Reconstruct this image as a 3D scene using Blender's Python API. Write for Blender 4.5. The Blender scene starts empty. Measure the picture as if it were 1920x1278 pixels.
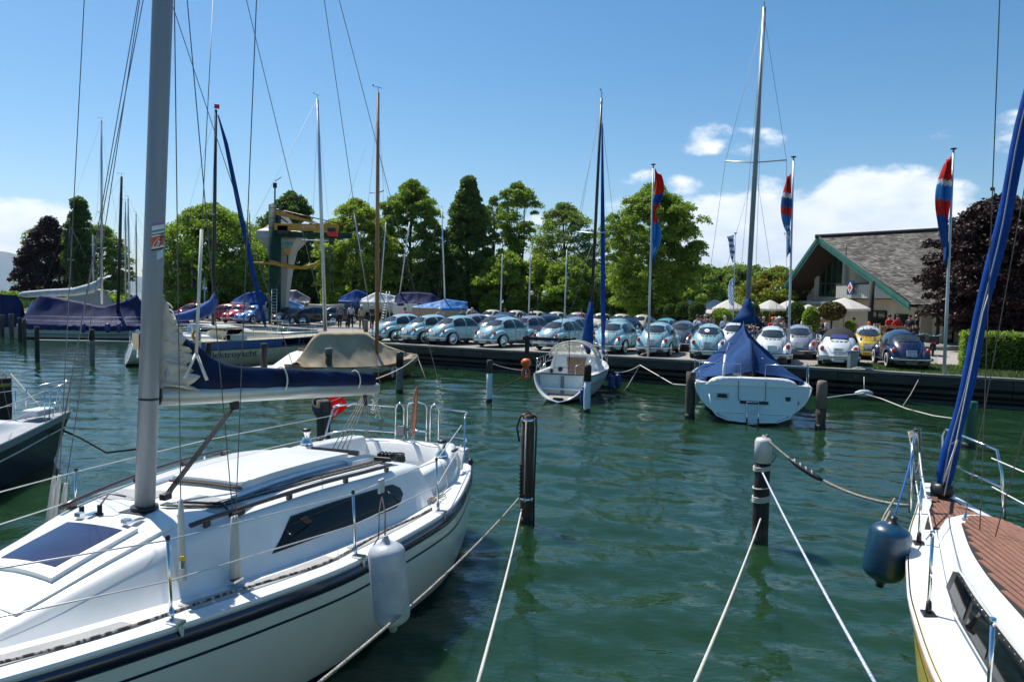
import bpy, bmesh, math, random
import numpy as np
from mathutils import Vector, Matrix
random.seed(7); RNG = np.random.default_rng(7)
scene = bpy.context.scene
COL = scene.collection
PI = math.pi; R_ = math.radians

# ------------------------------------------------------------------ camera
FPX = 1400.0; HC = 3.5; TH = math.atan(80/FPX); RO = 0.020
_f = Vector((0, math.cos(TH), -math.sin(TH))); _u = Vector((0, math.sin(TH), math.cos(TH))); _r = Vector((1, 0, 0))
_R = _r*math.cos(RO) + _u*math.sin(RO); _U = _u*math.cos(RO) - _r*math.sin(RO)
camd = bpy.data.cameras.new('camera'); cam = bpy.data.objects.new('camera', camd); COL.objects.link(cam)
camd.sensor_width = 36; camd.lens = 36*FPX/1920; camd.clip_start = .1; camd.clip_end = 30000
m = Matrix((_R, _U, -_f)).transposed().to_4x4(); m.translation = Vector((0, 0, HC)); cam.matrix_world = m
scene.camera = cam

def ray(px, py):
    return _f + _R*((px-960)/FPX) + _U*((639-py)/FPX)
def at(px, py, z):            # the place of a point of the photograph on the level z
    d = ray(px, py); t = (z-HC)/d.z; return Vector((d.x*t, d.y*t, z))
def aty(px, py, Y):           # the same at a known distance
    d = ray(px, py); t = Y/d.y; return Vector((d.x*t, Y, HC+d.z*t))
def posx(px, Y): return aty(px, 600, Y).x

# ------------------------------------------------------------------ sky and sun
SUN_AZ = R_(-42); SUN_EL = R_(58)
world = bpy.data.worlds.new('World'); scene.world = world; world.use_nodes = True
nt = world.node_tree; nt.nodes.clear(); N = nt.nodes; L = nt.links
def nn(t, **k):
    n = N.new(t)
    for a, b in k.items(): setattr(n, a, b)
    return n
def mth(op, a, b=None, c=None):
    n = nn('ShaderNodeMath', operation=op)
    for i, v in enumerate((a, b, c)):
        if v is None: continue
        if isinstance(v, (int, float)): n.inputs[i].default_value = v
        else: L.new(v, n.inputs[i])
    return n.outputs[0]
out = nn('ShaderNodeOutputWorld'); bg = nn('ShaderNodeBackground'); bg.inputs[1].default_value = .105
sky = nn('ShaderNodeTexSky', sky_type='NISHITA', sun_disc=False); sky.sun_elevation = SUN_EL; sky.sun_rotation = SUN_AZ
sky.air_density = 1.0; sky.dust_density = .7; sky.ozone_density = 1.6; sky.altitude = 500
hsv = nn('ShaderNodeHueSaturation'); hsv.inputs['Saturation'].default_value = 1.38; hsv.inputs['Value'].default_value = .86; hsv.inputs['Hue'].default_value = .493
L.new(sky.outputs[0], hsv.inputs['Color'])
tc = nn('ShaderNodeTexCoord'); sep = nn('ShaderNodeSeparateXYZ'); L.new(tc.outputs['Generated'], sep.inputs[0])
X, Y, Z = sep.outputs
az = mth('ARCTAN2', X, Y); el = mth('ARCSINE', Z)
nz = nn('ShaderNodeTexNoise'); nz.inputs['Scale'].default_value = 11; nz.inputs['Detail'].default_value = 9; nz.inputs['Roughness'].default_value = .58
mp = nn('ShaderNodeMapping'); mp.inputs['Scale'].default_value = (1, 1, 1.9); L.new(tc.outputs['Generated'], mp.inputs[0]); L.new(mp.outputs[0], nz.inputs['Vector'])
nz2 = nn('ShaderNodeTexNoise'); nz2.inputs['Scale'].default_value = 22; nz2.inputs['Detail'].default_value = 6; L.new(mp.outputs[0], nz2.inputs['Vector'])
def ell(px, py, a, b, amp):
    d = ray(px, py).normalized(); u0 = math.atan2(d.x, d.y); v0 = math.asin(d.z)
    du = mth('DIVIDE', mth('SUBTRACT', az, u0), a/FPX); dv = mth('DIVIDE', mth('SUBTRACT', el, v0), b/FPX)
    r2 = mth('ADD', mth('MULTIPLY', du, du), mth('MULTIPLY', dv, dv))
    return mth('MULTIPLY', mth('MAXIMUM', mth('SUBTRACT', 1.0, r2), 0.0), amp)
cl = None
for e in [(1430, 440, 190, 110, 1.1), (1640, 400, 170, 84, 1.1), (1560, 480, 280, 70, .9), (1440, 355, 55, 40, .65), (1760, 370, 60, 34, .55), (1325, 262, 60, 34, .52), (1300, 345, 60, 26, .36), (1405, 272, 70, 34, .38),
          (1350, 470, 120, 60, .5), (1155, 395, 70, 30, .36), (1020, 415, 70, 24, .30), (1180, 330, 60, 18, .2),
          (20, 430, 130, 60, .8), (90, 460, 60, 40, .5), (250, 460, 60, 40, .4), (1785, 248, 60, 26, .34), (1905, 245, 60, 36, .38), (-300, 400, 280, 80, .8), (2300, 380, 320, 90, .8), (960, 520, 900, 46, .28), (-40, 520, 400, 50, .4)]:
    v = ell(*e); cl = v if cl is None else mth('MAXIMUM', cl, v)
dens = mth('ADD', cl, mth('MULTIPLY', mth('SUBTRACT', nz.outputs[0], .5), 2.3))
mr = nn('ShaderNodeMapRange', interpolation_type='SMOOTHSTEP'); L.new(dens, mr.inputs[0]); mr.inputs[1].default_value = .14; mr.inputs[2].default_value = .62
gate = nn('ShaderNodeMapRange', interpolation_type='SMOOTHSTEP'); L.new(cl, gate.inputs[0]); gate.inputs[1].default_value = 0.0; gate.inputs[2].default_value = .14
cmask = mth('MULTIPLY', mth('MULTIPLY', mr.outputs[0], gate.outputs[0]), .93)
shade = nn('ShaderNodeMapRange'); L.new(mth('ADD', nz2.outputs[0], mth('MULTIPLY', cl, -.30)), shade.inputs[0]); shade.inputs[1].default_value = .0; shade.inputs[2].default_value = .62
ccol = nn('ShaderNodeMix', data_type='RGBA'); L.new(shade.outputs[0], ccol.inputs[0])
ccol.inputs[6].default_value = (6.2, 6.8, 7.7, 1); ccol.inputs[7].default_value = (9.6, 9.6, 9.7, 1)
mx = nn('ShaderNodeMix', data_type='RGBA'); L.new(cmask, mx.inputs[0]); L.new(hsv.outputs[0], mx.inputs[6]); L.new(ccol.outputs[2], mx.inputs[7])
L.new(mx.outputs[2], bg.inputs[0]); L.new(bg.outputs[0], out.inputs[0])

sund = bpy.data.lights.new('sun', 'SUN'); sund.energy = 4.6; sund.angle = R_(.53); sund.color = (1, .955, .88)
sun = bpy.data.objects.new('sun', sund); COL.objects.link(sun)
sdir = Vector((math.sin(SUN_AZ)*math.cos(SUN_EL), math.cos(SUN_AZ)*math.cos(SUN_EL), math.sin(SUN_EL)))
sun.rotation_euler = sdir.to_track_quat('Z', 'Y').to_euler(); sun.location = sdir*50
scene.view_settings.view_transform = 'Standard'; scene.view_settings.look = 'None'; scene.view_settings.gamma = 1
scene.view_settings.exposure = 0.48; scene.view_settings.use_curve_mapping = False
scene.render.engine = 'CYCLES'; scene.cycles.max_bounces = 7; scene.cycles.transparent_max_bounces = 12
scene.cycles.use_denoising = True; scene.cycles.sample_clamp_indirect = 6; scene.cycles.caustics_reflective = False

# ------------------------------------------------------------------ materials
MATS = {}
def pm(name, col, rough=.5, metal=0, var=.12, scale=4, bump=0, bscale=30, col2=None, coat=0, spec=.5, stretch=(1, 1, 1), island=0, trans=0, tint=(1, 1, 1), detail=4, lo=.35, hi=.65):
    """a principled material whose colour wanders with noise"""
    if name in MATS: return MATS[name]
    mt = bpy.data.materials.new(name); mt.use_nodes = True; t = mt.node_tree; ns = t.nodes; ln = t.links
    b = ns['Principled BSDF']; o = ns['Material Output']
    c = (*col, 1); d = (*(col2 if col2 else tuple(min(1, v*(1-var)) for v in col)), 1)
    tcn = ns.new('ShaderNodeTexCoord'); mpn = ns.new('ShaderNodeMapping'); mpn.inputs['Scale'].default_value = stretch
    ln.new(tcn.outputs['Object'], mpn.inputs[0])
    n = ns.new('ShaderNodeTexNoise'); n.inputs['Scale'].default_value = scale; n.inputs['Detail'].default_value = detail; ln.new(mpn.outputs[0], n.inputs['Vector'])
    r = ns.new('ShaderNodeMapRange'); r.inputs[1].default_value = lo; r.inputs[2].default_value = hi; ln.new(n.outputs[0], r.inputs[0])
    mx = ns.new('ShaderNodeMix'); mx.data_type = 'RGBA'; ln.new(r.outputs[0], mx.inputs[0]); mx.inputs[6].default_value = c; mx.inputs[7].default_value = d
    res = mx.outputs[2]
    if island:
        g = ns.new('ShaderNodeNewGeometry'); oi = ns.new('ShaderNodeObjectInfo'); ad = ns.new('ShaderNodeMath'); ad.operation = 'ADD'
        ln.new(g.outputs['Random Per Island'], ad.inputs[0]); ln.new(oi.outputs['Random'], ad.inputs[1])
        fr = ns.new('ShaderNodeMath'); fr.operation = 'FRACT'; ln.new(ad.outputs[0], fr.inputs[0])
        mr_ = ns.new('ShaderNodeMapRange'); ln.new(fr.outputs[0], mr_.inputs[0]); mr_.inputs[3].default_value = 1-island; mr_.inputs[4].default_value = 1+island
        vm = ns.new('ShaderNodeVectorMath'); vm.operation = 'SCALE'; ln.new(res, vm.inputs[0]); ln.new(mr_.outputs[0], vm.inputs[3]); res = vm.outputs[0]
    ln.new(res, b.inputs['Base Color'])
    b.inputs['Roughness'].default_value = rough; b.inputs['Metallic'].default_value = metal
    b.inputs['Specular IOR Level'].default_value = spec; b.inputs['Coat Weight'].default_value = coat; b.inputs['Coat Roughness'].default_value = .06
    if bump:
        n2 = ns.new('ShaderNodeTexNoise'); n2.inputs['Scale'].default_value = bscale; n2.inputs['Detail'].default_value = 5; ln.new(mpn.outputs[0], n2.inputs['Vector'])
        bp = ns.new('ShaderNodeBump'); bp.inputs['Strength'].default_value = bump; bp.inputs['Distance'].default_value = .02; ln.new(n2.outputs[0], bp.inputs['Height']); ln.new(bp.outputs[0], b.inputs['Normal'])
    if trans:
        tr = ns.new('ShaderNodeBsdfTranslucent'); vm2 = ns.new('ShaderNodeVectorMath'); vm2.operation = 'MULTIPLY'; ln.new(res, vm2.inputs[0]); vm2.inputs[1].default_value = tint
        ln.new(vm2.outputs[0], tr.inputs[0]); ms = ns.new('ShaderNodeMixShader'); ms.inputs[0].default_value = trans
        ln.new(b.outputs[0], ms.inputs[1]); ln.new(tr.outputs[0], ms.inputs[2]); ln.new(ms.outputs[0], o.inputs[0])
    MATS[name] = mt; return mt

gel = pm('white_gelcoat', (.79, .80, .78), .30, var=.11, scale=1.7, coat=.25, detail=9)
geldirt = pm('deck_gelcoat', (.78, .78, .755), .45, var=.16, scale=3.2, bump=.08, bscale=220, detail=9)
nonslip = pm('nonslip_panel', (.66, .67, .655), .8, var=.12, scale=6, bump=.9, bscale=320, detail=8)
hullw = pm('hull_gelcoat', (.70, .74, .70), .22, var=.07, scale=1.5, coat=.4)
navy = pm('navy_band', (.012, .018, .05), .22, coat=.5)
blackp = pm('black_plastic', (.015, .015, .016), .4)
steel = pm('stainless_steel', (.75, .76, .78), .16, 1, var=.1)
alu = pm('anodised_aluminium', (.30, .34, .38), .5, .35, var=.12, scale=1.5, stretch=(8, 8, .6))
alul = pm('pale_aluminium', (.62, .65, .68), .38, .6, var=.1)
alud = pm('dark_mast', (.05, .052, .055), .35, .5)
wire = pm('steel_wire', (.16, .17, .19), .45, .6)
wirew = pm('coated_wire', (.62, .63, .64), .4, .2)
canvas = pm('navy_canvas', (.006, .020, .075), .8, var=.5, scale=3, spec=.15, bump=.8, bscale=6)
canvasb = pm('blue_canvas', (.010, .060, .26), .8, var=.3, scale=3, spec=.15, bump=.35, bscale=9)
canvasm = pm('bright_blue_canvas', (.006, .065, .33), .7, var=.3, scale=3, spec=.15, bump=.3, bscale=12)
tarpv = pm('violet_blue_tarp', (.020, .030, .11), .7, var=.35, scale=2, spec=.15, bump=.3, bscale=6)
tarpl = pm('light_blue_tarp', (.05, .22, .55), .55, var=.3, scale=2, spec=.15, bump=.3, bscale=6)
tan = pm('tan_canvas', (.44, .36, .25), .9, var=.22, scale=2, spec=.15, bump=.3, bscale=8)
sailw = pm('sailcloth', (.72, .70, .64), .7, var=.25, scale=3, bump=.25, bscale=14, trans=.25)
webbing = pm('white_webbing', (.72, .72, .66), .8, bump=.2, bscale=150)
glassd = pm('dark_window_glass', (.006, .006, .007), .05, coat=0, var=.3, spec=.35)
glassb = pm('hatch_glass', (.018, .022, .075), .12, coat=.6, var=.3)
ropew = pm('white_rope', (.66, .64, .57), .9, var=.3, scale=60, bump=.4, bscale=200)
ropeb = pm('flecked_rope', (.50, .46, .38), .9, col2=(.10, .09, .09), scale=70, bump=.4, bscale=200)
roped = pm('dark_rope', (.05, .05, .055), .9, var=.4, scale=60, bump=.4, bscale=200)
ropeblue = pm('blue_rope', (.02, .12, .45), .85, var=.3, scale=60)
pilewood = pm('weathered_pile', (.10, .085, .07), .9, var=.55, scale=3, stretch=(4, 4, .5), bump=.6, bscale=12)
piledark = pm('dark_pile', (.030, .024, .020), .75, var=.5, scale=3, stretch=(4, 4, .5), bump=.6, bscale=14)
pilebrown = pm('brown_pile', (.13, .07, .045), .8, var=.5, scale=3, stretch=(4, 4, .5), bump=.6, bscale=14)
quaywood = pm('quay_timber', (.085, .075, .065), .9, var=.5, scale=2, stretch=(1, 6, 6), bump=.6, bscale=10, island=.2)
quaydark = pm('wet_quay_timber', (.022, .020, .018), .6, var=.5, scale=2, stretch=(1, 6, 6), bump=.6, bscale=10, island=.3)
concrete = pm('concrete', (.30, .29, .27), .9, var=.3, scale=1.2, bump=.3, bscale=30, detail=8)
whitep = pm('white_paint', (.78, .78, .76), .5, var=.08)
redp = pm('red_plastic', (.75, .02, .015), .5)
orange = pm('orange_plastic', (.75, .13, .015), .5)
mahog = pm('varnished_mahogany', (.30, .07, .02), .25, var=.5, scale=3, stretch=(1, 8, 8), coat=.6)
oak = pm('varnished_wood', (.34, .14, .045), .3, var=.45, scale=3, stretch=(1, 8, 8), coat=.6)
spruce = pm('spruce_mast', (.42, .19, .07), .35, var=.3, scale=2, stretch=(6, 6, .5), coat=.5)
teak = pm('teak_plank', (.27, .125, .08), .75, var=.25, scale=5, stretch=(1, 9, 9), bump=.3, bscale=60, island=.10)
caulk = pm('black_caulk', (.012, .011, .01), .7)
rubber = pm('tyre_rubber', (.014, .014, .014), .8)
chrome = pm('chrome', (.78, .79, .8), .09, 1, var=.05)
skin = pm('skin', (.50, .27, .19), .55, var=.1)
hair = [pm('brown_hair', (.06, .035, .02), .7), pm('grey_hair', (.42, .41, .39), .7), pm('dark_hair', (.015, .012, .01), .7)]

# ------------------------------------------------------------------ mesh builder
class MB:
    def __init__(s): s.v = []; s.f = []; s.sm = []
    def add(s, vs, fs, smooth=False):
        o = len(s.v); s.v.extend([tuple(v) for v in vs]); s.f.extend([tuple(i+o for i in f) for f in fs]); s.sm.extend([smooth]*len(fs)); return s
    def box(s, c, d, rz=0, M=None, taper=1.0):
        x, y, z = d[0]/2, d[1]/2, d[2]/2
        vs = [Vector((sx*x*(taper if sz > 0 else 1), sy*y*(taper if sz > 0 else 1), sz*z)) for sz in (-1, 1) for sy in (-1, 1) for sx in (-1, 1)]
        if rz: vs = [Matrix.Rotation(rz, 3, 'Z') @ v for v in vs]
        if M: vs = [M @ v for v in vs]
        vs = [v+Vector(c) for v in vs]
        return s.add(vs, [(0, 2, 3, 1), (4, 5, 7, 6), (0, 1, 5, 4), (2, 6, 7, 3), (0, 4, 6, 2), (1, 3, 7, 5)])
    def tube(s, pts, r, n=8, cap=True, closed=False, flat=1.0):
        pts = [Vector(p) for p in pts]; k = len(pts)
        rs = r if isinstance(r, (list, tuple)) else [r]*k
        vs = []; up = None
        for i, p in enumerate(pts):
            if closed: t = pts[(i+1) % k]-pts[i-1]
            else: t = pts[min(i+1, k-1)]-pts[max(i-1, 0)]
            if t.length < 1e-9: t = Vector((0, 0, 1))
            t.normalize()
            if up is None: up = Vector((0, 0, 1)) if abs(t.z) < .9 else Vector((1, 0, 0))
            a = t.cross(up)
            if a.length < 1e-4: a = t.orthogonal()
            a.normalize(); b = a.cross(t).normalized(); up = b
            for j in range(n):
                q = 2*PI*j/n; vs.append(p + a*math.cos(q)*rs[i] + b*math.sin(q)*rs[i]*flat)
        fs = [(i*n+j, i*n+(j+1) % n, ((i+1) % k)*n+(j+1) % n, ((i+1) % k)*n+j) for i in range(k if closed else k-1) for j in range(n)]
        s.add(vs, fs, True)
        if cap and not closed:
            o = len(s.v)-len(vs); s.f.append(tuple(o+j for j in range(n))[::-1]); s.f.append(tuple(o+(k-1)*n+j for j in range(n))); s.sm += [False, False]
        return s
    def lathe(s, prof, c=(0, 0, 0), n=16, ax='Z', M=None):
        vs = []
        for r, z in prof:
            for j in range(n):
                q = 2*PI*j/n; v = Vector((r*math.cos(q), r*math.sin(q), z))
                if ax == 'X': v = Vector((v.z, v.x, v.y))
                if ax == 'Y': v = Vector((v.x, v.z, v.y))
                if M: v = M @ v
                vs.append(v+Vector(c))
        k = len(prof)
        fs = [(i*n+j, i*n+(j+1) % n, (i+1)*n+(j+1) % n, (i+1)*n+j) for i in range(k-1) for j in range(n)]
        s.add(vs, fs, True); o = len(s.v)-len(vs)
        s.f.append(tuple(o+j for j in range(n))[::-1]); s.f.append(tuple(o+(k-1)*n+j for j in range(n))); s.sm += [False, False]
        return s
    def grid(s, rows, smooth=True, closeu=False, two=False):
        nr = len(rows); nc = len(rows[0]); vs = [p for r in rows for p in r]
        fs = [(i*nc+j, i*nc+(j+1) % nc, ((i+1) % nr)*nc+(j+1) % nc, ((i+1) % nr)*nc+j) for i in range(nr-1) for j in range(nc if closeu else nc-1)]
        return s.add(vs, fs, smooth)
    def poly(s, pts, smooth=False): return s.add(pts, [tuple(range(len(pts)))], smooth)
    def prism(s, pts, d):
        pts = [Vector(p) for p in pts]; n = len(pts); d = Vector(d)
        return s.add(pts+[p+d for p in pts], [tuple(range(n))[::-1], tuple(range(n, 2*n))]+[(i, (i+1) % n, n+(i+1) % n, n+i) for i in range(n)])
    def mesh(s, name, mat):
        me = bpy.data.meshes.new(name); me.from_pydata(s.v, [], s.f); me.polygons.foreach_set('use_smooth', s.sm)
        if mat is not None:
            for q in (mat if isinstance(mat, (list, tuple)) else [mat]): me.materials.append(q)
        return me
    def build(s, name, mat, parent=None, fix=False, bevel=0, label=None, seg=2, thick=0, sub=0):
        me = s.mesh(name, mat)
        if fix:
            bm = bmesh.new(); bm.from_mesh(me); bmesh.ops.remove_doubles(bm, verts=bm.verts, dist=1e-4); bmesh.ops.recalc_face_normals(bm, faces=bm.faces); bm.to_mesh(me); bm.free()
        o = bpy.data.objects.new(name, me); COL.objects.link(o)
        if parent is not None: o.parent = parent
        if label: o['label'] = label
        if thick:
            md = o.modifiers.new('thickness', 'SOLIDIFY'); md.thickness = thick; md.offset = 0
        if bevel:
            md = o.modifiers.new('bevel', 'BEVEL'); md.width = bevel; md.segments = seg; md.limit_method = 'ANGLE'; md.angle_limit = R_(35)
        if sub:
            md = o.modifiers.new('sub', 'SUBSURF'); md.levels = sub; md.render_levels = sub
        return o

def thing(name, label, cat, loc=(0, 0, 0), rz=0, group=None, rot=None):
    o = bpy.data.objects.new(name, None); COL.objects.link(o); o.empty_display_size = .3
    o.location = loc; o.rotation_euler = rot if rot else (0, 0, rz); o['label'] = label; o['category'] = cat
    if group: o['group'] = group
    return o
def tag(o, label, cat, group=None):
    o['label'] = label; o['category'] = cat
    if group: o['group'] = group
    return o
def struct(o): o['kind'] = 'structure'; return o
def stuff(o): o['kind'] = 'stuff'; return o
def kids(r): return [c for c in COL_CH.get(r.name, [])]
COL_CH = {}
def tree_of(r):
    res = []
    def rec(o):
        cs = [c for c in bpy.data.objects if c.parent == o]
        return (o, [rec(c) for c in cs])
    return rec(r)
def dup(node, parent=None, loc=None, rz=None, label=None, group=None, swap=None):
    """copy a thing (given as tree_of) with its parts and sub-parts; meshes are shared"""
    o, ch = node; c = o.copy(); COL.objects.link(c)
    if parent is not None: c.parent = parent
    if swap and o.type == 'MESH' and o.data.name in swap: c.data = swap[o.data.name]
    if loc is not None: c.location = loc
    if rz is not None: c.rotation_euler = (0, 0, rz)
    if label: c['label'] = label
    if group: c['group'] = group
    for k in ch: dup(k, parent=c, swap=swap)
    return c
def lerp(a, b, t): return a+(b-a)*t
def interp(x, xs, ys): return float(np.interp(x, xs, ys))
def smooth_interp(xs, ys):
    """monotone-ish cubic through the points"""
    xs = list(xs); ys = list(ys); n = len(xs); ms = []
    for i in range(n):
        if i == 0: ms.append((ys[1]-ys[0])/(xs[1]-xs[0]))
        elif i == n-1: ms.append((ys[-1]-ys[-2])/(xs[-1]-xs[-2]))
        else:
            a = (ys[i]-ys[i-1])/(xs[i]-xs[i-1]); b = (ys[i+1]-ys[i])/(xs[i+1]-xs[i]); ms.append(0 if a*b <= 0 else 2*a*b/(a+b))
    def f(x):
        x = min(max(x, xs[0]), xs[-1]); i = 0
        while i < n-2 and x > xs[i+1]: i += 1
        h = xs[i+1]-xs[i]; t = (x-xs[i])/h
        return (2*t**3-3*t*t+1)*ys[i]+(t**3-2*t*t+t)*h*ms[i]+(-2*t**3+3*t*t)*ys[i+1]+(t**3-t*t)*h*ms[i+1]
    return f
def sag(a, b, drop, n=16):
    a, b = Vector(a), Vector(b); return [a.lerp(b, i/n)-Vector((0, 0, 4*drop*(i/n)*(1-i/n))) for i in range(n+1)]
# ------------------------------------------------------------------ water
def make_water():
    mt = bpy.data.materials.new('lake_water'); mt.use_nodes = True; t = mt.node_tree; ns = t.nodes; ln = t.links
    b = ns['Principled BSDF']; b.inputs['Roughness'].default_value = .018; b.inputs['IOR'].default_value = 1.333
    b.subsurface_method = 'BURLEY'; b.inputs['Subsurface Weight'].default_value = 1.0; b.inputs['Subsurface Radius'].default_value = (.6, 1.0, .8); b.inputs['Subsurface Scale'].default_value = .45
    g = ns.new('ShaderNodeTexCoord')
    n0 = ns.new('ShaderNodeTexNoise'); n0.inputs['Scale'].default_value = .12; n0.inputs['Detail'].default_value = 3; ln.new(g.outputs['Object'], n0.inputs['Vector'])
    mx = ns.new('ShaderNodeMix'); mx.data_type = 'RGBA'; ln.new(n0.outputs[0], mx.inputs[0]); mx.inputs[6].default_value = (.010, .033, .014, 1); mx.inputs[7].default_value = (.013, .041, .018, 1)
    ln.new(mx.outputs[2], b.inputs['Base Color'])
    prev = None
    for sc, st, di, stre in ((2.2, .5, .022, (1, 2.2, 1)), (7.5, .45, .0115, (1, 2.2, 1)), (22, .12, .003, (1, 1.5, 1))):
        mp = ns.new('ShaderNodeMapping'); mp.inputs['Scale'].default_value = stre; mp.inputs['Rotation'].default_value = (0, 0, .25+sc*.05); ln.new(g.outputs['Object'], mp.inputs[0])
        n = ns.new('ShaderNodeTexNoise'); n.inputs['Scale'].default_value = sc; n.inputs['Detail'].default_value = 2.5; n.inputs['Roughness'].default_value = .5; ln.new(mp.outputs[0], n.inputs['Vector'])
        bp = ns.new('ShaderNodeBump'); bp.inputs['Strength'].default_value = st; bp.inputs['Distance'].default_value = di; ln.new(n.outputs[0], bp.inputs['Height'])
        if prev: ln.new(prev.outputs[0], bp.inputs['Normal'])
        prev = bp
    ln.new(prev.outputs[0], b.inputs['Normal'])
    na = 560; th = np.radians(np.linspace(-62, 62, na))
    r1 = np.exp(np.linspace(math.log(3.0), math.log(75), 480)); r2 = np.exp(np.linspace(math.log(75), math.log(17500), 60))[1:]
    rr = np.concatenate([[.2, 1.0, 2.0], r1, r2]); nr = len(rr)
    Rg, Tg = np.meshgrid(rr, th, indexing='ij'); x = Rg*np.sin(Tg)*1.0; y = Rg*np.cos(Tg)-1.5
    z = np.zeros_like(x); rng = np.random.default_rng(3)
    for i in range(54):
        lam = math.exp(rng.uniform(math.log(.22), math.log(2.0))); k = 2*PI/lam
        ang = rng.normal(R_(80), .62); slope = .0195*(lam/1.0)**(-.22); a = slope/k
        fade = 1/(1+(Rg/(lam*120))**2)
        z += a*fade*np.sin(k*(x*math.cos(ang)+y*math.sin(ang))+rng.uniform(0, 6.28)+.7*np.sin(.21*x+.33*y+i))
    gust = .80+.32*np.sin(.19*x+.8)*np.sin(.13*y+.05*x)+.18*np.sin(.43*x-.31*y); z *= gust
    v = np.stack([x, y, z], -1).reshape(-1, 3).astype(np.float32)
    i, j = np.meshgrid(np.arange(nr-1), np.arange(na-1), indexing='ij'); a = i*na+j
    f = np.stack([a, a+1, a+na+1, a+na], -1)[..., ::-1].reshape(-1, 4)
    return raw_mesh('water', v, f, mt, True)
def raw_mesh(name, v, f, mat, smooth=False, parent=None, mi=None):
    me = bpy.data.meshes.new(name); k = f.shape[1]
    me.vertices.add(len(v)); me.vertices.foreach_set('co', np.ascontiguousarray(v, dtype=np.float32).ravel())
    me.loops.add(f.size); me.loops.foreach_set('vertex_index', np.ascontiguousarray(f, dtype=np.int32).ravel())
    me.polygons.add(len(f)); me.polygons.foreach_set('loop_start', np.arange(0, f.size, k, dtype=np.int32))
    me.update(calc_edges=True)
    me.polygons.foreach_set('use_smooth', np.full(len(f), smooth))
    for q in (mat if isinstance(mat, (list, tuple)) else [mat]): me.materials.append(q)
    if mi is not None: me.polygons.foreach_set('material_index', mi)
    o = bpy.data.objects.new(name, me); COL.objects.link(o)
    if parent is not None: o.parent = parent
    return o
water = struct(make_water())

# ------------------------------------------------------------------ ground, quay
QZ = 1.05
Q0 = Vector((17.76, 25.6)); Q1 = Vector((-5.26, 37.7)); qd = (Q1-Q0).normalized(); qn = Vector((qd.y, -qd.x))   # qd runs left along the quay, qn points inland
if qn.y < 0: qn = -qn
def qp(s, inl, z=QZ):         # s metres left of Q0 along the quay, inl metres inland
    p = Q0+qd*s+qn*inl; return Vector((p.x, p.y, z))
def inland(v): return (Vector((v.x, v.y))-Q0).dot(qn)
gravel = pm('car_park_gravel', (.30, .28, .25), .95, var=.25, scale=.5, bump=.35, bscale=25, detail=9)
lawn = pm('lawn_soil', (.055, .085, .022), .95, var=.4, scale=.6, bump=.3, bscale=30, detail=8)
blade = pm('grass_blades', (.10, .17, .035), .7, var=.4, scale=.5, island=.3, trans=.3)
pave = pm('pale_paving', (.36, .33, .29), .9, var=.15, scale=.8, bump=.2, bscale=40)
gp = [qp(-40, .02), qp(0, .02), qp(33, .02), (-13.5, 52, QZ), (-22, 58, QZ), (-40, 72, QZ), (-75, 84, QZ), (-130, 105, QZ), (-160, 150, QZ), (-110, 215, QZ), (20, 420, QZ), (1500, 1500, QZ), (1500, -60, QZ)]
g = MB(); g.poly([Vector(p) for p in gp]); g.prism([Vector((p[0], p[1], -1.5)) for p in gp[2:9]]+[Vector((gp[8][0]+3, gp[8][1]+3, -1.5))], (0, 0, 0.01))
ground = struct(g.build('ground', gravel))
w = MB()
for a, b in zip(gp[2:10], gp[3:11]):
    w.poly([Vector((a[0], a[1], -1)), Vector((b[0], b[1], -1)), Vector((b[0], b[1], QZ)), Vector((a[0], a[1], QZ))])
struct(w.build('shore_bank', concrete))
lawns = [
    [qp(-16, .22), qp(7.2, .22), qp(6.4, 3.4), qp(2.6, 5.6), qp(-3, 5.9), qp(-16, 5.9)],
    [Vector((-23, 64, 0)), Vector((-40, 76, 0)), Vector((-75, 86, 0)), Vector((-128, 107, 0)), Vector((-157, 150, 0)), Vector((-110, 210, 0)), Vector((20, 300, 0)), Vector((60, 90, 0)), Vector((0, 72, 0)), Vector((-20, 70, 0))]]
for q in lawns:
    m_ = MB(); m_.poly([Vector((p[0], p[1], QZ+.004)) for p in q]); struct(m_.build('lawn', lawn))
def inside(poly, x, y):
    c = np.zeros(len(x), bool); j = len(poly)-1
    for i in range(len(poly)):
        xi, yi, xj, yj = poly[i][0], poly[i][1], poly[j][0], poly[j][1]
        c ^= ((yi > y) != (yj > y)) & (x < (xj-xi)*(y-yi)/(yj-yi+1e-12)+xi); j = i
    return c
def grass(poly, n, h, name='grass'):
    xs = [p[0] for p in poly]; ys = [p[1] for p in poly]
    x = RNG.uniform(min(xs), max(xs), n*4); y = RNG.uniform(min(ys), max(ys), n*4); k = inside(poly, x, y); x = x[k][:n]; y = y[k][:n]; n = len(x)
    a = RNG.uniform(0, 6.28, n); hh = RNG.uniform(.5, 1.2, n)*h; w_ = hh*.22; lx = RNG.normal(0, .35, n)*hh; ly = RNG.normal(0, .35, n)*hh
    z = np.full(n, QZ)
    v = np.stack([np.stack([x-np.cos(a)*w_, y-np.sin(a)*w_, z], -1), np.stack([x+np.cos(a)*w_, y+np.sin(a)*w_, z], -1), np.stack([x+lx, y+ly, z+hh], -1)], 1).reshape(-1, 3)
    o = raw_mesh(name, v, np.arange(3*n).reshape(-1, 3), blade); stuff(o)
    return o
tag(grass([tuple(p) for p in lawns[0]], 42000, .07), 'short mown grass on the quay beside the parked cars', 'grass')
tag(grass([(-128, 107), (-60, 90), (-55, 120), (-140, 150)], 9000, .8), 'long bright grass on the far left bank of the lake', 'grass')
m_ = MB(); m_.poly([Vector((p[0], p[1], QZ+.008)) for p in (qp(-14, 5.95), qp(2.5, 5.65), qp(2.2, 14), qp(-14, 14))]); struct(m_.build('pavement', pave))

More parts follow.
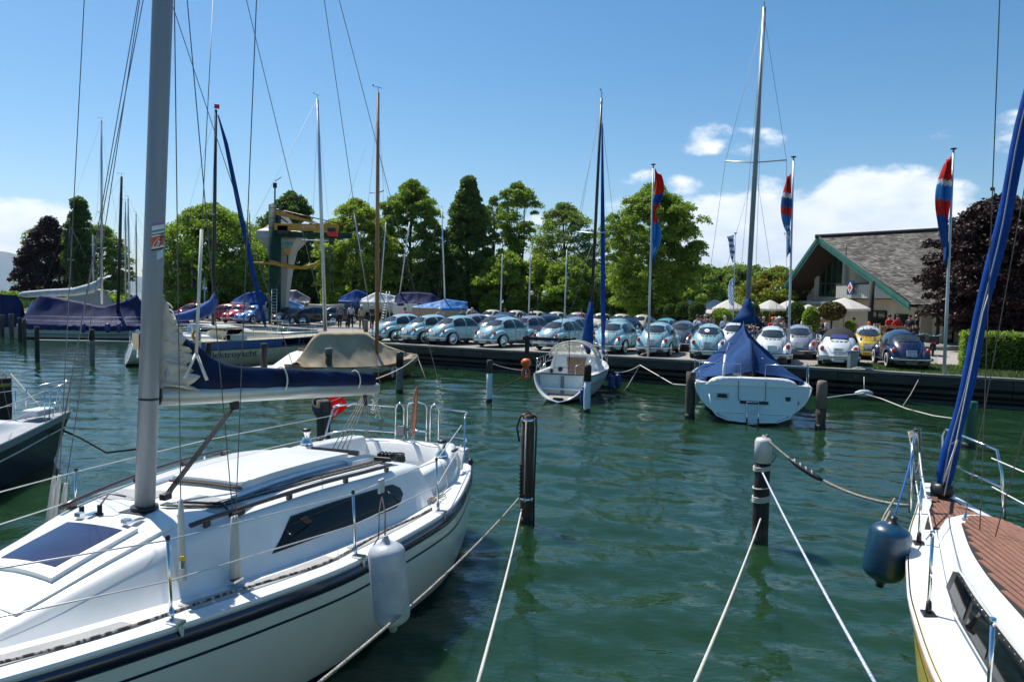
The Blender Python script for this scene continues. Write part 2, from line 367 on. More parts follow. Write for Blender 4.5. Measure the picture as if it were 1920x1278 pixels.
quay = bpy.data.objects.new('quay', None); COL.objects.link(quay); quay['kind'] = 'structure'
qa = math.atan2(qd.y, qd.x); QR = Matrix.Rotation(qa, 3, 'Z')
def qbeam(nm, s0, s1, inl, z0, z1, d, mat, tilt=0):
    m_ = MB(); c = qp((s0+s1)/2, inl+d/2, (z0+z1)/2); m_.box((0, 0, 0), (s1-s0, d, z1-z0)); o = m_.build(nm, mat, quay, bevel=.012, seg=1); o.location = c; o.rotation_euler = (tilt, 0, qa); return o
s = -22.0; i = 0
while s < 29:
    l = 4.2; qbeam('cap_plank', s+.01, s+l-.01, -.10+random.uniform(-.01, .01), QZ-.07, QZ+.03+random.uniform(-.006, .006), .34, pm('grey_cap_timber', (.27, .25, .22), .85, var=.35, scale=2, stretch=(1, 8, 8), bump=.5, bscale=12, island=.15)); s += l
s = -22.0
while s < 29:
    l = 5.6; qbeam('fascia_beam', s+.01, s+l-.01, -.07+random.uniform(-.012, .012), QZ-.42, QZ-.075, .16, quaywood)
    qbeam('waling', s+.01, s+l-.01, .06+random.uniform(-.01, .01), .37, .50, .14, quaywood)
    qbeam('waling', s+.01, s+l-.01, .10+random.uniform(-.02, .02), .17, .27, .14, quaydark); s += l
k = 0; s = -21.5
while s < 29:
    m_ = MB(); m_.tube([(0, 0, -1.2), (0, 0, .62)], .13, 10); o = m_.build('post', quaydark, quay); o.location = qp(s, .36, 0); s += 2.1
m_ = MB(); c = qp(10, .62, 0); m_.box((0, 0, 0), (58, .1, 3.0)); o = m_.build('back_wall', quaydark, quay); o.location = qp(4, .66, QZ-1.58); o.rotation_euler = (0, 0, qa)
s = -22.0
while s < 29:
    qbeam('footing', s+.015, s+2.385, -.02+random.uniform(-.015, .015), -.6, .10+random.uniform(-.01, .01), .45, pm('wet_footing', (.075, .07, .06), .8, var=.5, scale=2, bump=.5, bscale=10)); s += 2.4
def text(body, size, mat, name='lettering', parent=None, loc=(0, 0, 0), rot=(0, 0, 0), ext=.002, align='CENTER', shear=0, xs=1.0, font=None, spacing=1.0):
    c = bpy.data.curves.new(name, 'FONT'); c.body = body; c.size = size; c.extrude = ext; c.align_x = align; c.align_y = 'CENTER'; c.shear = shear; c.space_character = spacing; c.resolution_u = 3
    o = bpy.data.objects.new('tmp', c); me = None; COL.objects.link(o)
    dg = bpy.context.evaluated_depsgraph_get(); me = bpy.data.meshes.new_from_object(o.evaluated_get(dg)); bpy.data.objects.remove(o)
    for q in range(len(me.materials)): me.materials.clear()
    me.materials.append(mat)
    r = bpy.data.objects.new(name, me); COL.objects.link(r); r.location = loc; r.rotation_euler = rot; r.scale = (xs, 1, 1)
    if parent is not None: r.parent = parent
    return r
ypaint = pm('yellow_paint', (.45, .30, .02), .8, var=.5, scale=40)
for body, px, py in (('18', 800, 659), ('19', 897, 664), ('20', 1011, 670), ('21', 1604, 708)):
    p = at(px, py, QZ-.24); s_ = (Vector((p.x, p.y))-Q0).dot(qd); q = qp(s_, -.088, QZ-.24)
    text(body, .16, ypaint, 'painted_number', quay, q, (PI/2, 0, qa+PI), .002)

# ------------------------------------------------------------------ far hills across the lake
hm = pm('forested_mountain', (.05, .085, .075), .95, var=.3, scale=.002)
def ridge(Y, px0, px1, pts, depth):
    m_ = MB(); rows = []; n = 90
    f = smooth_interp([p[0] for p in pts], [p[1] for p in pts])
    top = []; 
    for i in range(n+1):
        px = lerp(px0, px1, i/n); d = ray(px, f(px)); t = Y/d.y; z = HC+d.z*t+(math.sin(i*1.7)*.6+math.sin(i*.63+1)*1.2)*Y*.0006; top.append(Vector((d.x*t, Y, max(z, 5))))
    rows.append([Vector((p.x, p.y-depth, -2)) for p in top]); rows.append([Vector((p.x, p.y-depth*.45, p.z*.55)) for p in top]); rows.append(top); rows.append([Vector((p.x, p.y+depth, -2)) for p in top])
    m_.grid(rows); return struct(m_.build('hills', hm))
ridge(15500, -700, 1000, [(-700, 470), (-300, 440), (0, 470), (60, 486), (110, 505), (170, 522), (240, 518), (330, 528), (450, 538), (700, 545), (1000, 552)], 1500)

# ------------------------------------------------------------------ trees
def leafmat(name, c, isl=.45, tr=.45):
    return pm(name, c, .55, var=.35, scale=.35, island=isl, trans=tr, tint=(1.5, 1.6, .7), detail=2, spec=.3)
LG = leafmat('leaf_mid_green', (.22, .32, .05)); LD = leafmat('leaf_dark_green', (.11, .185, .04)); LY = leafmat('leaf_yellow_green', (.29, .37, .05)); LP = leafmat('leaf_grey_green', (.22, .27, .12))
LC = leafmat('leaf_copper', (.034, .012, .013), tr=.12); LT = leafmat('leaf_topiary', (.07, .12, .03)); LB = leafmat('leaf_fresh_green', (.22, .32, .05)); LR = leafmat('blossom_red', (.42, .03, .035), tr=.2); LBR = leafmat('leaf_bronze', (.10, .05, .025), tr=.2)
bark = pm('bark', (.065, .05, .04), .95, var=.4, scale=5, bump=.8, bscale=14, stretch=(4, 4, .7))
def leaves(cen, rad, per, size, rng, flat=.75, up=.25, tri=True):
    """leaf-sized faces spread through clumps; cen (k,3), rad (k,)"""
    k = len(cen); n = per*k; ci = np.repeat(np.arange(k), per)
    d = rng.normal(size=(n, 3)); d /= np.linalg.norm(d, axis=1)[:, None]+1e-9; d[:, 2] = np.abs(d[:, 2])*.9-.35*rng.random(n)
    rr = rad[ci]*rng.uniform(.35, 1.08, n)**.6; p = cen[ci]+d*rr[:, None]*np.array([1, 1, flat])
    nrm = d*.55+rng.normal(size=(n, 3))*.65; nrm[:, 2] += up; nrm /= np.linalg.norm(nrm, axis=1)[:, None]+1e-9
    a = np.cross(nrm, rng.normal(size=(n, 3))); a /= np.linalg.norm(a, axis=1)[:, None]+1e-9; b = np.cross(nrm, a)
    s_ = size*rng.uniform(.55, 1.35, n)[:, None]
    if tri: v = np.stack([p+a*s_*1.15, p-a*s_*.75+b*s_*.72, p-a*s_*.75-b*s_*.72+nrm*s_*.1], 1).reshape(-1, 3); return v, np.arange(3*n).reshape(-1, 3)
    v = np.stack([p+a*s_, p+b*s_*.62+nrm*s_*.12, p-a*s_, p-b*s_*.62], 1).reshape(-1, 3)
    return v, np.arange(4*n).reshape(-1, 4)
SH = {
 'round': smooth_interp([0, .12, .35, .6, .82, .95, 1], [.35, .72, 1, .95, .66, .34, .08]),
 'cone': smooth_interp([0, .1, .3, .55, .8, .93, 1], [.85, 1.05, 1, .80, .46, .22, .04]),
 'column': smooth_interp([0, .15, .45, .75, .93, 1], [.5, .85, 1, .8, .45, .06]),
 'tall': smooth_interp([0, .15, .4, .65, .85, 1], [.45, .8, .95, 1, .7, .15]),
 'wide': smooth_interp([0, .2, .45, .7, .9, 1], [.7, .95, 1, .82, .5, .1]),
 'sparse': smooth_interp([0, .3, .5, .7, .9, 1], [.12, .25, .6, 1, .7, .15]),
}
def tree(label, px, ytop, wpx, D, lm, shape='round', k=90, per=150, base=.18, size=.16, name='tree', cat='tree', group=None, seed=None, trunk=.0, clr=.12, ybase=None, lean=0, mix=None, gz=QZ, fork=False, flat=.95):
    k = int(k*1.5)
    rng = np.random.default_rng(seed if seed is not None else int(px*7+ytop)); rnd = random.Random(int(px*3+D))
    top = aty(px, ytop, D); H_ = top.z-gz; W = wpx/2*D/FPX*1.12; f = SH[shape]
    root = thing(name, label, cat, (top.x, D, gz), 0, group)
    zb = H_*base; hs = rng.random(k); hs = hs**.9
    cr = W*clr*2*rng.uniform(.6, 1.25, k)+.12
    th = rng.uniform(0, 2*PI, k); fr = np.array([f(h) for h in hs])*W; rad = np.maximum(fr*1.2-cr*.55, 0)*np.sqrt(rng.uniform(.2, 1, k))*rng.uniform(.85, 1.12, k)
    cen = np.stack([rad*np.cos(th)+lean*hs, rad*np.sin(th), zb+hs*(H_-zb)-cr*.5], -1)
    v, fc = leaves(cen, cr, int(per*1.35), size*.84, rng, flat)
    mi = None; mats = [lm]
    if mix: mats = [lm, mix[0]]; mi = np.repeat((rng.random(len(fc)//12+1) < mix[1]).astype(np.int32), 12)[:len(fc)]
    raw_mesh('crown', v, fc, mats, False, root, mi)
    tr = trunk or max(.12, W*.07); t_ = MB(); tops = H_*.86
    for q in ((-.35, .35) if fork else (0,)):
        pts = [Vector((q*W*min(1, .25+i/7) + lean*i/6+math.sin(i*1.3+px)*tr*.6, math.cos(i*1.1+px)*tr*.5, -.1+tops*i/6)) for i in range(7)]
        t_.tube(pts, [tr*(1-.13*i) for i in range(7)], 8)
    for i in range(min(26, k)):
        c = Vector(cen[i]); j = max(.12, min(.8, (c.z/tops)*.62)); s0 = Vector((lean*j, 0, tops*j)); midp = s0.lerp(c, .5)+Vector((0, 0, -.06*(c-s0).length))
        t_.tube([s0, midp, c], [tr*.42*(1-.5*j), tr*.24*(1-.5*j), tr*.08], 5, cap=False)
    t_.build('trunk', bark, root)
    return root
T = 'tree'
tree('dark copper-leaved tree on the far left bank', 92, 408, 96, 128, LC, 'cone', 130, 150, .12, .24, clr=.13)
tree('slim dark green poplar right of the copper-leaved tree at left', 147, 371, 42, 124, LD, 'column', 110, 170, .04, .2, clr=.24)
tree('pale green willow behind the poplar on the left bank', 188, 420, 86, 140, LG, 'wide', 120, 90, .08, .22, clr=.11)
tree('small pale tree at right end of the left bank', 222, 440, 40, 142, LP, 'wide', 50, 90, .1, .2)
tree('pale green tree half hidden behind the copper-leaved one', 84, 417, 80, 142, LP, 'wide', 90, 80, .05, .22)
tree('broad spreading green maple left of the boat crane', 398, 383, 185, 84, LG, 'wide', 230, 150, .07, .16, clr=.085)
tree('bare-topped light tree at the left edge of the maple', 335, 470, 60, 80, LP, 'wide', 60, 60, .1, .13)
tree('dark rounded tree rising behind the boat crane', 545, 360, 98, 98, LD, 'round', 130, 150, .25, .19, clr=.11)
tree('bright yellow-green tree right of the boat crane', 668, 374, 124, 84, LY, 'wide', 200, 150, .08, .15, clr=.09)
tree('tall full green tree behind the wooden mast', 772, 338, 104, 90, LG, 'tall', 220, 150, .05, .16, clr=.10)
tree('tallest dark conical tree in the middle of the row', 879, 331, 96, 88, LD, 'cone', 240, 160, .04, .17, clr=.11)
tree('feathery grey-green willow behind the dark conical tree', 928, 368, 58, 102, LP, 'tall', 80, 80, .15, .16)
tree('slender sparse tree with two thin bare stems', 971, 342, 74, 92, LB, 'sparse', 70, 130, .30, .15, clr=.12, fork=True)
tree('wide airy light green tree left of the small cabin boat mast', 1058, 381, 118, 96, LP, 'tall', 190, 100, .04, .15, clr=.095, mix=(LG, .5))
tree('leafy yellow-green tree behind the first flagpole', 1228, 345, 150, 62, LB, 'tall', 250, 170, .10, .115, clr=.085, trunk=.2)
tree('low round bush-like tree right of the first flagpole tree', 1322, 500, 76, 84, LB, 'round', 70, 130, .04, .14)
tree('grey-green tree beyond the terrace parasols', 1385, 496, 110, 98, LP, 'wide', 90, 130, .04, .16, mix=(LG, .6))
tree('red-flowering chestnut tree beside the gable of the clubhouse', 1462, 502, 132, 66, LB, 'round', 130, 170, .10, .12, clr=.10, mix=(LR, .16))
tree('large dark copper beech in front of the clubhouse roof', 1882, 368, 205, 41, LC, 'wide', 330, 200, .16, .095, clr=.075, trunk=.25)
for px, yt, w_, D, lm, lb in ((455, 480, 120, 92, LD, 'left of the crane foot'), (590, 490, 130, 96, LD, 'right of the crane foot'), (700, 470, 130, 94, LD, 'below the wooden mast'), (820, 480, 110, 92, LD, 'left of the conical tree foot'),
                          (950, 470, 100, 84, LG, 'below the slender twin-stemmed tree'), (1010, 478, 90, 84, LY, 'between the middle two bare poles'), (1070, 480, 100, 82, LG, 'behind the right bare pole'), (1130, 500, 100, 84, LB, 'left of the first flagpole'), (1180, 480, 90, 88, LG, 'behind the first flagpole'), (1290, 520, 80, 88, LD, 'behind the clipped terrace balls')):
    tree('dense shrubby tree '+lb, px, yt, w_, D, lm, 'wide', 120, 110, .0, .17, group=None, name='shrubby_tree')
# dark undergrowth under the row of trees
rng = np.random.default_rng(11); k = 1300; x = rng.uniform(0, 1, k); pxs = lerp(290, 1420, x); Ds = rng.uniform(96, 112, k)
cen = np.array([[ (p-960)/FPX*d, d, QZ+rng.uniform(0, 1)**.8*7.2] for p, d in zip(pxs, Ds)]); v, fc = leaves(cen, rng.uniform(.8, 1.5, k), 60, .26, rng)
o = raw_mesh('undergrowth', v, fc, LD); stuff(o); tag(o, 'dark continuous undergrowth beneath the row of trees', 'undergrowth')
rng = np.random.default_rng(12); k = 260; pxs = rng.uniform(-60, 240, k); Ds = rng.uniform(118, 150, k)
cen = np.array([[(p-960)/FPX*d, d, QZ+rng.uniform(0, 1.5)] for p, d in zip(pxs, Ds)]); v, fc = leaves(cen, rng.uniform(.6, 1.1, k), 40, .22, rng)
o = raw_mesh('reeds', v, fc, LB); stuff(o); tag(o, 'low reeds and bushes along the far left bank', 'reeds')
# clipped hedge at the right end of the quay
def hedge(name, label, a, b, depth, h, lm, size, n, cat='hedge'):
    a = Vector(a); b = Vector(b); d = (b-a); L_ = d.length; d.normalize(); nn_ = Vector((-d.y, d.x, 0)); root = thing(name, label, cat, a)
    rng = np.random.default_rng(5); u = rng.uniform(0, L_, n); face = rng.integers(0, 5, n); w_ = rng.uniform(0, depth, n); z = rng.uniform(0, h, n)
    w_[face < 2] = 0; w_[face == 2] = depth; z[face == 3] = h; u[face == 4] = np.where(rng.random((face == 4).sum()) < .5, 0, L_)
    p = np.outer(u, d)+np.outer(w_, nn_)+np.outer(z, [0, 0, 1])+rng.normal(0, .045, (n, 3))
    nrm = rng.normal(size=(n, 3)); nrm /= np.linalg.norm(nrm, axis=1)[:, None]; aa = np.cross(nrm, rng.normal(size=(n, 3))); aa /= np.linalg.norm(aa, axis=1)[:, None]; bb = np.cross(nrm, aa); s_ = size*rng.uniform(.6, 1.3, n)[:, None]
    v = np.stack([p+aa*s_, p+bb*s_*.6, p-aa*s_, p-bb*s_*.6], 1).reshape(-1, 3); raw_mesh('foliage', v, np.arange(4*n).reshape(-1, 4), lm, False, root)
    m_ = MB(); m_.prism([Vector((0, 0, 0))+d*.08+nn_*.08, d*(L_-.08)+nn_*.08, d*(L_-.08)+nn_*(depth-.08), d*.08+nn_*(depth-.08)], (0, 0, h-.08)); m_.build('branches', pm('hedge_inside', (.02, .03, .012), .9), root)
    return root
h0 = at(1806, 690, QZ)
hedge('hedge', 'clipped green hedge at the right end of the quay', (h0.x, h0.y, QZ), (h0.x+9, h0.y-4.6, QZ), 1.6, 1.42, LB, .055, 22000)
# ------------------------------------------------------------------ the summer air over the lake
def haze():
    m_ = MB(); m_.box((2500, 8950, 560), (22000, 18300, 1130)); mt = bpy.data.materials.new('air'); mt.use_nodes = True; ns = mt.node_tree.nodes; ns.remove(ns['Principled BSDF']); v = ns.new('ShaderNodeVolumePrincipled'); v.inputs['Density'].default_value = .00004; v.inputs['Color'].default_value = (.62, .78, 1, 1); v.inputs['Anisotropy'].default_value = .2
    mt.node_tree.links.new(v.outputs[0], ns['Material Output'].inputs['Volume']); o = m_.build('haze', mt); stuff(o); tag(o, 'thin pale summer haze in the air over the lake', 'haze')
haze()
# ------------------------------------------------------------------ rounded little cars
zr = smooth_interp([-1.99, -1.9, -1.78, -1.6, -1.3, -1.05, -.7, -.2, .15, .45, .66, .86, .99, 1.2, 1.5, 1.75, 1.92, 1.99], [.46, .62, .78, .95, 1.14, 1.28, 1.42, 1.50, 1.51, 1.47, 1.35, 1.13, 1.03, .985, .90, .76, .60, .48])
wd = smooth_interp([-1.99, -1.85, -1.6, -1.2, -.8, -.3, .3, .7, 1.0, 1.3, 1.6, 1.85, 1.99], [.20, .36, .50, .615, .69, .715, .71, .665, .585, .48, .36, .23, .12])
def hwid(x, z):
    t_ = zr(x); zb = min(.88, t_-.24); w_ = wd(x)
    if z <= zb: return w_*(1-.05*max(0, (zb-z)))
    t = min(1, (z-zb)/(t_-zb)); return w_*math.sqrt(max(0, 1-t**2.3))*(1-.10*t)
def rearx(y, z, front=False):
    y = abs(y); a, b = (-.1, -1.99) if not front else (.2, 1.99)
    if hwid(a, z) < y: return a
    for _ in range(26):
        c = (a+b)/2
        ok = zr(c) > z and hwid(c, z) > y
        if ok: a = c
        else: b = c
    return a
def patch_side(m_, x0, x1, lo, hi, side, off, nu=8, nv=4):
    rows = []
    for j in range(nv+1):
        r = []
        for i in range(nu+1):
            x = lerp(x0, x1, i/nu); z = lerp(lo(x), hi(x), j/nv); z = min(z, zr(x)-.03); r.append(Vector((x, side*(hwid(x, z)+off), z+off*.3)))
        rows.append(r if side > 0 else r[::-1])
    m_.grid(rows[::-1])
def patch_end(m_, z0, z1, w0, w1, front, off, n=8, nv=5, rnd=.25):
    rows = []
    for j in range(nv+1):
        t = j/nv; z = lerp(z0, z1, t); w_ = lerp(w0, w1, t)*(1-rnd*abs(2*t-1)**4); r = []
        for i in range(n+1):
            y = lerp(-w_, w_, i/n); x = rearx(y, z, front); r.append(Vector((x+(off if front else -off)*.75, y, z+off*.75)))
        rows.append(r if not front else r[::-1])
    m_.grid(rows)
glass_car = pm('car_glass', (.035, .045, .05), .05, coat=.4, var=.6, scale=2.2)
amber = pm('tail_lamp_lens', (.62, .055, .012), .2, coat=.4)
lensw = pm('headlamp_glass', (.6, .62, .65), .08, coat=.5)
plate = pm('plate_white', (.7, .7, .68), .5)
whitewall = pm('whitewall', (.66, .65, .60), .7)
ink = pm('black_ink', (.02, .02, .02), .6)
def car_mesh_set(paint, top=None, soft=False, whitew=True, trim='dark', lamp=True):
    P = []                                                     # (name, MB, material, [sub parts], extra)
    b = MB(); xs = [-1.99, -1.94, -1.86, -1.76, -1.62, -1.45, -1.28, -1.1, -.9, -.7, -.45, -.2, .1, .35, .52, .66, .78, .88, .97, 1.06, 1.2, 1.4, 1.6, 1.76, 1.88, 1.95, 1.99]
    rows = []
    for x in xs:
        t_ = zr(x); zb = min(.88, t_-.24); half = []
        for z in (.27, .42, .6, .76): half.append((hwid(x, min(z, zb))*(.97 if z < .3 else 1), min(z, zb-(.76-z)*.01)))
        for q in range(10):
            a = PI/2*q/9; t = math.sin(a)**.92; z = zb+t*(t_-zb); half.append((hwid(x, z) if q < 9 else 0, z))
        rows.append([Vector((x, y, z)) for y, z in half]+[Vector((x, -y, z)) for y, z in half[-2::-1]])
    b.grid(rows[::-1]); b.poly(rows[0]); b.poly(rows[-1][::-1])
    P.append(('body', b, paint))
    for cx, tail, nm in ((-1.2, -1, 'rear_fender'), (1.2, 1, 'front_fender')):
        for sd in (1, -1):
            f = MB(); rows = []
            for i in range(15):
                a = R_(-12+204*i/14); k = 1+.30*max(0, tail*math.cos(a))**1.5+(.06 if tail < 0 else 0); rr = []
                for r, y in ((.46, .36), (.53, .48), (.545, .60), (.525, .69), (.47, .755), (.40, .785), (.375, .782)):
                    rr.append(Vector((cx+r*math.cos(a)*k, sd*y*(1-.10*max(0, tail*math.cos(a))**2), max(.24, .34+r*math.sin(a)))))
                rows.append(rr if sd < 0 else rr[::-1])
            f.grid(rows); P.append(('fender', f, paint))
    for sd in (1, -1):
        f = MB(); f.box((0, sd*.70, .30), (1.5, .16, .04)); P.append(('running_board', f, blackp))
        f = MB(); patch_side(f, -1.03, -.24, lambda x: .955+.02*(x+.24), lambda x: .955+(.42)*math.sqrt(max(0, 1-((x+.24)/.80)**2))**.8, sd, .008); P.append(('window', f, glass_car))
        f = MB(); patch_side(f, -.16, .70, lambda x: .95, lambda x: .95+.43*max(.02, 1-max(0, (x-.02)/.72)**2.2)**.7, sd, .008); P.append(('window', f, glass_car))
        f = MB(); pts = [Vector((x, sd*(hwid(x, z)+.004), z)) for x, z in ((-.20, 1.38), (-.20, .9), (-.20, .62), (-.16, .4), (.0, .33), (.45, .33), (.72, .45), (.74, .7), (.74, .92))]; f.tube(pts, .006, 4); P.append(('door_seam', f, ink))
        f = MB(); f.box((-.08, sd*(hwid(-.08, .86)+.02), .86), (.14, .03, .025)); P.append(('door_handle', f, chrome))
        f = MB(); f.tube([Vector((.62, sd*.70, .96)), Vector((.64, sd*.80, 1.02))], .012, 5); f.lathe([(.0, -.01), (.055, -.008), (.06, .01), (0, .014)], (.64, sd*.82, 1.04), 10, 'X'); P.append(('wing_mirror', f, chrome))
    if not soft:
        f = MB(); patch_end(f, 1.065, 1.335, .46, .36, False, .008); P.append(('rear_window', f, glass_car))
        f = MB(); pts = []
        for a in range(25):
            q = 2*PI*a/24; y = .41*abs(math.cos(q))**.8*(1 if math.cos(q) > 0 else -1); z = 1.20+.15*abs(math.sin(q))**.8*(1 if math.sin(q) > 0 else -1); y *= 1-.3*(z-1.2); pts.append(Vector((rearx(y*1.12, z)-.008, y*1.12, z+.006)))
        f.tube(pts[:-1], .011, 4, closed=True); P.append(('window_rubber', f, blackp))
    else:
        f = MB(); xs2 = [-1.36, -1.2, -1.0, -.75, -.5, -.2, .1, .35, .5]; rows = []
        for x in xs2:
            t_ = zr(x); zb = min(.88, t_-.24); z0 = max(1.16, zb+.02) if x > -1.2 else t_-.05; r = []
            for q in range(13):
                a = PI*q/12; s_ = math.cos(a); z = z0+(t_-z0)*math.sin(a)**.7; z = min(z, t_-1e-4) if q != 6 else t_
                y = (hwid(x, z)+.010)*(1 if s_ > 0 else -1) if q != 6 else 0; r.append(Vector((x-.01, y, z+.014)))
            rows.append(r)
        f.grid(rows[::-1]); P.append(('soft_top', f, pm('black_soft_top', (.010, .010, .011), .85, bump=.3, bscale=60)))
        f = MB(); patch_end(f, 1.10, 1.24, .33, .29, False, .035); P.append(('rear_window', f, pm('soft_window', (.06, .07, .22), .15)))
    f = MB(); patch_end(f, 1.075, 1.36, .52, .42, True, .008); P.append(('windscreen', f, glass_car))
    f = MB()
    for y0 in (-.30, -.14, .02, .18):
        for k in range(3): f.add([Vector((rearx(y, z)-.006, y, z+.004)) for y, z in ((y0+k*.042, .975), (y0+.03+k*.042, .975), (y0+.03+k*.042, 1.02), (y0+k*.042, 1.02))], [(0, 1, 2, 3)])
    P.append(('air_slot', f, ink))
    f = MB(); pts = [Vector((rearx(y, z)-.005, y, z)) for y, z in [(-.40, 1.0), (-.42, .9), (-.38, .75), (-.27, .58), (-.12, .50), (0, .485), (.12, .50), (.27, .58), (.38, .75), (.42, .9), (.40, 1.0), (.3, 1.04), (0, 1.055), (-.3, 1.04)]]; f.tube(pts, .007, 4, closed=True); P.append(('engine_lid_seam', f, ink))
    for z, x0, nm in ((.40, -2.06, 'rear'), (.42, 2.06, 'front')):
        s_ = -1 if x0 < 0 else 1; f = MB(); f.tube([Vector((x0+(-s_)*(.28*abs(y/.76)**3), y, z)) for y in (-.76, -.66, -.45, -.2, 0, .2, .45, .66, .76)], .055, 8, flat=1.0)
        P.append(('bumper', f, chrome if trim != 'body' else paint))
        f = MB(); f.tube([Vector((x0+s_*.045+(-s_)*(.28*abs(y/.76)**3), y, z+.035)) for y in (-.74, -.45, -.2, 0, .2, .45, .74)], .018, 5); P.append(('bumper_strip', f, blackp))
    for sd in (1, -1):
        f = MB(); f.lathe([(.0, -.03), (.075, -.025), (.085, .0), (.07, .04), (.035, .06), (0, .063)], (0, 0, 0), 12, 'X', Matrix.Rotation(PI, 3, 'Z') @ Matrix.Scale(1.28, 3, (0, 0, 1))); f.v = [(x-1.745, y+sd*.60, z+.72) for x, y, z in f.v]; P.append(('tail_light', f, amber))
        f = MB(); f.lathe([(0, -.05), (.095, -.04), (.10, 0), (.088, .02), (.05, .045), (0, .05)], (1.735, sd*.55, .70), 14, 'X'); P.append(('headlight', f, lensw))
    f = MB(); f.box((-1.915, 0, .63), (.03, .36, .25), M=Matrix.Rotation(R_(18), 3, 'Y')); P.append(('licence_plate', f, plate))
    f = MB(); f.box((-.35, 0, .24), (3.2, 1.1, .1)); P.append(('underbody', f, blackp))
    wheels = []
    for x in (-1.2, 1.2):
        for sd in (1, -1):
            ty = MB(); ty.lathe([(.19, -.07), (.28, -.08), (.315, -.05), (.325, 0), (.315, .05), (.28, .08), (.19, .07)], (x, sd*.675, .325), 20, 'Y')
            hb = MB(); hb.lathe([(.20, 0), (.18, .012), (.13, .02), (.10, .04), (.05, .055), (.001, .058)] if sd > 0 else [(.001, -.058), (.05, -.055), (.10, -.04), (.13, -.02), (.18, -.012), (.20, 0)], (x, sd*.745, .325), 16, 'Y')
            ww = MB(); ww.lathe([(.195, 0), (.20, .010), (.268, .012), (.275, .0)] if sd > 0 else [(.275, 0), (.268, -.012), (.20, -.010), (.195, 0)], (x, sd*.748, .325), 20, 'Y'); ww.f = ww.f[:-2]; ww.sm = ww.sm[:-2]
            wheels.append((ty, hb, ww if whitew else None))
    return P, wheels
def paintm(n, c, **k): return pm('car_paint_'+n, c, k.pop('rough', .25), coat=.9, var=.05, **k)
C_ = {'light': paintm('powder_blue', (.30, .50, .55)), 'cream': paintm('cream', (.62, .57, .44)), 'dark': paintm('slate', (.105, .125, .16)), 'navy': paintm('navy', (.006, .012, .055)),
      'silver': paintm('silver', (.26, .29, .36), rough=.32), 'white': paintm('white', (.70, .74, .74)), 'yellow': paintm('yellow', (.68, .43, .012)), 'black': paintm('black', (.012, .012, .014)), 'red': paintm('red', (.50, .01, .03)),
      'turq': paintm('turquoise', (.10, .38, .50)), 'blue': paintm('mid_blue', (.10, .22, .50)), 'grey': paintm('grey', (.24, .25, .31))}
PROTO = {}
FAR = (0, -400, -60)
def proto_car(key, paint, **k):
    if key in PROTO: return PROTO[key]
    P, wheels = car_mesh_set(paint, **k); root = thing('parked_car', '', 'car')
    for nm, mb, mt in P: mb.build(nm, mt, root)
    for ty, hb, ww in wheels:
        w_ = ty.build('wheel', rubber, root); hb.build('hubcap', chrome, w_)
        if ww: ww.build('whitewall', whitewall, w_)
    PROTO[key] = dict(root=root, used=False, tree=None); return PROTO[key]
def car(key, pos, heading, label, group=None, plate_txt=None, **k):
    """pos = middle of the car on the ground; heading = compass angle right of the view direction, degrees"""
    p = proto_car(key, C_[key.split('_')[0]], **k); rz = PI/2-R_(heading)
    if not p['used']:
        p['tree'] = tree_of(p['root']); p['used'] = True; r = p['root']; r.location = pos; r.rotation_euler = (0, 0, rz); r['label'] = label
        if group: r['group'] = group
        p['first'] = (r,)
        return r
    return dup(p['tree'], loc=pos, rz=rz, label=label, group=group)
def car_rear(key, px, Y, heading, label, group=None, gz=QZ, **k):
    """placed by where its tail stands"""
    x = posx(px, Y); h = R_(heading); return car(key, (x+math.sin(h)*2.0, Y+math.cos(h)*2.0, gz), heading, label, group, **k)
def car_mid(key, px, Y, heading, label, group=None, **k):
    return car(key, (posx(px, Y), Y, QZ), heading, label, group, **k)
G1 = 'light blue cars parked along the quay edge'
def qy(px, inl):     # distance of a point of the line `inl` metres inland of the quay edge
    lo, hi = 5., 90.
    for _ in range(40):
        c = (lo+hi)/2
        if inland(Vector((posx(px, c), c, 0))) < inl: lo = c
        else: hi = c
    return lo
row1 = [(703, 45, .75, 'leftmost light blue car, half hidden by the wooden mast'), (757, 43, .75, 'second light blue car from the left at the quay edge, above the tan boat cover'), (810, 41, .75, 'third light blue car from the left at the quay edge, with whitewall tyres'),
        (904, 38, .85, 'fourth light blue car from the left at the quay edge, its whole side in view'), (1018, 35, .9, 'light blue car with its bumper behind the low black timber rail'), (1134, 27, 1.0, 'light blue car behind the blue furled jib of the small boat'),
        (1222, 21, 1.0, 'light blue car behind the foot of the first flagpole'), (1329, 15, 1.0, 'rightmost light blue car, with a round white sticker in its rear window')]
cars1 = []
for i, (px, hd, inl, lb) in enumerate(row1):
    c = car_rear('light', px, qy(px, inl), hd, lb, G1); cars1.append(c)
emb = pm('door_emblem_blue', (.22, .38, .47), .4); stick = pm('sticker_white', (.8, .8, .8), .5)
for c in cars1:
    m_ = MB(); m_.tube([Vector((-.02+.2*math.cos(a*PI/10), -(hwid(-.02+.2*math.cos(a*PI/10), .62+.2*math.sin(a*PI/10))+.001), .62+.2*math.sin(a*PI/10))) for a in range(20)], .012, 4, closed=True, flat=1)
    m_.build('door_emblem', emb, c)
c = cars1[7]; m_ = MB(); pts = [Vector((rearx(.06+.11*math.cos(a*PI/8), 1.21+.07*math.sin(a*PI/8))-.017, .06+.11*math.cos(a*PI/8), 1.222+.07*math.sin(a*PI/8))) for a in range(16)]; m_.poly(pts[::-1]); m_.build('sticker', stick, c)
text('nk', .11, ink, 'sticker_lettering', c, (-1.205, .06, 1.225), (R_(52), 0, -PI/2), .001)
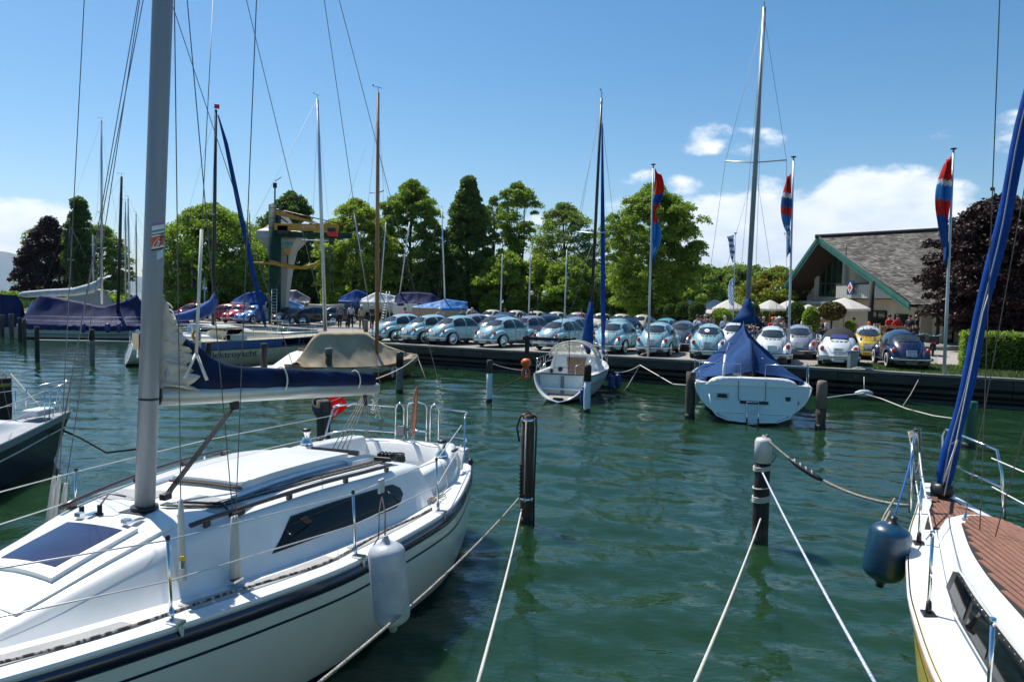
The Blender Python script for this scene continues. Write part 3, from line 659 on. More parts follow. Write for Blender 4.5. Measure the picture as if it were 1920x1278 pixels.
def plate_on(c, l1, l2, mat=ink, x=-1.945, z=.63):
    text(l1, .105, mat, 'plate_lettering', c, (x, 0, z+.055), (R_(72), 0, -PI/2), .001); text(l2, .105, mat, 'plate_lettering', c, (x-.018, 0, z-.06), (R_(72), 0, -PI/2), .001)
for c, a, b in zip(cars1[2:], ('UL', 'UL', 'IL', 'MS', 'IC-EA', 'RTA'), ('V 1', 'V 104', '28', 'I 28', 'IC 414', '303')): plate_on(c, a, b)
G2 = 'second row of parked cars'
for px, D, key, hd, lb in ((893, 41.8, 'grey', 43, 'grey car with a light blue door window, behind the fourth light blue car'), (940, 39.8, 'dark', 42, 'slate grey-blue car just behind the fourth light blue car, mostly hidden'), (998, 38.9, 'grey', 40, 'grey car with a side window in view, left of the small boat windscreen'),
                            (1080, 37.6, 'grey', 38, 'silvery grey car behind the fifth light blue car'), (1160, 37.0, 'light', 32, 'light blue car in the second row behind the blue furled jib'), (1282, 36.2, 'dark', 22, 'dark slate car between the two light blue cars right of the first flagpole'), (1378, 33.6, 'white', 18, 'white car hidden behind the peak of the blue boat cover')):
    car_mid(key, px, qy(px, 7.3), hd, lb, G2)
for px, D, key, hd, lb in ((1030, 43.6, 'navy', 40, 'dark blue car roof behind the grey cars, third row'), (1079, 42.2, 'navy', 40, 'dark navy car roof just left of the furled blue sail'), (1176, 41.6, 'navy', 36, 'navy car behind the light blue second-row car'), (1250, 40.0, 'turq', 30, 'turquoise car behind the row, its roof beside the first flagpole'), (945, 46.5, 'navy', 40, 'dark blue car roof far back between the cream cars and the slate one')):
    car_mid(key, px, qy(px, 11.8), hd, lb, 'third row of parked cars')
for i, (px, D) in enumerate(((875, 62), (923, 61.0), (967, 60.0), (1005, 58.6), (1043, 57.5), (1083, 56.4), (1128, 55.0), (1165, 54.0), (1205, 52.8))):
    car_mid('cream', px, max(D, qy(px, 17.2)), 216, ['leftmost cream car of the back row, behind the two standing men', 'second cream car from the left in the back row', 'third cream car from the left in the back row, behind a photographing man', 'fourth cream car from the left in the back row', 'fifth cream car of the back row, right of the middle bare pole', 'sixth cream car of the back row, by a red cap', 'third cream car from the right in the back row, behind the furled sails', 'cream car second from the right end of the back row', 'rightmost cream car of the back row, left of the first flagpole'][i], 'cream cars in the back row')
car_rear('silver', 1500, 33.0, 21, 'silver grey car standing alone right of the second flagpole', whitew=False)
car_rear('white', 1450, 29.9, 19, 'white car half hidden by the right edge of the blue boat cover')
c = car_rear('white_soft', 1575, 29.1, 24, 'white convertible with its black soft top closed, on the grass', soft=True, whitew=False, trim='body'); plate_on(c, 'PB H', 'VW 200H')
c = car_rear('yellow', 1629, 33.4, 26, 'yellow and white breakdown service car with an orange beacon', whitew=False); plate_on(c, 'M·Y', 'TR 1303H')
m_ = MB(); rows = []
for x in [-.93, -.8, -.6, -.4, -.2, 0, .2, .4, .55]:
    t_ = zr(x); r = []
    for q in range(11):
        a = PI*q/10; z = t_-.16+(.16)*math.sin(a); y = hwid(x, z)*(1 if q < 5 else -1) if q != 5 else 0; r.append(Vector((x, y*1.006, z+.006)))
    rows.append(r)
m_.grid(rows[::-1]); m_.build('roof_panel', C_['white'], c)
text('1140', .26, ink, 'roof_number', c, (-.86, 0, 1.39), (R_(35), 0, -PI/2), .002, xs=1.15)
s_ = 'ADAC STRASSENWACHT'
for i, ch in enumerate(s_):
    y = -(i-(len(s_)-1)/2)*.045; z = .90-.30*y*y*1.5
    if ch != ' ': text(ch, .075, ink, 'lid_lettering', c, (rearx(y, z)-.008, y, z), (R_(58), 0, -PI/2), .001)
m_ = MB(); m_.lathe([(.09, 0), (.09, .03), (.07, .04)], (-.1, 0, 1.50), 12); bc = m_.build('beacon_base', chrome, c); m_ = MB(); m_.lathe([(.07, .04), (.075, .1), (.06, .17), (.03, .2), (.001, .205)], (-.1, 0, 1.50), 12); m_.build('beacon', orange, c)
c = car_rear('navy', 1714, 28.6, 15, 'dark navy blue car with chrome wheels on the grass, rightmost of all', whitew=True); plate_on(c, 'GD-N', 'CV 92')
for px, D, key, hd, lb in ((430, 64, 'red', 95, 'red car behind the furled blue boom cover, far left of the car park'), (368, 66, 'red', 110, 'red car left of the far dark mast, partly hidden by the blue cover'), (452, 61.5, 'red', 190, 'red car with its rounded nose toward the lake'), (480, 60, 'blue', 200, 'mid blue car left of the crane column'), (548, 59, 'black', 15, 'black car with red tail lights at the crane foot'), (592, 60, 'black', 62, 'black car seen from the side right of the crane'), (632, 64, 'black', 60, 'black car far behind the white mast')):
    car_mid(key, px, D, hd, lb, 'older cars around the crane', whitew=False) if False else car_mid(key, px, D, hd, lb)
for k_, p in list(PROTO.items()):
    if not p['used']:
        for o in [x for x in bpy.data.objects if x == p['root'] or x.parent == p['root'] or (x.parent and x.parent.parent == p['root'])]: bpy.data.objects.remove(o)

# ------------------------------------------------------------------ people
def skin_mesh(verts, edges, radii, name, sub=1):
    me = bpy.data.meshes.new(name); me.from_pydata(verts, edges, []); o = bpy.data.objects.new(name, me); COL.objects.link(o)
    o.modifiers.new('s', 'SKIN'); sv = me.skin_vertices[0].data
    for i, r in enumerate(radii): sv[i].radius = r if isinstance(r, tuple) else (r, r); sv[i].use_root = (i == 0)
    if sub: md = o.modifiers.new('u', 'SUBSURF'); md.levels = sub
    dg = bpy.context.evaluated_depsgraph_get(); m2 = bpy.data.meshes.new_from_object(o.evaluated_get(dg)); m2.name = name; bpy.data.objects.remove(o)
    m2.polygons.foreach_set('use_smooth', [True]*len(m2.polygons)); return m2
def pose(kind):
    J = {'pel': (0, 0, .93), 'spi': (0, .01, 1.12), 'che': (0, 0, 1.32), 'nec': (0, .0, 1.46), 'hb': (0, .02, 1.56), 'ht': (0, .01, 1.68),
         'sl': (.17, 0, 1.40), 'sr': (-.17, 0, 1.40), 'el': (.24, .02, 1.14), 'er': (-.24, .02, 1.14), 'hl': (.25, .10, .90), 'hr': (-.25, .10, .90),
         'pl': (.10, 0, .88), 'pr': (-.10, 0, .88), 'kl': (.11, .03, .50), 'kr': (-.11, .03, .50), 'al': (.12, 0, .08), 'ar': (-.12, 0, .08), 'tl': (.13, .15, .04), 'tr': (-.13, .15, .04)}
    if kind == 'walk':
        J.update(kl=(.10, .16, .52), al=(.11, .26, .10), tl=(.11, .42, .09), kr=(-.10, -.06, .50), ar=(-.11, -.30, .14), tr=(-.11, -.20, .04), el=(.23, -.10, 1.15), hl=(.22, -.02, .92), er=(-.23, .12, 1.15), hr=(-.2, .28, .98))
    if kind == 'photo':
        J.update(el=(.27, .14, 1.24), hl=(.09, .28, 1.50), er=(-.27, .14, 1.24), hr=(-.09, .28, 1.50))
    if kind == 'hips':
        J.update(el=(.36, -.06, 1.16), hl=(.18, .06, 1.0), er=(-.26, .10, 1.15), hr=(-.10, .22, 1.10))
    if kind == 'sit':
        d = .42; J = {a: (x, y, z-d) for a, (x, y, z) in J.items()}
        J.update(kl=(.13, .42, .50), kr=(-.13, .42, .50), al=(.14, .40, .08), ar=(-.14, .40, .08), tl=(.14, .55, .04), tr=(-.14, .55, .04), pl=(.10, .02, .48), pr=(-.10, .02, .48), el=(.25, .10, .74), er=(-.25, .10, .74), hl=(.12, .34, .74), hr=(-.12, .34, .74))
    return J
RJ = {'pel': (.135, .10), 'spi': (.125, .095), 'che': (.16, .105), 'nec': .055, 'hb': (.085, .095), 'ht': (.075, .09), 'sl': .062, 'sr': .062, 'el': .042, 'er': .042, 'hl': .034, 'hr': .034, 'pl': .09, 'pr': .09, 'kl': .06, 'kr': .06, 'al': .042, 'ar': .042, 'tl': .035, 'tr': .035}
ED = [('pel', 'spi'), ('spi', 'che'), ('che', 'nec'), ('nec', 'hb'), ('hb', 'ht'), ('che', 'sl'), ('che', 'sr'), ('sl', 'el'), ('el', 'hl'), ('sr', 'er'), ('er', 'hr'), ('pel', 'pl'), ('pel', 'pr'), ('pl', 'kl'), ('kl', 'al'), ('pr', 'kr'), ('kr', 'ar'), ('al', 'tl'), ('ar', 'tr')]
PM_ = {}
def part_mesh(kind, sel, grow, nm, trims=()):
    J = pose(kind); ns_ = [n for n in J if n in sel]
    vs = []; idx = {}
    for n in ns_: idx[n] = len(vs); vs.append(J[n])
    def rr(n):
        r = RJ[n]; r = r if isinstance(r, tuple) else (r, r); return (r[0]+grow, r[1]+grow)
    return skin_mesh(vs, [(idx[a], idx[b]) for a, b in ED if a in idx and b in idx], [rr(n) for n in ns_], nm)
def extend_cuffs(kind, nm, frm, to, t):
    pass
def person_meshes(kind):
    if kind in PM_: return PM_[kind]
    b = part_mesh(kind, list(RJ), 0, 'body'); s_ = part_mesh(kind, ['pel', 'spi', 'che', 'sl', 'sr', 'el', 'er'], .02, 'shirt'); t = part_mesh(kind, ['pel', 'pl', 'pr', 'kl', 'kr', 'al', 'ar'], .02, 'trousers')
    J = pose(kind); h = MB(); c = Vector(J['ht'])+Vector((0, -.015, -.02)); h.lathe([(.088, -.05), (.098, 0), (.09, .06), (.06, .10), (.001, .115)], c, 12); fa = MB(); e = Vector(J['hb'])+Vector((0, .10, .03))
    fa.lathe([(.001, -.02), (.012, -.015), (.016, 0), (.001, .02)], e+Vector((0, .0, 0)), 6)
    hat = MB(); hat.lathe([(.001, -.01), (.135, -.01), (.14, 0), (.098, .01), (.095, .07), (.06, .10), (.001, .105)], c+Vector((0, .03, .03)), 12)
    sh = MB()
    for q in ('l', 'r'):
        a = Vector(J['a'+q]); t_ = Vector(J['t'+q]); sh.tube([a+Vector((0, -.05, -.03)), a.lerp(t_, .5)+Vector((0, 0, -.01)), t_+Vector((0, .02, 0))], [.05, .055, .04], 8)
    PM_[kind] = dict(body=b, shirt=s_, trousers=t, hair=h.mesh('hair', hair[0]), nose=fa.mesh('nose', skin), hat=hat.mesh('hat', whitep), shoes=sh.mesh('shoes', blackp)); return PM_[kind]
CLO = {}
def cloth(n, c): return pm('cloth_'+n, c, .85, var=.15, scale=8, bump=.2, bscale=40)
def person(kind, px, Y, face, shirt, trous, label, hr=0, hat=None, gz=QZ, h=1.0, group=None):
    ms = person_meshes(kind); root = thing('person', label, 'person', (posx(px, Y), Y, gz), R_(face), group); root.scale = (h, h, h)
    for nm, mt in (('body', skin), ('shirt', shirt), ('trousers', trous), ('shoes', blackp), ('hair', hair[hr]) if hat is None else ('hat', hat), ('nose', skin)):
        o = bpy.data.objects.new(nm, ms[nm]); COL.objects.link(o); o.parent = root
        if not ms[nm].materials: ms[nm].materials.append(None)
        o.material_slots[0].link = 'OBJECT'; o.material_slots[0].material = mt
    return root
cw = cloth('white', (.62, .63, .64)); cg = cloth('grey', (.20, .21, .22)); ck = cloth('black', (.015, .015, .017)); cn = cloth('navy', (.02, .03, .08)); cr = cloth('red', (.50, .02, .02)); cgn = cloth('green', (.02, .16, .08)); cbe = cloth('beige', (.42, .34, .22)); cy = cloth('yellow', (.62, .36, .03)); clb = cloth('pale_blue', (.32, .42, .62)); cbr = cloth('brown', (.12, .08, .05)); cmn = cloth('mint', (.20, .48, .34)); cpk = cloth('pink', (.55, .3, .3))
def gY(px, py): return at(px, py, QZ).y
person('walk', 637, 56, 200, cg, ck, 'person in a grey top and black trousers walking left of the woman with the dog', 1)
person('stand', 658, 57, 180, cw, ck, 'woman in a white top and long black skirt beside the small dog', 2)
person('walk', 678, 53.5, 190, cbe, cbr, 'person in a beige coat and pale hat walking on the gravel', 1, hat=whitep)
person('stand', 697, 56, 240, cn, ck, 'person in a dark jacket left of the wooden mast', 1)
person('stand', 572, 62, 180, cw, ck, 'person in a white shirt and cap behind the black car by the crane', 1, hat=whitep)
person('photo', 825, 48, 180, clb, cn, 'person in a white cap taking a photograph behind the third light blue car', 0, hat=whitep)
person('stand', 867, 49, 180, cgn, cn, 'man in a green jumper between the cars', 0)
person('stand', 885, 50, 200, ck, ck, 'man in a black jacket and white shirt right of the man in green', 1)
person('photo', 947, 50, 180, cbe, ck, 'person in a beige top holding a camera in front of the cream cars', 0)
person('stand', 998, 51, 190, ck, ck, 'person in sunglasses and dark clothes between the cream cars', 2)
person('stand', 1090, 52.5, 180, cr, ck, 'person in a red top far back between cream cars near the furled sail', 2)
person('stand', 759, 46, 180, cr, cn, 'person with brown hair behind the second light blue car', 0)
person('stand', 366, 58, 150, ck, ck, 'person in black standing far left behind the big mast', 2)
for args in (('stand', 1308, 40.5, 200, cw, ck, 'person in white talking at the terrace planter', 0), ('stand', 1315, 38.6, 150, clb, ck, 'person in a pale blue shirt in front of the terrace bushes', 2), ('stand', 1322, 41.5, 190, cg, ck, 'grey-haired person behind the pale blue shirt', 1), ('hips', 1327, 38, 170, ck, ck, 'person in a black waistcoat over white at the edge of the car row', 2),
             ('stand', 1359, 39.5, 180, clb, clb, 'person in a grey cap and light blue dress by the terrace hedge', 1), ('stand', 1332, 43, 180, cpk, ck, 'person in pink further back by the planters', 0)):
    person(*args)
P0_ = [(1418, 44, cn, 2), (1425, 42, ck, 0), (1432, 43, cg, 1), (1449, 41, cr, 0), (1454, 43, cmn, 1), (1462, 43, cy, 1), (1457, 40, cg, 1), (1468, 41.5, cpk, 0), (1400, 46, cn, 2), (1385, 47, ck, 0), (1534, 44, cpk, 0), (1541, 43, ck, 1), (1550, 44, cw, 2), (1492, 47, ck, 1), (1509, 48, cw, 2), (1601, 46, cpk, 0)]
WHO = ['navy top', 'black top', 'grey blouse', 'red top and red cap', 'mint green shirt', 'yellow shirt and white cap', 'grey shirt, back to the lake', 'pink top', 'navy jacket', 'black shirt', 'pink blouse', 'black jacket', 'white blouse', 'dark top', 'white shirt', 'rosy top']
WH2 = ['left of the blue boat cover edge', 'beside the navy top', 'near the middle terrace parasols', 'under the middle parasol', 'left of the yellow shirt', 'left of the second flagpole', 'in front of the yellow shirt', 'against the second flagpole', 'behind the mast with the blue boot', 'farthest left under the parasols', 'beside the terracotta trough', 'right of the pink blouse by the bronze tree', 'below the bronze-leaved tree', 'behind the easel board', 'behind the bamboo pot', 'under the large parasol edge']
for i, (px, D, c, hr_) in enumerate(P0_):
    person('sit', px, D, random.choice([150, 180, 220, 90]), c, cn, 'seated guest in a %s %s' % (WHO[i], WH2[i]), hr_, hat=(redp if i == 3 else whitep if i == 5 else None), gz=QZ+.35, group='guests seated under the terrace parasols')
person('stand', 1668, 43, 190, cr, ck, 'man in a red shirt leaning on the bar table, left one of two', 2, gz=QZ+.2)
person('hips', 1683, 42, 200, cr, ck, 'man in a red shirt standing at the bar table, right one of two', 0, gz=QZ+.2)
person('stand', 1706, 44, 120, ck, ck, 'person in black in the shade of the porch', 2, gz=QZ+.2)
person('stand', 1719, 45, 230, ck, cn, 'dark-clothed person by the porch post', 1, gz=QZ+.2)
# small dog
dg_ = thing('dog', 'small dark dog on a lead beside the woman in the black skirt', 'dog', (posx(651, 56), 56, QZ), R_(200))
me = skin_mesh([(0, -.22, .34), (0, 0, .33), (0, .2, .36), (0, .3, .46), (0, .38, .5), (0, .46, .46), (.07, .2, .3), (.07, .22, .15), (.07, .22, .02), (-.07, .2, .3), (-.07, .22, .15), (-.07, .22, .02), (.07, -.22, .28), (.07, -.27, .15), (.07, -.23, .02), (-.07, -.22, .28), (-.07, -.27, .15), (-.07, -.23, .02), (0, -.34, .44), (0, -.42, .52)],
               [(0, 1), (1, 2), (2, 3), (3, 4), (4, 5), (2, 6), (6, 7), (7, 8), (2, 9), (9, 10), (10, 11), (0, 12), (12, 13), (13, 14), (0, 15), (15, 16), (16, 17), (0, 18), (18, 19)], [.10, .105, .12, .075, .07, .035, .05, .03, .025, .05, .03, .025, .06, .03, .025, .06, .03, .025, .03, .015], 'body')
me.materials.append(ck); o = bpy.data.objects.new('body', me); COL.objects.link(o); o.parent = dg_
m_ = MB()
for sx in (-1, 1): m_.poly([Vector((sx*.03, .36, .55)), Vector((sx*.08, .36, .55)), Vector((sx*.06, .35, .62))]); m_.poly([Vector((sx*.03, .37, .55)), Vector((sx*.06, .36, .62)), Vector((sx*.08, .37, .55))])
m_.build('ears', ck, dg_)

# ------------------------------------------------------------------ flagpoles and flags
pole_m = pm('flagpole_paint', (.50, .56, .62), .35, metal=.2, var=.08)
fr_, fb_, fl_, fw_ = [pm('cloth_flag_'+n, c, .85, var=.15, scale=8, trans=.45) for n, c in (('red', (.68, .03, .02)), ('blue', (.02, .12, .42)), ('light_blue', (.04, .28, .62)), ('white', (.7, .72, .75)))]
def flagpole(px, pyb, pxt, pyt, label, r=.055, Y=None, gz=QZ, cap=True, cat='flagpole'):
    b = at(px, pyb, gz) if Y is None else Vector((posx(px, Y), Y, gz)); t = aty(pxt, pyt, b.y); root = thing('flagpole', label, cat, b)
    tp = t-b; m_ = MB(); m_.tube([Vector((0, 0, -.1)), tp*.3, tp*.6, tp], [r, r*.9, r*.75, r*.55], 12); m_.build('pole', pole_m, root)
    if cap: m_ = MB(); m_.lathe([(.03, 0), (.10, .02), (.11, .05), (.03, .07)], tp, 10); m_.build('finial', blackp, root)
    return root, b, tp
def limp_flag(base, tp, f0, f1, wid, cols, label, side=1, letters=None, ph=0, name='flag', a0=0):
    """a banner hanging in folds from its pole; f0..f1 = fractions of the pole height"""
    m_ = MB(); nr = 44; nc = 14; rows = []; mats = [c for c, _ in cols]
    for i in range(nr+1):
        v = i/nr; z = lerp(f0, f1, v); p = tp*z; w_ = wid(v); r = []
        for j in range(nc+1):
            u = j/nc; x = side*(w_*u+.035*math.sin(u*9+v*7+ph))+.06*side; y = .10*math.sin(u*11+ph+v*3)*(.3+u)+.05*math.sin(v*9+u*4+ph)
            r.append(p+Vector((x*math.cos(a0)-y*math.sin(a0), y*math.cos(a0)+x*math.sin(a0), -.35*u*(f0-f1)*tp.z*.22)))
        rows.append(r)
    m_.grid(rows); me = m_.mesh(name, mats); acc = 0; lim = []
    for _, c in cols: acc += c; lim.append(acc)
    idx = []
    for i in range(nr):
        for j in range(nc):
            v = (i+.5)/nr+(.10*(j/nc-.5)); k = next((q for q, l in enumerate(lim) if v <= l), len(lim)-1); idx.append(k)
    me.polygons.foreach_set('material_index', idx); o = bpy.data.objects.new(name, me); COL.objects.link(o); o.location = base
    md = o.modifiers.new('t', 'SOLIDIFY'); md.thickness = .004
    tag(o, label, 'flag'); return o
r1, b1, t1 = flagpole(1215, 669, 1225, 310, 'pale flagpole at the quay edge, leftmost with a red and blue flag')
limp_flag(b1, t1, .985, .52, lambda v: .40*abs(math.sin(v*6.2+.5))*(1-.45*v)+.07, [(fr_, .16), (fr_, .08), (fb_, .12), (fr_, .20), (fl_, .38), (fb_, .06)], 'red and blue flag hanging limp on the leftmost flagpole', 1, ph=.4)
r2, b2, t2 = flagpole(1478, 682, 1488, 296, 'pale flagpole between the blue covered boat and the silver car')
F2 = limp_flag(b2, t2, .93, .55, lambda v: .27*math.sin(min(1, v*1.3+.12)*PI)**.6+.08, [(fr_, .22), (fw_, .06), (fb_, .12), (fr_, .10), (fl_, .5)], 'red and blue flag hanging limp on the middle flagpole', -1, ph=1.5)
r3, b3, t3 = flagpole(1770, 703, 1788, 281, 'tall pale flagpole at the right end of the quay grass', r=.06)
limp_flag(b3, t3, .975, .53, lambda v: .34*math.sin(min(1, v*1.05+.12)*PI)**.7+.08, [(fr_, .20), (fw_, .05), (fl_, .15), (fr_, .16), (fb_, .44)], 'red and blue flag on the tallest flagpole at right', -1, ph=2.2)
for fl_o, b_, t_, f_, s_, a in ((F2, b2, t2, .665, -.22, 'OF'), (F2, b2, t2, .635, -.22, 'BUR'), (F2, b2, t2, .615, -.20, 'UR')):
    text(a, .17, fw_, 'flag_lettering', fl_o, t_*f_+Vector((s_, -.17, 0)), (PI/2, R_(-12), 0), .001)
r4, b4, t4 = flagpole(1375, 600, 1379, 438, 'thin pole with a striped white and blue flag behind the terrace', Y=50, r=.04)
stripes = []
for i in range(9): stripes += [((fl_ if i % 2 else fw_), .111)]
limp_flag(b4, t4, .99, .74, lambda v: .5*(1-v)+.05, stripes, 'small blue and white striped flag near the top of its pole', -1, ph=.2)
def lozenge():
    n = 12; m_ = MB(); rows = []
    for i in range(25):
        v = i/24; p = t4*lerp(.58, .32, v); rows.append([p+Vector((-.06-(.30*math.sin(v*PI)**.5+.06)*j/6, .06*math.sin(j*1.4+v*5), 0)) for j in range(7)])
    m_.grid(rows); me = m_.mesh('flag', [fw_, fl_]); me.polygons.foreach_set('material_index', [((i//2+j//1) % 2) for i in range(24) for j in range(6)])
    o = bpy.data.objects.new('flag', me); COL.objects.link(o); o.location = b4; tag(o, 'white and blue lozenge flag hanging lower on the thin terrace pole', 'flag')
lozenge()
for px, yb, pt, yt, D, lb in ((938, 600, 942, 476, 62, 'left of the three bare pale poles behind the cars'), (991, 600, 995, 465, 60, 'middle of the three bare pale poles behind the cars'), (1058, 600, 1063, 469, 57, 'right of the three bare pale poles behind the cars')):
    flagpole(px, yb, pt, yt, 'bare pale pole, '+lb, r=.07, Y=D, cap=False, cat='pole')
lp = thing('street_lamp', 'double-headed street lamp behind the cream cars', 'street lamp', (posx(1008, 64), 64, QZ)); h_ = aty(1008, 551, 64).z-QZ
m_ = MB(); m_.tube([(0, 0, 0), (0, 0, h_)], .05, 8); m_.tube([(-.55, 0, h_-.1), (0, 0, h_-.25), (.55, 0, h_-.1)], .03, 6); m_.build('post', alud, lp)
for sx in (-1, 1): m_ = MB(); m_.lathe([(.001, -.2), (.16, -.12), (.2, 0), (.16, .12), (.001, .2)], (sx*.55, 0, h_+.08), 12); m_.build('lamp_globe', pm('lamp_globe_glass', (.55, .5, .45), .2), lp)

# ------------------------------------------------------------------ terrace: parasols, clipped balls, planters
par = pm('parasol_canvas', (.72, .70, .64), .8, var=.08, trans=.3, bump=.1)
woodp = pm('parasol_pole_wood', (.30, .18, .09), .6)
def parasol(px, ytop, wpx, D, label, gz=QZ, drop=.75):
    top = aty(px, ytop, D); W = wpx/2*D/FPX; root = thing('parasol', label, 'parasol', (top.x, D, gz), random.uniform(-.2, .3), 'parasols on the terrace'); H_ = top.z-gz
    m_ = MB(); rows = []
    for k in range(6):
        t = k/5; rr = W*t*1.12; zz = H_-drop*(t**1.25)*.85; rows.append([Vector((rr*math.cos(a*PI/4+PI/8)*(1/max(abs(math.cos(a*PI/4+PI/8)), abs(math.sin(a*PI/4+PI/8))))*.8, rr*math.sin(a*PI/4+PI/8)*(1/max(abs(math.cos(a*PI/4+PI/8)), abs(math.sin(a*PI/4+PI/8))))*.8, zz-(.03*t if a % 2 else 0))) for a in range(8)])
    rows[0] = [Vector((.01*math.cos(a), .01*math.sin(a), H_)) for a in range(8)]
    m_.grid(rows, smooth=False, closeu=True); m_.grid([rows[-1], [v-Vector((0, 0, .14)) for v in rows[-1]]], smooth=False, closeu=True); m_.build('canopy', par, root)
    m_ = MB(); m_.tube([(0, 0, 0), (0, 0, H_)], .04, 8); m_.build('pole', woodp, root)
    m_ = MB()
    for a in range(8): m_.tube([Vector((0, 0, H_-.12)), rows[-1][a]*.98+Vector((0, 0, -.03))], .012, 4)
    m_.build('ribs', woodp, root); m_ = MB(); m_.lathe([(.3, 0), (.3, .08), (.06, .1)], (0, 0, 0), 12); m_.build('base', concrete, root)
    return root
for px, yt, w_, D, lb in ((1293, 562, 58, 60, 'leftmost white parasol, above the clipped balls'), (1305, 564, 46, 66, 'small white parasol just right of the leftmost one'), (1341, 561, 66, 58, 'white parasol left of the striped flag pole'), (1367, 561, 64, 53, 'wide white parasol behind the thin striped flag pole'), (1344, 573, 60, 64, 'low far white parasol under the two at left'), (1409, 565, 46, 60, 'white parasol right of the covered boat mast'), (1444, 562, 62, 55, 'white parasol left of the second flagpole'), (1481, 562, 62, 56, 'white parasol behind the second flagpole'), (1516, 570, 56, 60, 'far white parasol right of the second flagpole'), (1445, 582, 50, 70, 'low distant parasol with dangling fringe'), (1583, 558, 104, 46, 'largest white parasol in front of the balcony')):
    parasol(px, yt, w_, D, lb)
tcm = pm('terracotta', (.30, .11, .055), .85, var=.3, scale=3)
def ball(px, py, rpx, D, label, lm=LT, n=2600, size=.05, stem=True, name='topiary', cat='topiary', sq=1.0, mix=None, pot=True):
    c = aty(px, py, D); r = rpx*D/FPX; root = thing(name, label, cat, (c.x, D, QZ)); rng = np.random.default_rng(int(px)); cz = c.z-QZ
    v, f = leaves(np.array([[0, 0, cz]]), np.array([r]), n, size, rng, sq, 0, tri=False); d = rng.normal(size=(n, 3)); d /= np.linalg.norm(d, axis=1)[:, None]
    off = (d*r*rng.uniform(.86, 1.03, n)[:, None]*np.array([1, 1, sq])+np.array([0, 0, cz])); vc = v.reshape(-1, 4, 3); vc = vc-vc.mean(1, keepdims=True)+off[:, None, :]
    mi = (rng.random(n) < mix[1]).astype(np.int32) if mix else None
    raw_mesh('foliage', vc.reshape(-1, 3), f, [lm]+([mix[0]] if mix else []), False, root, mi)
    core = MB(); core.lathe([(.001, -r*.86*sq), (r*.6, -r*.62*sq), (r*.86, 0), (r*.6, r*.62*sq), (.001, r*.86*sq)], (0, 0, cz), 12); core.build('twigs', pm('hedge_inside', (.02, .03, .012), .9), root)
    if stem: m_ = MB(); m_.tube([(0, 0, .3), (0, 0, max(.35, cz-r*.5))], .05, 8); m_.build('stem', bark, root)
    if pot: m_ = MB(); m_.lathe([(.24, 0), (.32, .42), (.34, .42), (.34, .48), (.29, .48), (.27, .40), (.001, .38)], (0, 0, 0), 16); m_.build('pot', tcm, root)
    return root
for px, py, rp, D, lb in ((1241, 581, 9, 50, 'leftmost clipped ball tree of the terrace'), (1257, 581, 12, 49, 'second clipped ball tree of the terrace'), (1281, 580, 14, 47, 'third clipped ball tree, above the terracotta trough'), (1307, 580, 16, 45.5, 'fourth and largest clipped ball tree'), (1412, 580, 12, 50, 'clipped ball tree behind the boat cover peak'), (1492, 582, 16, 46, 'dark clipped ball tree right of the second flagpole')):
    ball(px, py, rp, D, lb, name='ball_tree', cat='ball tree')
ball(1352, 598, 21, 44, 'broad bright green bush beside the thin flag pole', LB, 4000, .06, False, 'bush', 'bush', .95, pot=False)
ball(1594, 610, 9, 41, 'small round bush right of the bronze-leaved tree', LB, 1500, .05, False, 'bush', 'bush', pot=False)
ball(1521, 600, 16, 42, 'bamboo-like light green plant in a terracotta pot', LB, 2600, .06, False, 'potted_plant', 'plant', 1.6)
ball(1560, 583, 24, 41, 'bronze-leaved ornamental tree in a terracotta trough', LBR, 3000, .07, True, 'ornamental_tree', 'tree', .7, mix=(LB, .2))
for px, py, w_, D, lb in ((1294, 606, 1.0, 46, 'long terracotta trough below the fourth clipped ball'), (1560, 617, 2.0, 40.5, 'low terracotta trough under the bronze-leaved tree'), (1250, 603, .8, 49, 'small terracotta trough under the left clipped balls')):
    m_ = MB(); m_.box((0, 0, .22), (w_, .42, .44), taper=1.08); o = m_.build('planter', tcm, bevel=.02); o.location = (posx(px, D), D, QZ); tag(o, lb, 'planter')
def easel(px, D, h_, label):
    root = thing('easel_board', label, 'easel board', (posx(px, D), D, QZ), .2); wd_ = .28
    for sx in (-1, 1): m_ = MB(); m_.tube([(sx*wd_, 0, 0), (sx*wd_*.55, .18, h_)], .028, 6); m_.build('leg', pm('pale_wood', (.42, .33, .22), .7), root)
    m_ = MB(); m_.tube([(0, .55, 0), (0, .18, h_-.05)], .024, 6); m_.build('rear_leg', pm('pale_wood', (.42, .33, .22), .7), root)
    m_ = MB(); m_.box((0, .17, h_-.02), (wd_*1.3, .05, .06)); m_.box((0, .09, h_*.5), (wd_*1.75, .04, .05)); m_.build('crossbar', pm('pale_wood', (.42, .33, .22), .7), root)
    return root
e_ = easel(1520, 38, 1.35, 'wooden easel with a dark notice board and white sheet, right of the second flagpole'); m_ = MB(); m_.box((0, .06, .85), (.34, .03, .6), M=Matrix.Rotation(R_(-8), 3, 'X')); bd = m_.build('board', blackp, e_); m_ = MB(); m_.box((0, .035, .9), (.24, .01, .3), M=Matrix.Rotation(R_(-8), 3, 'X')); m_.build('sheet', whitep, bd)
easel(1649, 37, 1.55, 'bare wooden easel behind the yellow car')

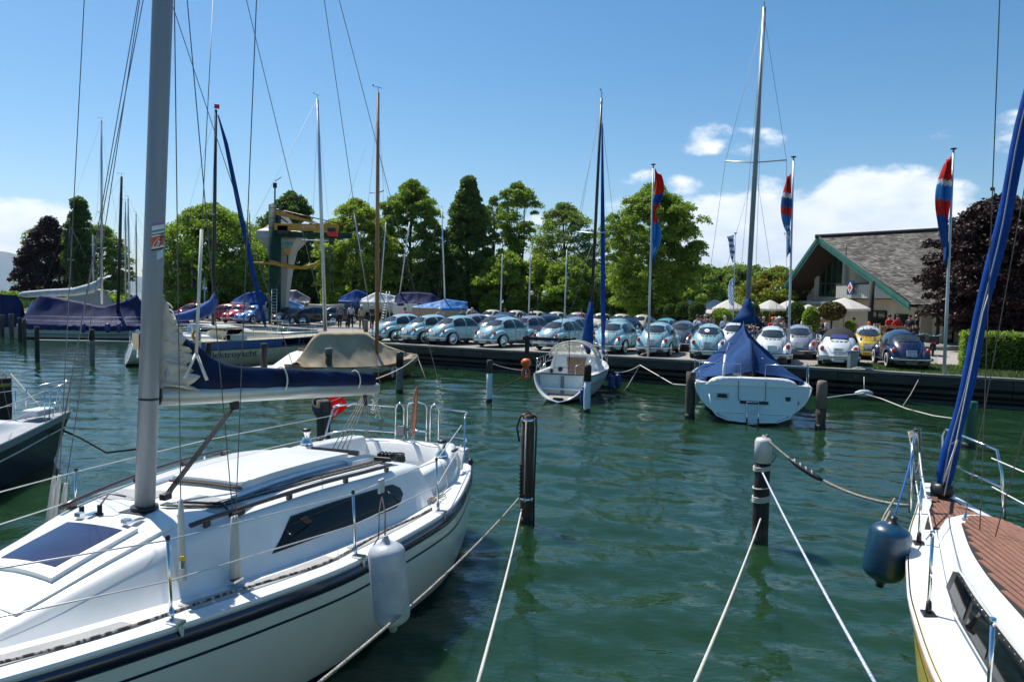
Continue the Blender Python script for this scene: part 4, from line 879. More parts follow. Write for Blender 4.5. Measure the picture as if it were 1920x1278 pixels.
# ------------------------------------------------------------------ clubhouse
A2 = Vector((23.5, 58, 8.64)); gdir = Vector((.135, -.991, 0)); rdir = Vector((.98, -.2, 0)); RL = 15.5
Rv = Vector((25.0, 47.0, 3.62)); Wg = (Rv-A2).length
cream_w = pm('cream_render', (.52, .46, .34), .9, var=.12, scale=1.5, bump=.1, bscale=40)
soff = pm('dark_soffit_boards', (.035, .017, .010), .8, var=.4, scale=2, stretch=(1, 10, 1)); tealt = pm('teal_bargeboard', (.035, .16, .13), .6, var=.25, scale=2)
shm = pm('weathered_shingle', (.21, .19, .16), .9, col2=(.10, .09, .08), var=.5, scale=1.2, bump=.3, bscale=30, island=.55, detail=6); darkw = pm('dark_stained_wood', (.025, .02, .018), .8)
bld = thing('clubhouse', 'lakeside clubhouse with a shingled gable roof and teal bargeboards', 'building', (0, 0, 0))
Bv = A2+rdir*RL+Vector((0, 0, .95)); Re = Rv+rdir*RL; rf = MB()
th_ = Vector((0, 0, -.18)); rf.add([A2, Bv, Re, Rv, A2+th_, Bv+th_, Re+th_, Rv+th_], [(0, 3, 2, 1), (4, 5, 6, 7), (0, 4, 7, 3), (3, 7, 6, 2), (2, 6, 5, 1)])
Lv = A2+Vector((-.135, .991, 0))*6.2-Vector((0, 0, 4.6)); Le = Lv+rdir*RL
rf.add([A2, Bv, Le, Lv, A2+th_, Bv+th_, Le+th_, Lv+th_], [(0, 1, 2, 3), (4, 7, 6, 5), (0, 3, 7, 4), (2, 1, 5, 6)])
roof = rf.build('roof', soff, bld)
nrm = (Rv-A2).cross(Bv-A2).normalized(); nrm = nrm if nrm.z > 0 else -nrm
sh_ = MB(); nrow = 56; rnd = random.Random(4)
for i in range(nrow):
    t0 = i/nrow; t1_ = (i+1.25)/nrow; a0 = A2.lerp(Rv, t0); b0 = Bv.lerp(Re, t0); a1 = A2.lerp(Rv, min(1.01, t1_)); b1_ = Bv.lerp(Re, min(1.01, t1_)); u = -.004
    while u < 1:
        w_ = rnd.uniform(.010, .022); u1 = min(1.0, u+w_-.0008); j = rnd.uniform(-.004, .018); lift0 = nrm*(.015); lift1 = nrm*(.034+rnd.uniform(0, .014)); dt = (a1-a0)*rnd.uniform(-.16, .16)
        p = [a0.lerp(b0, u)+lift0, a0.lerp(b0, u1)+lift0, a1.lerp(b1_, u1)+lift1+dt, a1.lerp(b1_, u)+lift1+dt]
        sh_.add(p+[p[3]-nrm*.022, p[2]-nrm*.022], [(0, 3, 2, 1), (3, 4, 5, 2)]); u += w_
stuff(sh_.build('shingles', shm, roof))
rc = MB(); rc.tube([A2+Vector((-.25, .05, .08)), Bv+Vector((0, 0, .08))], .16, 8); rc.build('ridge_cap', darkw, bld)
def board(a, b, h_, d_, nm, mat, up=Vector((0, 0, 1)), off=Vector((0, 0, 0))):
    m_ = MB(); a = a+off; b = b+off; m_.add([a, b, b-up*h_, a-up*h_, a+d_, b+d_, b-up*h_+d_, a-up*h_+d_], [(0, 1, 2, 3), (4, 7, 6, 5), (0, 4, 5, 1), (3, 2, 6, 7), (0, 3, 7, 4), (1, 5, 6, 2)]); return m_.build(nm, mat, bld, fix=True)
o_ = -rdir
for a, b in ((A2, Rv), (A2, Lv)):
    board(a, b, .30, o_*.05, 'bargeboard', tealt, off=o_*.05+Vector((0, 0, .08))); board(a, b, .22, o_*.05, 'bargeboard', tealt, off=o_*.0-Vector((0, 0, .24)))
    m_ = MB(); m_.tube([a+Vector((0, 0, .13))+o_*.06, b+Vector((0, 0, .13))+o_*.06], .035, 6); m_.build('flashing', pm('grey_flashing', (.10, .10, .11), .5), bld)
# gable plane set back under the overhang
S_ = A2+rdir*2.1; 
def gp_(d, z): return Vector((S_.x+gdir.x*d, S_.y+gdir.y*d, z))
def roofz(d): return (A2.z - d*(A2.z-Rv.z)/Wg if d > 0 else A2.z+d*4.6/6.2)-.2
m_ = MB(); wl = [gp_(-5.6, QZ), gp_(10.8, QZ), gp_(10.8, roofz(10.8)-.12), gp_(0, roofz(0)-.1), gp_(-5.6, roofz(-5.6)-.1)]; m_.prism(wl, rdir*.25); m_.build('gable_wall', cream_w, bld)
m_ = MB(); m_.prism([gp_(-5.6, roofz(-5.6)), gp_(-3.5, 7.3), gp_(-.1, 8.05), gp_(0, roofz(0)+.02)], -rdir*.04); m_.build('timber_cladding', soff, bld)
dkg = pm('teal_window_frame', (.015, .06, .05), .5); glz = pm('clubhouse_glass', (.02, .04, .02), .05, coat=.5, var=.8, scale=.5)
gw = MB(); gw.prism([gp_(-3.5, 4.15), gp_(-.1, 4.15), gp_(-.1, 8.0), gp_(-3.5, 7.1)], -rdir*.06); gwo = gw.build('window', glz, bld)
for k in range(5):
    d = -3.5+k*.85; m_ = MB(); m_.prism([gp_(d-.05, 4.15), gp_(d+.05, 4.15), gp_(d+.05, 7.1+(d+3.5)*.26), gp_(d-.05, 7.1+(d+3.5)*.26)], -rdir*.12); m_.build('mullion', dkg, gwo)
for z in (4.2, 5.2): m_ = MB(); m_.prism([gp_(-3.5, z-.05), gp_(-.1, z-.05), gp_(-.1, z+.05), gp_(-3.5, z+.05)], -rdir*.11); m_.build('transom', dkg, gwo)
for d in (-3.75, .2): m_ = MB(); m_.prism([gp_(d-.17, 2.9), gp_(d+.17, 2.9), gp_(d+.17, 7.4), gp_(d-.17, 7.4)], -rdir*.3); m_.build('pilaster', pm('pale_pilaster', (.42, .42, .38), .8), bld)
m_ = MB(); m_.prism([gp_(-4.5, 3.55), gp_(1.6, 3.55), gp_(1.6, 3.75), gp_(-4.5, 3.75)], -rdir*1.1); m_.build('ledge', pm('ledge_sheet', (.25, .29, .33), .4), bld)
# balcony with upright boards
bal = MB(); bal.prism([gp_(1.2, 3.95), gp_(9.2, 3.95), gp_(9.2, 4.08), gp_(1.2, 4.08)], -rdir*1.3); balo = bal.build('balcony', darkw, bld)
rail = MB(); rail.prism([gp_(1.2, 5.0), gp_(6.6, 5.0), gp_(6.6, 5.08), gp_(1.2, 5.08)], -rdir*.10); rail.v = [tuple(Vector(v)-rdir*1.27) for v in rail.v]; rail.build('handrail', darkw, balo)
bb = pm('white_balcony_board', (.50, .52, .48), .7, var=.15); k = 0
n_b = 30
for k in range(n_b):
    d = 1.25+k*(7.9/n_b); m_ = MB(); zt_ = min(4.98, roofz(d+.3)-.22); zb_ = 4.0
    if zt_ < 4.2: continue
    m_.prism([gp_(d, zb_), gp_(d+.22, zb_), gp_(d+.22, zt_), gp_(d, zt_)], -rdir*.03); m_.v = [tuple(Vector(v)-rdir*1.3) for v in m_.v]; m_.build('board', bb, balo)
# rooms below
for d0, d1, z0, z1, nm in ((3.2, 5.2, QZ, 3.1, 'door'), (6.2, 7.6, QZ+.9, 2.9, 'window'), (8.3, 9.6, QZ, 3.1, 'door')):
    m_ = MB(); m_.prism([gp_(d0, z0), gp_(d1, z0), gp_(d1, z1), gp_(d0, z1)], -rdir*.06); o = m_.build(nm, glz, bld); m_ = MB()
    for a, b in ((gp_(d0, z0), gp_(d0, z1)), (gp_(d0, z1), gp_(d1, z1)), (gp_(d1, z1), gp_(d1, z0)), (gp_((d0+d1)/2, z0), gp_((d0+d1)/2, z1))): m_.tube([a-rdir*.07, b-rdir*.07], .06, 4)
    m_.build('frame', darkw, o)
sg = thing('club_sign', 'square blue and red club emblem sign hanging on the balcony', 'sign', gp_(3.6, 4.75)-rdir*1.6); m_ = MB(); m_.box((0, 0, 0), (.06, 1.0, 1.0)); m_.build('panel', pm('sign_navy', (.02, .04, .15), .5), sg)
m_ = MB(); m_.prism([Vector((-.035, 0, .42)), Vector((-.035, .42, 0)), Vector((-.035, 0, -.42)), Vector((-.035, -.42, 0))], (-.01, 0, 0)); m_.build('lozenge', whitep, sg); m_ = MB(); m_.box((-.05, 0, 0), (.012, .5, .16)); m_.box((-.052, 0, 0), (.012, .16, .5)); m_.build('cross', redp, sg)
# long wall under the eave with porch roof, posts, doors
Wd = Rv+Vector((.3, .8, 0))
def lp_(s_, z, o=0): q = Rv+rdir*s_+Vector((.2, .98, 0))*(o+1.2); return Vector((q.x, q.y, z))
m_ = MB(); m_.prism([lp_(1.0, QZ), lp_(RL, QZ), lp_(RL, 3.7), lp_(1.0, 3.7)], Vector((.05, .25, 0))); m_.build('front_wall', cream_w, bld)
for s0, s1, z0, z1, nm in ((1.9, 2.9, QZ, 3.3, 'door'), (4.2, 5.3, QZ, 3.3, 'door'), (6.6, 7.6, QZ+.8, 3.0, 'window'), (8.6, 9.8, QZ+.8, 3.0, 'window')):
    m_ = MB(); m_.prism([lp_(s0, z0), lp_(s1, z0), lp_(s1, z1), lp_(s0, z1)], Vector((-.01, -.06, 0))); o = m_.build(nm, glz, bld); m_ = MB()
    for a, b in ((lp_(s0, z0), lp_(s0, z1)), (lp_(s0, z1), lp_(s1, z1)), (lp_(s1, z1), lp_(s1, z0)), (lp_(s0, z0), lp_(s1, z0))): m_.tube([a+Vector((-.01, -.08, 0)), b+Vector((-.01, -.08, 0))], .06, 4)
    m_.build('frame', darkw, o)
pr0 = lp_(.4, 3.52, -1.05); pr1 = lp_(RL, 3.52, -1.05); pr2 = lp_(RL, 3.28, -3.6); pr3 = lp_(.4, 3.28, -3.6)
m_ = MB(); m_.add([pr0, pr1, pr2, pr3]+[v-Vector((0, 0, .16)) for v in (pr0, pr1, pr2, pr3)], [(0, 3, 2, 1), (4, 5, 6, 7), (3, 7, 6, 2), (0, 4, 7, 3)]); po = m_.build('porch_roof', darkw, bld)
sh_ = MB()
for i in range(12):
    t0 = i/12; t1_ = (i+1.2)/12; a0 = pr0.lerp(pr3, t0); b0 = pr1.lerp(pr2, t0); a1 = pr0.lerp(pr3, min(1.01, t1_)); b1_ = pr1.lerp(pr2, min(1.01, t1_)); u = 0
    while u < 1:
        w_ = rnd.uniform(.010, .022); u1 = min(1, u+w_-.0008); l1 = Vector((0, 0, .05+rnd.uniform(0, .03))); p = [a0.lerp(b0, u)+Vector((0, 0, .015)), a0.lerp(b0, u1)+Vector((0, 0, .015)), a1.lerp(b1_, u1)+l1, a1.lerp(b1_, u)+l1]
        sh_.add(p+[p[3]-Vector((0, 0, .04)), p[2]-Vector((0, 0, .04))], [(0, 3, 2, 1), (3, 4, 5, 2)]); u += w_
stuff(sh_.build('shingles', shm, po))
for s_ in (.9, 3.6, 6.3, 9.0): m_ = MB(); m_.tube([lp_(s_, QZ, -3.4), lp_(s_, 3.25, -3.4)], .11, 8); m_.build('porch_post', darkw, bld)
ch = A2+rdir*11.6+Vector((0, 0, .5)); m_ = MB(); m_.box(ch+Vector((.9, 0, .4)), (2.6, 1.6, 2.2), rz=-.2); m_.build('chimney', pm('dark_chimney', (.022, .020, .022), .8), bld)
m_ = MB(); m_.box(ch+Vector((.9, 0, 1.53)), (2.8, 1.8, .08), rz=-.2); m_.build('chimney_cap', darkw, bld)
m_ = MB(); m_.tube([ch+Vector((.5, 0, 1.5)), ch+Vector((.5, 0, 3.2))], .03, 6); m_.box(ch+Vector((.35, 0, 3.1)), (.3, .04, .25)); m_.build('weather_vane', darkw, bld)
m_ = MB(); q = A2.lerp(Rv, .34)+Vector((0, 0, 0)); m_.tube([q, q+Vector((0, 0, .9))], .03, 6); m_.build('vent_pipe', darkw, bld)
# big square planter pole in front of the gable and bar table
m_ = MB(); m_.tube([(0, 0, 0), (0, 0, 3.9)], .16, 8); o = m_.build('terrace_post', darkw); o.location = (posx(1632, 45), 45, QZ); tag(o, 'thick black post in front of the balcony', 'post')
bt = thing('bar_table', 'tall wooden bar table where the men in red shirts stand', 'table', (posx(1674, 41.5), 41.5, QZ+.2)); m_ = MB(); m_.box((0, 0, 1.1), (1.3, .7, .06)); m_.build('tabletop', oak, bt)
for sx in (-.5, .5): m_ = MB(); m_.box((sx, 0, .54), (.09, .5, 1.08)); m_.build('leg', oak, bt)
m_ = MB(); m_.box((0, 0, .1), (15, 7, .2)); o = struct(m_.build('terrace_step', concrete)); o.location = (posx(1640, 45.5), 46, QZ); o.rotation_euler = (0, 0, -.15)
m_ = MB(); m_.box((0, 0, .16), (13, 12, .32)); o = struct(m_.build('terrace', pave)); o.location = (posx(1450, 46)+.8, 48.5, QZ); o.rotation_euler = (0, 0, -.25)
# motorcycles by the porch
def moto(px, D, rz, label, colr):
    root = thing('motorcycle', label, 'motorcycle', (posx(px, D), D, QZ), rz, 'motorcycles parked by the porch')
    for x in (-.72, .72):
        m_ = MB(); m_.tube([Vector((x+.29*math.cos(a*PI/10), 0, .32+.29*math.sin(a*PI/10))) for a in range(20)], .05, 8, closed=True); w_ = m_.build('wheel', rubber, root)
        m_ = MB(); m_.lathe([(.001, -.05), (.14, -.04), (.15, 0), (.14, .04), (.001, .05)], (x, 0, .32), 12, 'Y'); m_.build('hub', chrome, w_)
    m_ = MB(); m_.box((.0, 0, .42), (.5, .28, .34)); m_.build('engine', alud, root, bevel=.05)
    m_ = MB(); m_.lathe([(.001, -.3), (.12, -.24), (.17, 0), (.12, .24), (.001, .3)], (.12, 0, .80), 12, 'X'); m_.build('fuel_tank', colr, root)
    m_ = MB(); m_.box((-.42, 0, .78), (.62, .26, .12)); m_.build('saddle', blackp, root, bevel=.05); m_ = MB(); m_.box((-.85, 0, .85), (.36, .36, .32)); m_.build('top_case', blackp, root, bevel=.05)
    m_ = MB(); m_.tube([(.72, .07, .32), (.50, .07, .95), (.42, .36, 1.08)], .025, 6); m_.tube([(.72, -.07, .32), (.50, -.07, .95), (.42, -.36, 1.08)], .025, 6); m_.build('fork', chrome, root)
    m_ = MB(); m_.lathe([(.001, -.06), (.09, -.05), (.10, .03), (.001, .05)], (.60, 0, .90), 12, 'X'); m_.build('headlight', lensw, root)
    m_ = MB(); m_.tube([(-.95, -.18, .30), (-.2, -.18, .25), (.2, -.14, .3)], .045, 8); m_.build('exhaust', chrome, root); m_ = MB(); m_.box((-1.02, 0, .68), (.04, .2, .08)); m_.build('tail_light', redp, root)
moto(1752, 37.5, R_(60), 'black motorcycle with a red tail light, right of the navy car', pm('moto_black', (.02, .02, .02), .2, coat=.5)); moto(1722, 38.5, R_(70), 'black motorcycle seen behind the navy car roof', pm('moto_black', (.02, .02, .02), .2, coat=.5)); moto(1652, 36.5, R_(80), 'motorcycle with a white helmet on it, right of the yellow car', pm('moto_black', (.02, .02, .02), .2, coat=.5)); moto(1680, 37, R_(75), 'motorcycle with a red fairing behind the navy car', pm('moto_red', (.5, .02, .02), .2, coat=.5))
m_ = MB(); m_.lathe([(.001, -.13), (.10, -.12), (.14, -.03), (.13, .06), (.08, .12), (.001, .14)], (0, 0, 0), 14); o = m_.build('helmet', whitep); o.location = (posx(1648, 36.4), 36.4, QZ+1.12); tag(o, 'white crash helmet on the motorcycle right of the yellow car', 'helmet')

# ------------------------------------------------------------------ boat crane
Dc = 59.0; cx = posx(515, Dc); gc = pm('crane_green', (.010, .055, .042), .6, spec=.2, var=.25, scale=1); cy_ = pm('crane_yellow', (.55, .26, .02), .5, var=.2); bag = pm('white_membrane', (.46, .45, .40), .6, var=.15, scale=.6)
cr_ = thing('boat_crane', 'green boat crane with yellow jib, white funnel canopy and red hoist', 'crane', (cx, Dc, QZ))
def cz(py): return aty(515, py, Dc).z-QZ
def cxx(px): return posx(px, Dc)-cx
ztop = cz(384); m_ = MB(); m_.tube([(0, 0, 0), (0, 0, ztop)], .47, 16); m_.build('column', gc, cr_)
for z in np.linspace(.6, ztop-.3, 12):
    m_ = MB(); m_.tube([(.49*math.cos(a*PI/8), .49*math.sin(a*PI/8), z) for a in range(16)], .02, 4, closed=True); m_.build('weld_band', gc, cr_)
m_ = MB(); m_.tube([(0, 0, ztop), (0, 0, cz(345))], .06, 6); m_.tube([(0, 0, cz(352)), (.0, 0, cz(343))], .16, 8); m_.tube([(0, 0, cz(340)), (.5, 0, cz(332))], .03, 4); m_.build('wind_gauge', darkw, cr_)
m_ = MB(); m_.box((cxx(590), -.2, cz(440)), (cxx(657)-cxx(525)+.3, .28, .42)); m_.build('lower_arm', gc, cr_)
m_ = MB(); m_.box((cxx(537), -.7, cz(432)), (.9, .7, .7)); m_.build('winch_house', blackp, cr_, bevel=.05)
m_ = MB(); m_.box((cxx(580), -.9, cz(427)), (cxx(638)-cxx(522), .30, .52)); o = m_.build('jib', cy_, cr_); text('VETTER', .34, pm('jib_lettering', (.75, .62, .55), .6), 'lettering', cr_, (cxx(583), -1.06, cz(427)), (PI/2, 0, 0), .003)
m_ = MB(); m_.prism([Vector((cxx(524), -.95, cz(396))), Vector((cxx(606), -.95, cz(419))), Vector((cxx(606), -.95, cz(422))), Vector((cxx(524), -.95, cz(405)))], (0, .3, 0)); m_.build('brace', cy_, cr_)
m_ = MB(); m_.tube([(cxx(524), -.8, cz(394)), (cxx(640), -.8, cz(419))], .04, 4); m_.tube([(cxx(524), -.8, cz(404)), (cxx(545), -.8, cz(419))], .05, 4); m_.build('tie_rod', alud, cr_)
m_ = MB(); m_.box((cxx(628), -.9, cz(438)), (.75, .5, .35)); m_.build('hoist', redp, cr_, bevel=.04); m_ = MB(); m_.box((cxx(627), -.9, cz(430)), (.6, .6, .28)); m_.build('trolley', blackp, cr_, bevel=.03); m_ = MB(); m_.box((cxx(626), -.9, cz(452)), (.34, .3, .55)); m_.build('hook_block', blackp, cr_, bevel=.04)
m_ = MB()
for dx in (-.12, .12): m_.tube([(cxx(626)+dx, -.9, cz(440)), (cxx(627)+dx, -.9, cz(548))], .015, 4)
m_.build('hoist_cable', wire, cr_)
m_ = MB(); m_.tube([(cxx(570), -.7, cz(450)), (cxx(628), -.9, cz(451))], .04, 6); m_.build('lamp_tube', whitep, cr_)
rows = []
zt = cz(447)
for k in range(9):
    t = k/8; hw_ = lerp(1.55, .30, t**.36); z = lerp(zt, .1, t); rows.append([Vector((.1+sx*hw_, 1.6+sy*hw_, z)) for sx, sy in ((-1, -1), (1, -1), (1, 1), (-1, 1))])
m_ = MB(); m_.grid(rows, smooth=False, closeu=True); m_.build('funnel', bag, cr_)
m_ = MB(); m_.box((.1, 1.6, zt+.3), (3.15, 3.15, .55)); m_.build('rim', pm('grey_rim', (.42, .44, .46), .5), cr_)
rows = [[Vector((.1+sx*h, 1.6+sy*h, zt+.6+z)) for sx, sy in ((-1, -1), (1, -1), (1, 1), (-1, 1))] for h, z in ((1.55, 0), (1.1, .25), (.7, .7), (.35, 1.3), (.1, 1.8))]
m_ = MB(); m_.grid(rows, smooth=False, closeu=True); m_.build('canopy', bag, cr_)
lad = MB()
for sx in (-.2, .2): lad.tube([(.25+sx, -1.0, 0), (.15+sx, -.55, cz(540))], .03, 5)
for k in range(12): t = (k+.5)/12; lad.tube([Vector((.05, -1, 0)).lerp(Vector((-.05, -.55, cz(540))), t), Vector((.45, -1, 0)).lerp(Vector((.35, -.55, cz(540))), t)], .02, 4)
lad.build('ladder', alul, cr_)
m_ = MB(); m_.box((cxx(543), -.7, cz(457)), (.9, .06, .28)); m_.build('sign_board', pm('teal_board', (.05, .30, .26), .5), cr_)
sp = thing('lifting_spreader', 'yellow lifting spreader hanging from the crane hook', 'spreader', (cxx(545)+cx, Dc-.9, QZ)); q0 = cxx(545)
m_ = MB(); pts = [(483, 494), (520, 495), (545, 499), (575, 502), (605, 491)]; m_.tube([(cxx(a)-q0, 0, cz(b)) for a, b in pts], [.08, .12, .20, .14, .09], 6); m_.build('beam', cy_, sp); m_ = MB(); m_.tube([(cxx(512)-q0, .3, cz(490)), (cxx(560)-q0, -.3, cz(503))], .12, 6); m_.build('crossbeam', cy_, sp)
m_ = MB(); m_.lathe([(.001, -.3), (.22, -.2), (.26, 0), (.2, .25), (.001, .35)], (0, 0, cz(472)), 10); m_.build('hook_block', cy_, sp); m_ = MB(); m_.tube([(0, 0, cz(478)), (0, 0, cz(496))], .06, 6); m_.build('hook', blackp, sp)
m_ = MB()
for dx in (-.1, 0, .1): m_.tube([(dx, 0, cz(470)), (dx-.1, 0, cz(432))], .012, 4)
m_.build('cable', wire, sp)
# ------------------------------------------------------------------ hulls
class Hull:
    def __init__(s, L_, beam, sheer, zb=-.5, rake=.9, srake=.15, a=2.6, c=2.5, camber=.05, zbs=None):
        s.L = L_; s.b = smooth_interp([p[0] for p in beam], [p[1] for p in beam]); s.s = smooth_interp([p[0] for p in sheer], [p[1] for p in sheer]); s.zb0 = zb; s.zbs = zb if zbs is None else zbs; s.zb = s.zbs; s.rake = rake; s.sr = srake; s.a = a; s.c = c; s.cam = camber
    def zf(s, u): q = min(1, max(0, u/.42)); return lerp(s.zbs, s.zb0, q*q*(3-2*q))
    def P(s, u, t, side=1, off=0):
        """t = 1 at the sheer, 0 at the keel"""
        zs = s.s(u); z = lerp(s.zf(u), zs, t); x0 = s.sr*(1-t); x1 = s.L-s.rake*(1-t); x = lerp(x0, x1, u); tt = min(1, max(0, t)); g = (1-(1-tt)**s.a)**(1/s.c)
        return Vector((x, side*(s.b(u)*g+off), z))
    def Z(s, u, z, side=1, off=0): return s.P(u, (z-s.zf(u))/(s.s(u)-s.zf(u)), side, off)
    def mesh(s, nu=34, nt_=16, close=True):
        m_ = MB()
        for sd in (1, -1):
            rows = [[s.P(i/nu, (j/nt_)**.8, sd) for j in range(nt_+1)] for i in range(nu+1)]
            if sd < 0: rows = [r[::-1] for r in rows]
            m_.grid(rows)
        ring = [s.P(0, (j/nt_)**.8, 1) for j in range(nt_+1)]; ring2 = [s.P(0, (j/nt_)**.8, -1) for j in range(nt_+1)]
        if close: m_.grid([ring, [Vector((p.x, 0, p.z)) for p in ring], ring2], smooth=False)
        return m_
    def strip(s, t0, t1, off=.006, nu=40, u0=0, u1=1, sides=(1, -1), absz=False, th=0, nv=2):
        m_ = MB()
        for sd in sides:
            rows = []
            for i in range(nu+1):
                u = lerp(u0, u1, i/nu); f = (lambda t: (t-s.zf(u))/(s.s(u)-s.zf(u))) if absz else (lambda t: t)
                o = off+(0 if not th else 0); r = [s.P(u, f(lerp(t0, t1, j/nv)), sd, o+(th*math.sin(PI*j/nv) if th else 0)) for j in range(nv+1)]
                rows.append(r if sd > 0 else r[::-1])
            m_.grid(rows)
        return m_
    def strip_d(s, d0, d1, off=.006, nu=40, u0=0, u1=1, sides=(1, -1), th=0, nv=4):
        """a band from d0 to d1 metres below the sheer"""
        m_ = MB()
        for sd in sides:
            rows = []
            for i in range(nu+1):
                u = lerp(u0, u1, i/nu); H_ = s.s(u)-s.zf(u); r = [s.P(u, 1-lerp(d1, d0, j/nv)/H_, sd, off+(th*math.sin(PI*j/nv) if th else 0)) for j in range(nv+1)]
                rows.append(r if sd > 0 else r[::-1])
            m_.grid(rows)
        return m_
    def deck(s, u0=0, u1=1, inner=None, dz=-.0, nu=30, nv=10, margin=.0):
        m_ = MB(); rows = []
        for i in range(nu+1):
            u = lerp(u0, u1, i/nu); b = s.b(u)-margin; z = s.s(u)+dz; x = s.P(u, 1).x; rows.append([Vector((x, b*(2*j/nv-1), z+s.cam*(1-(2*j/nv-1)**2)*min(1, b))) for j in range(nv+1)])
        m_.grid(rows); return m_
def trunk(x0, x1, wf, zf, top, inset=.2, rnd=.06, nx=26, cam=.05, end0=.0, end1=.0):
    """a coachroof: wf half width at its foot, zf foot height, top its top height"""
    m_ = MB(); rows = []
    for i in range(nx+1):
        x = lerp(x0, x1, i/nx); w_ = wf(x); z0 = zf(x); z1 = top(x); ins = inset*min(1, (z1-z0)/.35); h = z1-z0; r_ = min(rnd, h*.4)
        half = [(w_+.03, z0), (w_, z0+.012), (w_-ins*.5, z0+h*.5), (w_-ins, z1-r_), (w_-ins-r_*.3, z1-r_*.35), (w_-ins-r_, z1), (max(0.001, (w_-ins-r_))*.55, z1+cam*.75), (0, z1+cam)]
        half = [(max(0, y), z) for y, z in half]; rows.append([Vector((x, y, z)) for y, z in half]+[Vector((x, -y, z)) for y, z in half[-2::-1]])
    m_.grid(rows[::-1]); m_.poly(rows[0]); m_.poly(rows[-1][::-1]); return m_
def boat(name, label, stern, heading, group=None, cat='sailing boat', z=0):
    """local x runs from the transom to the bow; heading = degrees right of the view direction"""
    h = R_(heading); return thing(name, label, cat, (stern[0], stern[1], z), PI/2-h, group)
def loc_of(o):
    M = Matrix.Translation(o.location) @ o.rotation_euler.to_matrix().to_4x4(); return M.inverted()
def wires(root, lst, r=.006, mat=None, name='shroud'):
    iv = loc_of(root)
    for a, b in lst: m_ = MB(); m_.tube([iv @ a, iv @ b], r, 5); m_.build(name, mat or wire, root)
def ext(a, b, k): return a+(b-a)*k

# ------------------------------------------------------------------ the white sloop in the foreground
NB = boat('sailing_yacht', 'white sloop with navy stripe and navy sail cover filling the lower left foreground', (-1.56, 11.35), 0); NB.rotation_euler = (0, 0, math.atan2(-.952, -.306)); IV = None
IV = loc_of(NB)
def nloc(px, py, z): return IV @ at(px, py, z)
H = Hull(8.9, [(0, 1.03), (.12, 1.40), (.29, 1.68), (.48, 1.60), (.62, 1.36), (.72, 1.13), (.82, .84), (.92, .44), (1, .03)], [(0, 1.08), (.25, 1.04), (.5, 1.08), (.75, 1.20), (1, 1.36)], zb=-.55, rake=1.1, srake=-.12, a=2.7, c=2.9, camber=.03)
hl = H.mesh(44, 18).build('hull', hullw, NB)
H.strip(-.10, .045, .004, absz=True).build('waterline_stripe', navy, hl)
H.strip_d(.05, .175, .006, th=.030, nv=6).build('rubbing_band', navy, hl); H.strip_d(.285, .31, .003).build('pinstripe', navy, hl)
H.strip_d(.0, .046, .003, th=.012).build('toe_rail', gel, hl)
def sh(x): return H.s(min(1, max(0, x/8.9)))
def hb(x): return H.b(min(1, max(0, x/8.9)))
H.deck(.245, 1, nu=36, nv=14).build('deck', geldirt, NB)
# side decks and stern beside the cockpit
m_ = MB(); inn = lambda x: min(hb(x)-.32, 1.12) if x > .25 else .80
for sd in (1, -1):
    rows = []
    for i in range(15):
        x = lerp(0, 2.2, i/14); r = [Vector((x, sd*lerp(hb(x), inn(x), j/4), sh(x)+.012*math.sin(PI*j/4))) for j in range(5)]; rows.append(r if sd < 0 else r[::-1])
    m_.grid(rows)
m_.build('side_deck', geldirt, NB)
cw_ = MB()
for sd in (1, -1):
    rows = []
    for i in range(13):
        x = lerp(.22, 2.35, i/12); o = inn(x); zc = sh(x)+.27+.03*math.sin(x); r = [Vector((x, sd*(o+.14), sh(x)+.005)), Vector((x, sd*(o+.07), zc-.03)), Vector((x, sd*(o+.02), zc)), Vector((x, sd*(o-.14), zc)), Vector((x, sd*(o-.18), zc-.03)), Vector((x, sd*(o-.26), sh(x)-.10)), Vector((x, sd*(o-.27), sh(x)-.16))]
        rows.append(r if sd < 0 else r[::-1])
    cw_.grid(rows); cw_.poly(rows[0] if sd > 0 else rows[0][::-1])
cw_.build('coaming', gel, NB)
m_ = MB(); rows = []
for j in range(13):
    y = lerp(-1.0, 1.0, j/12); bz = sh(0)+.17+.05*(1-y*y); rows.append([Vector((-.02, y, sh(0)-.02)), Vector((-.01, y, bz)), Vector((.10, y, bz+.012)), Vector((.22, y, bz-.02)), Vector((.30, y, sh(0)-.17))])
m_.grid(rows); m_.build('stern_coaming', gel, NB)
m_ = MB(); m_.box((1.25, .74, sh(1)-.20), (2.0, .72, .08)); m_.box((1.25, -.74, sh(1)-.20), (2.0, .72, .08)); m_.box((.42, 0, sh(1)-.20), (.36, 2.0, .078)); m_.build('cockpit_seat', gel, NB, bevel=.02)
m_ = MB(); m_.box((1.4, 0, .50), (2.0, .85, .05)); m_.box((1.4, .39, .68), (2.0, .03, .36)); m_.box((1.4, -.39, .68), (2.0, .03, .36)); m_.build('cockpit_well', gel, NB)
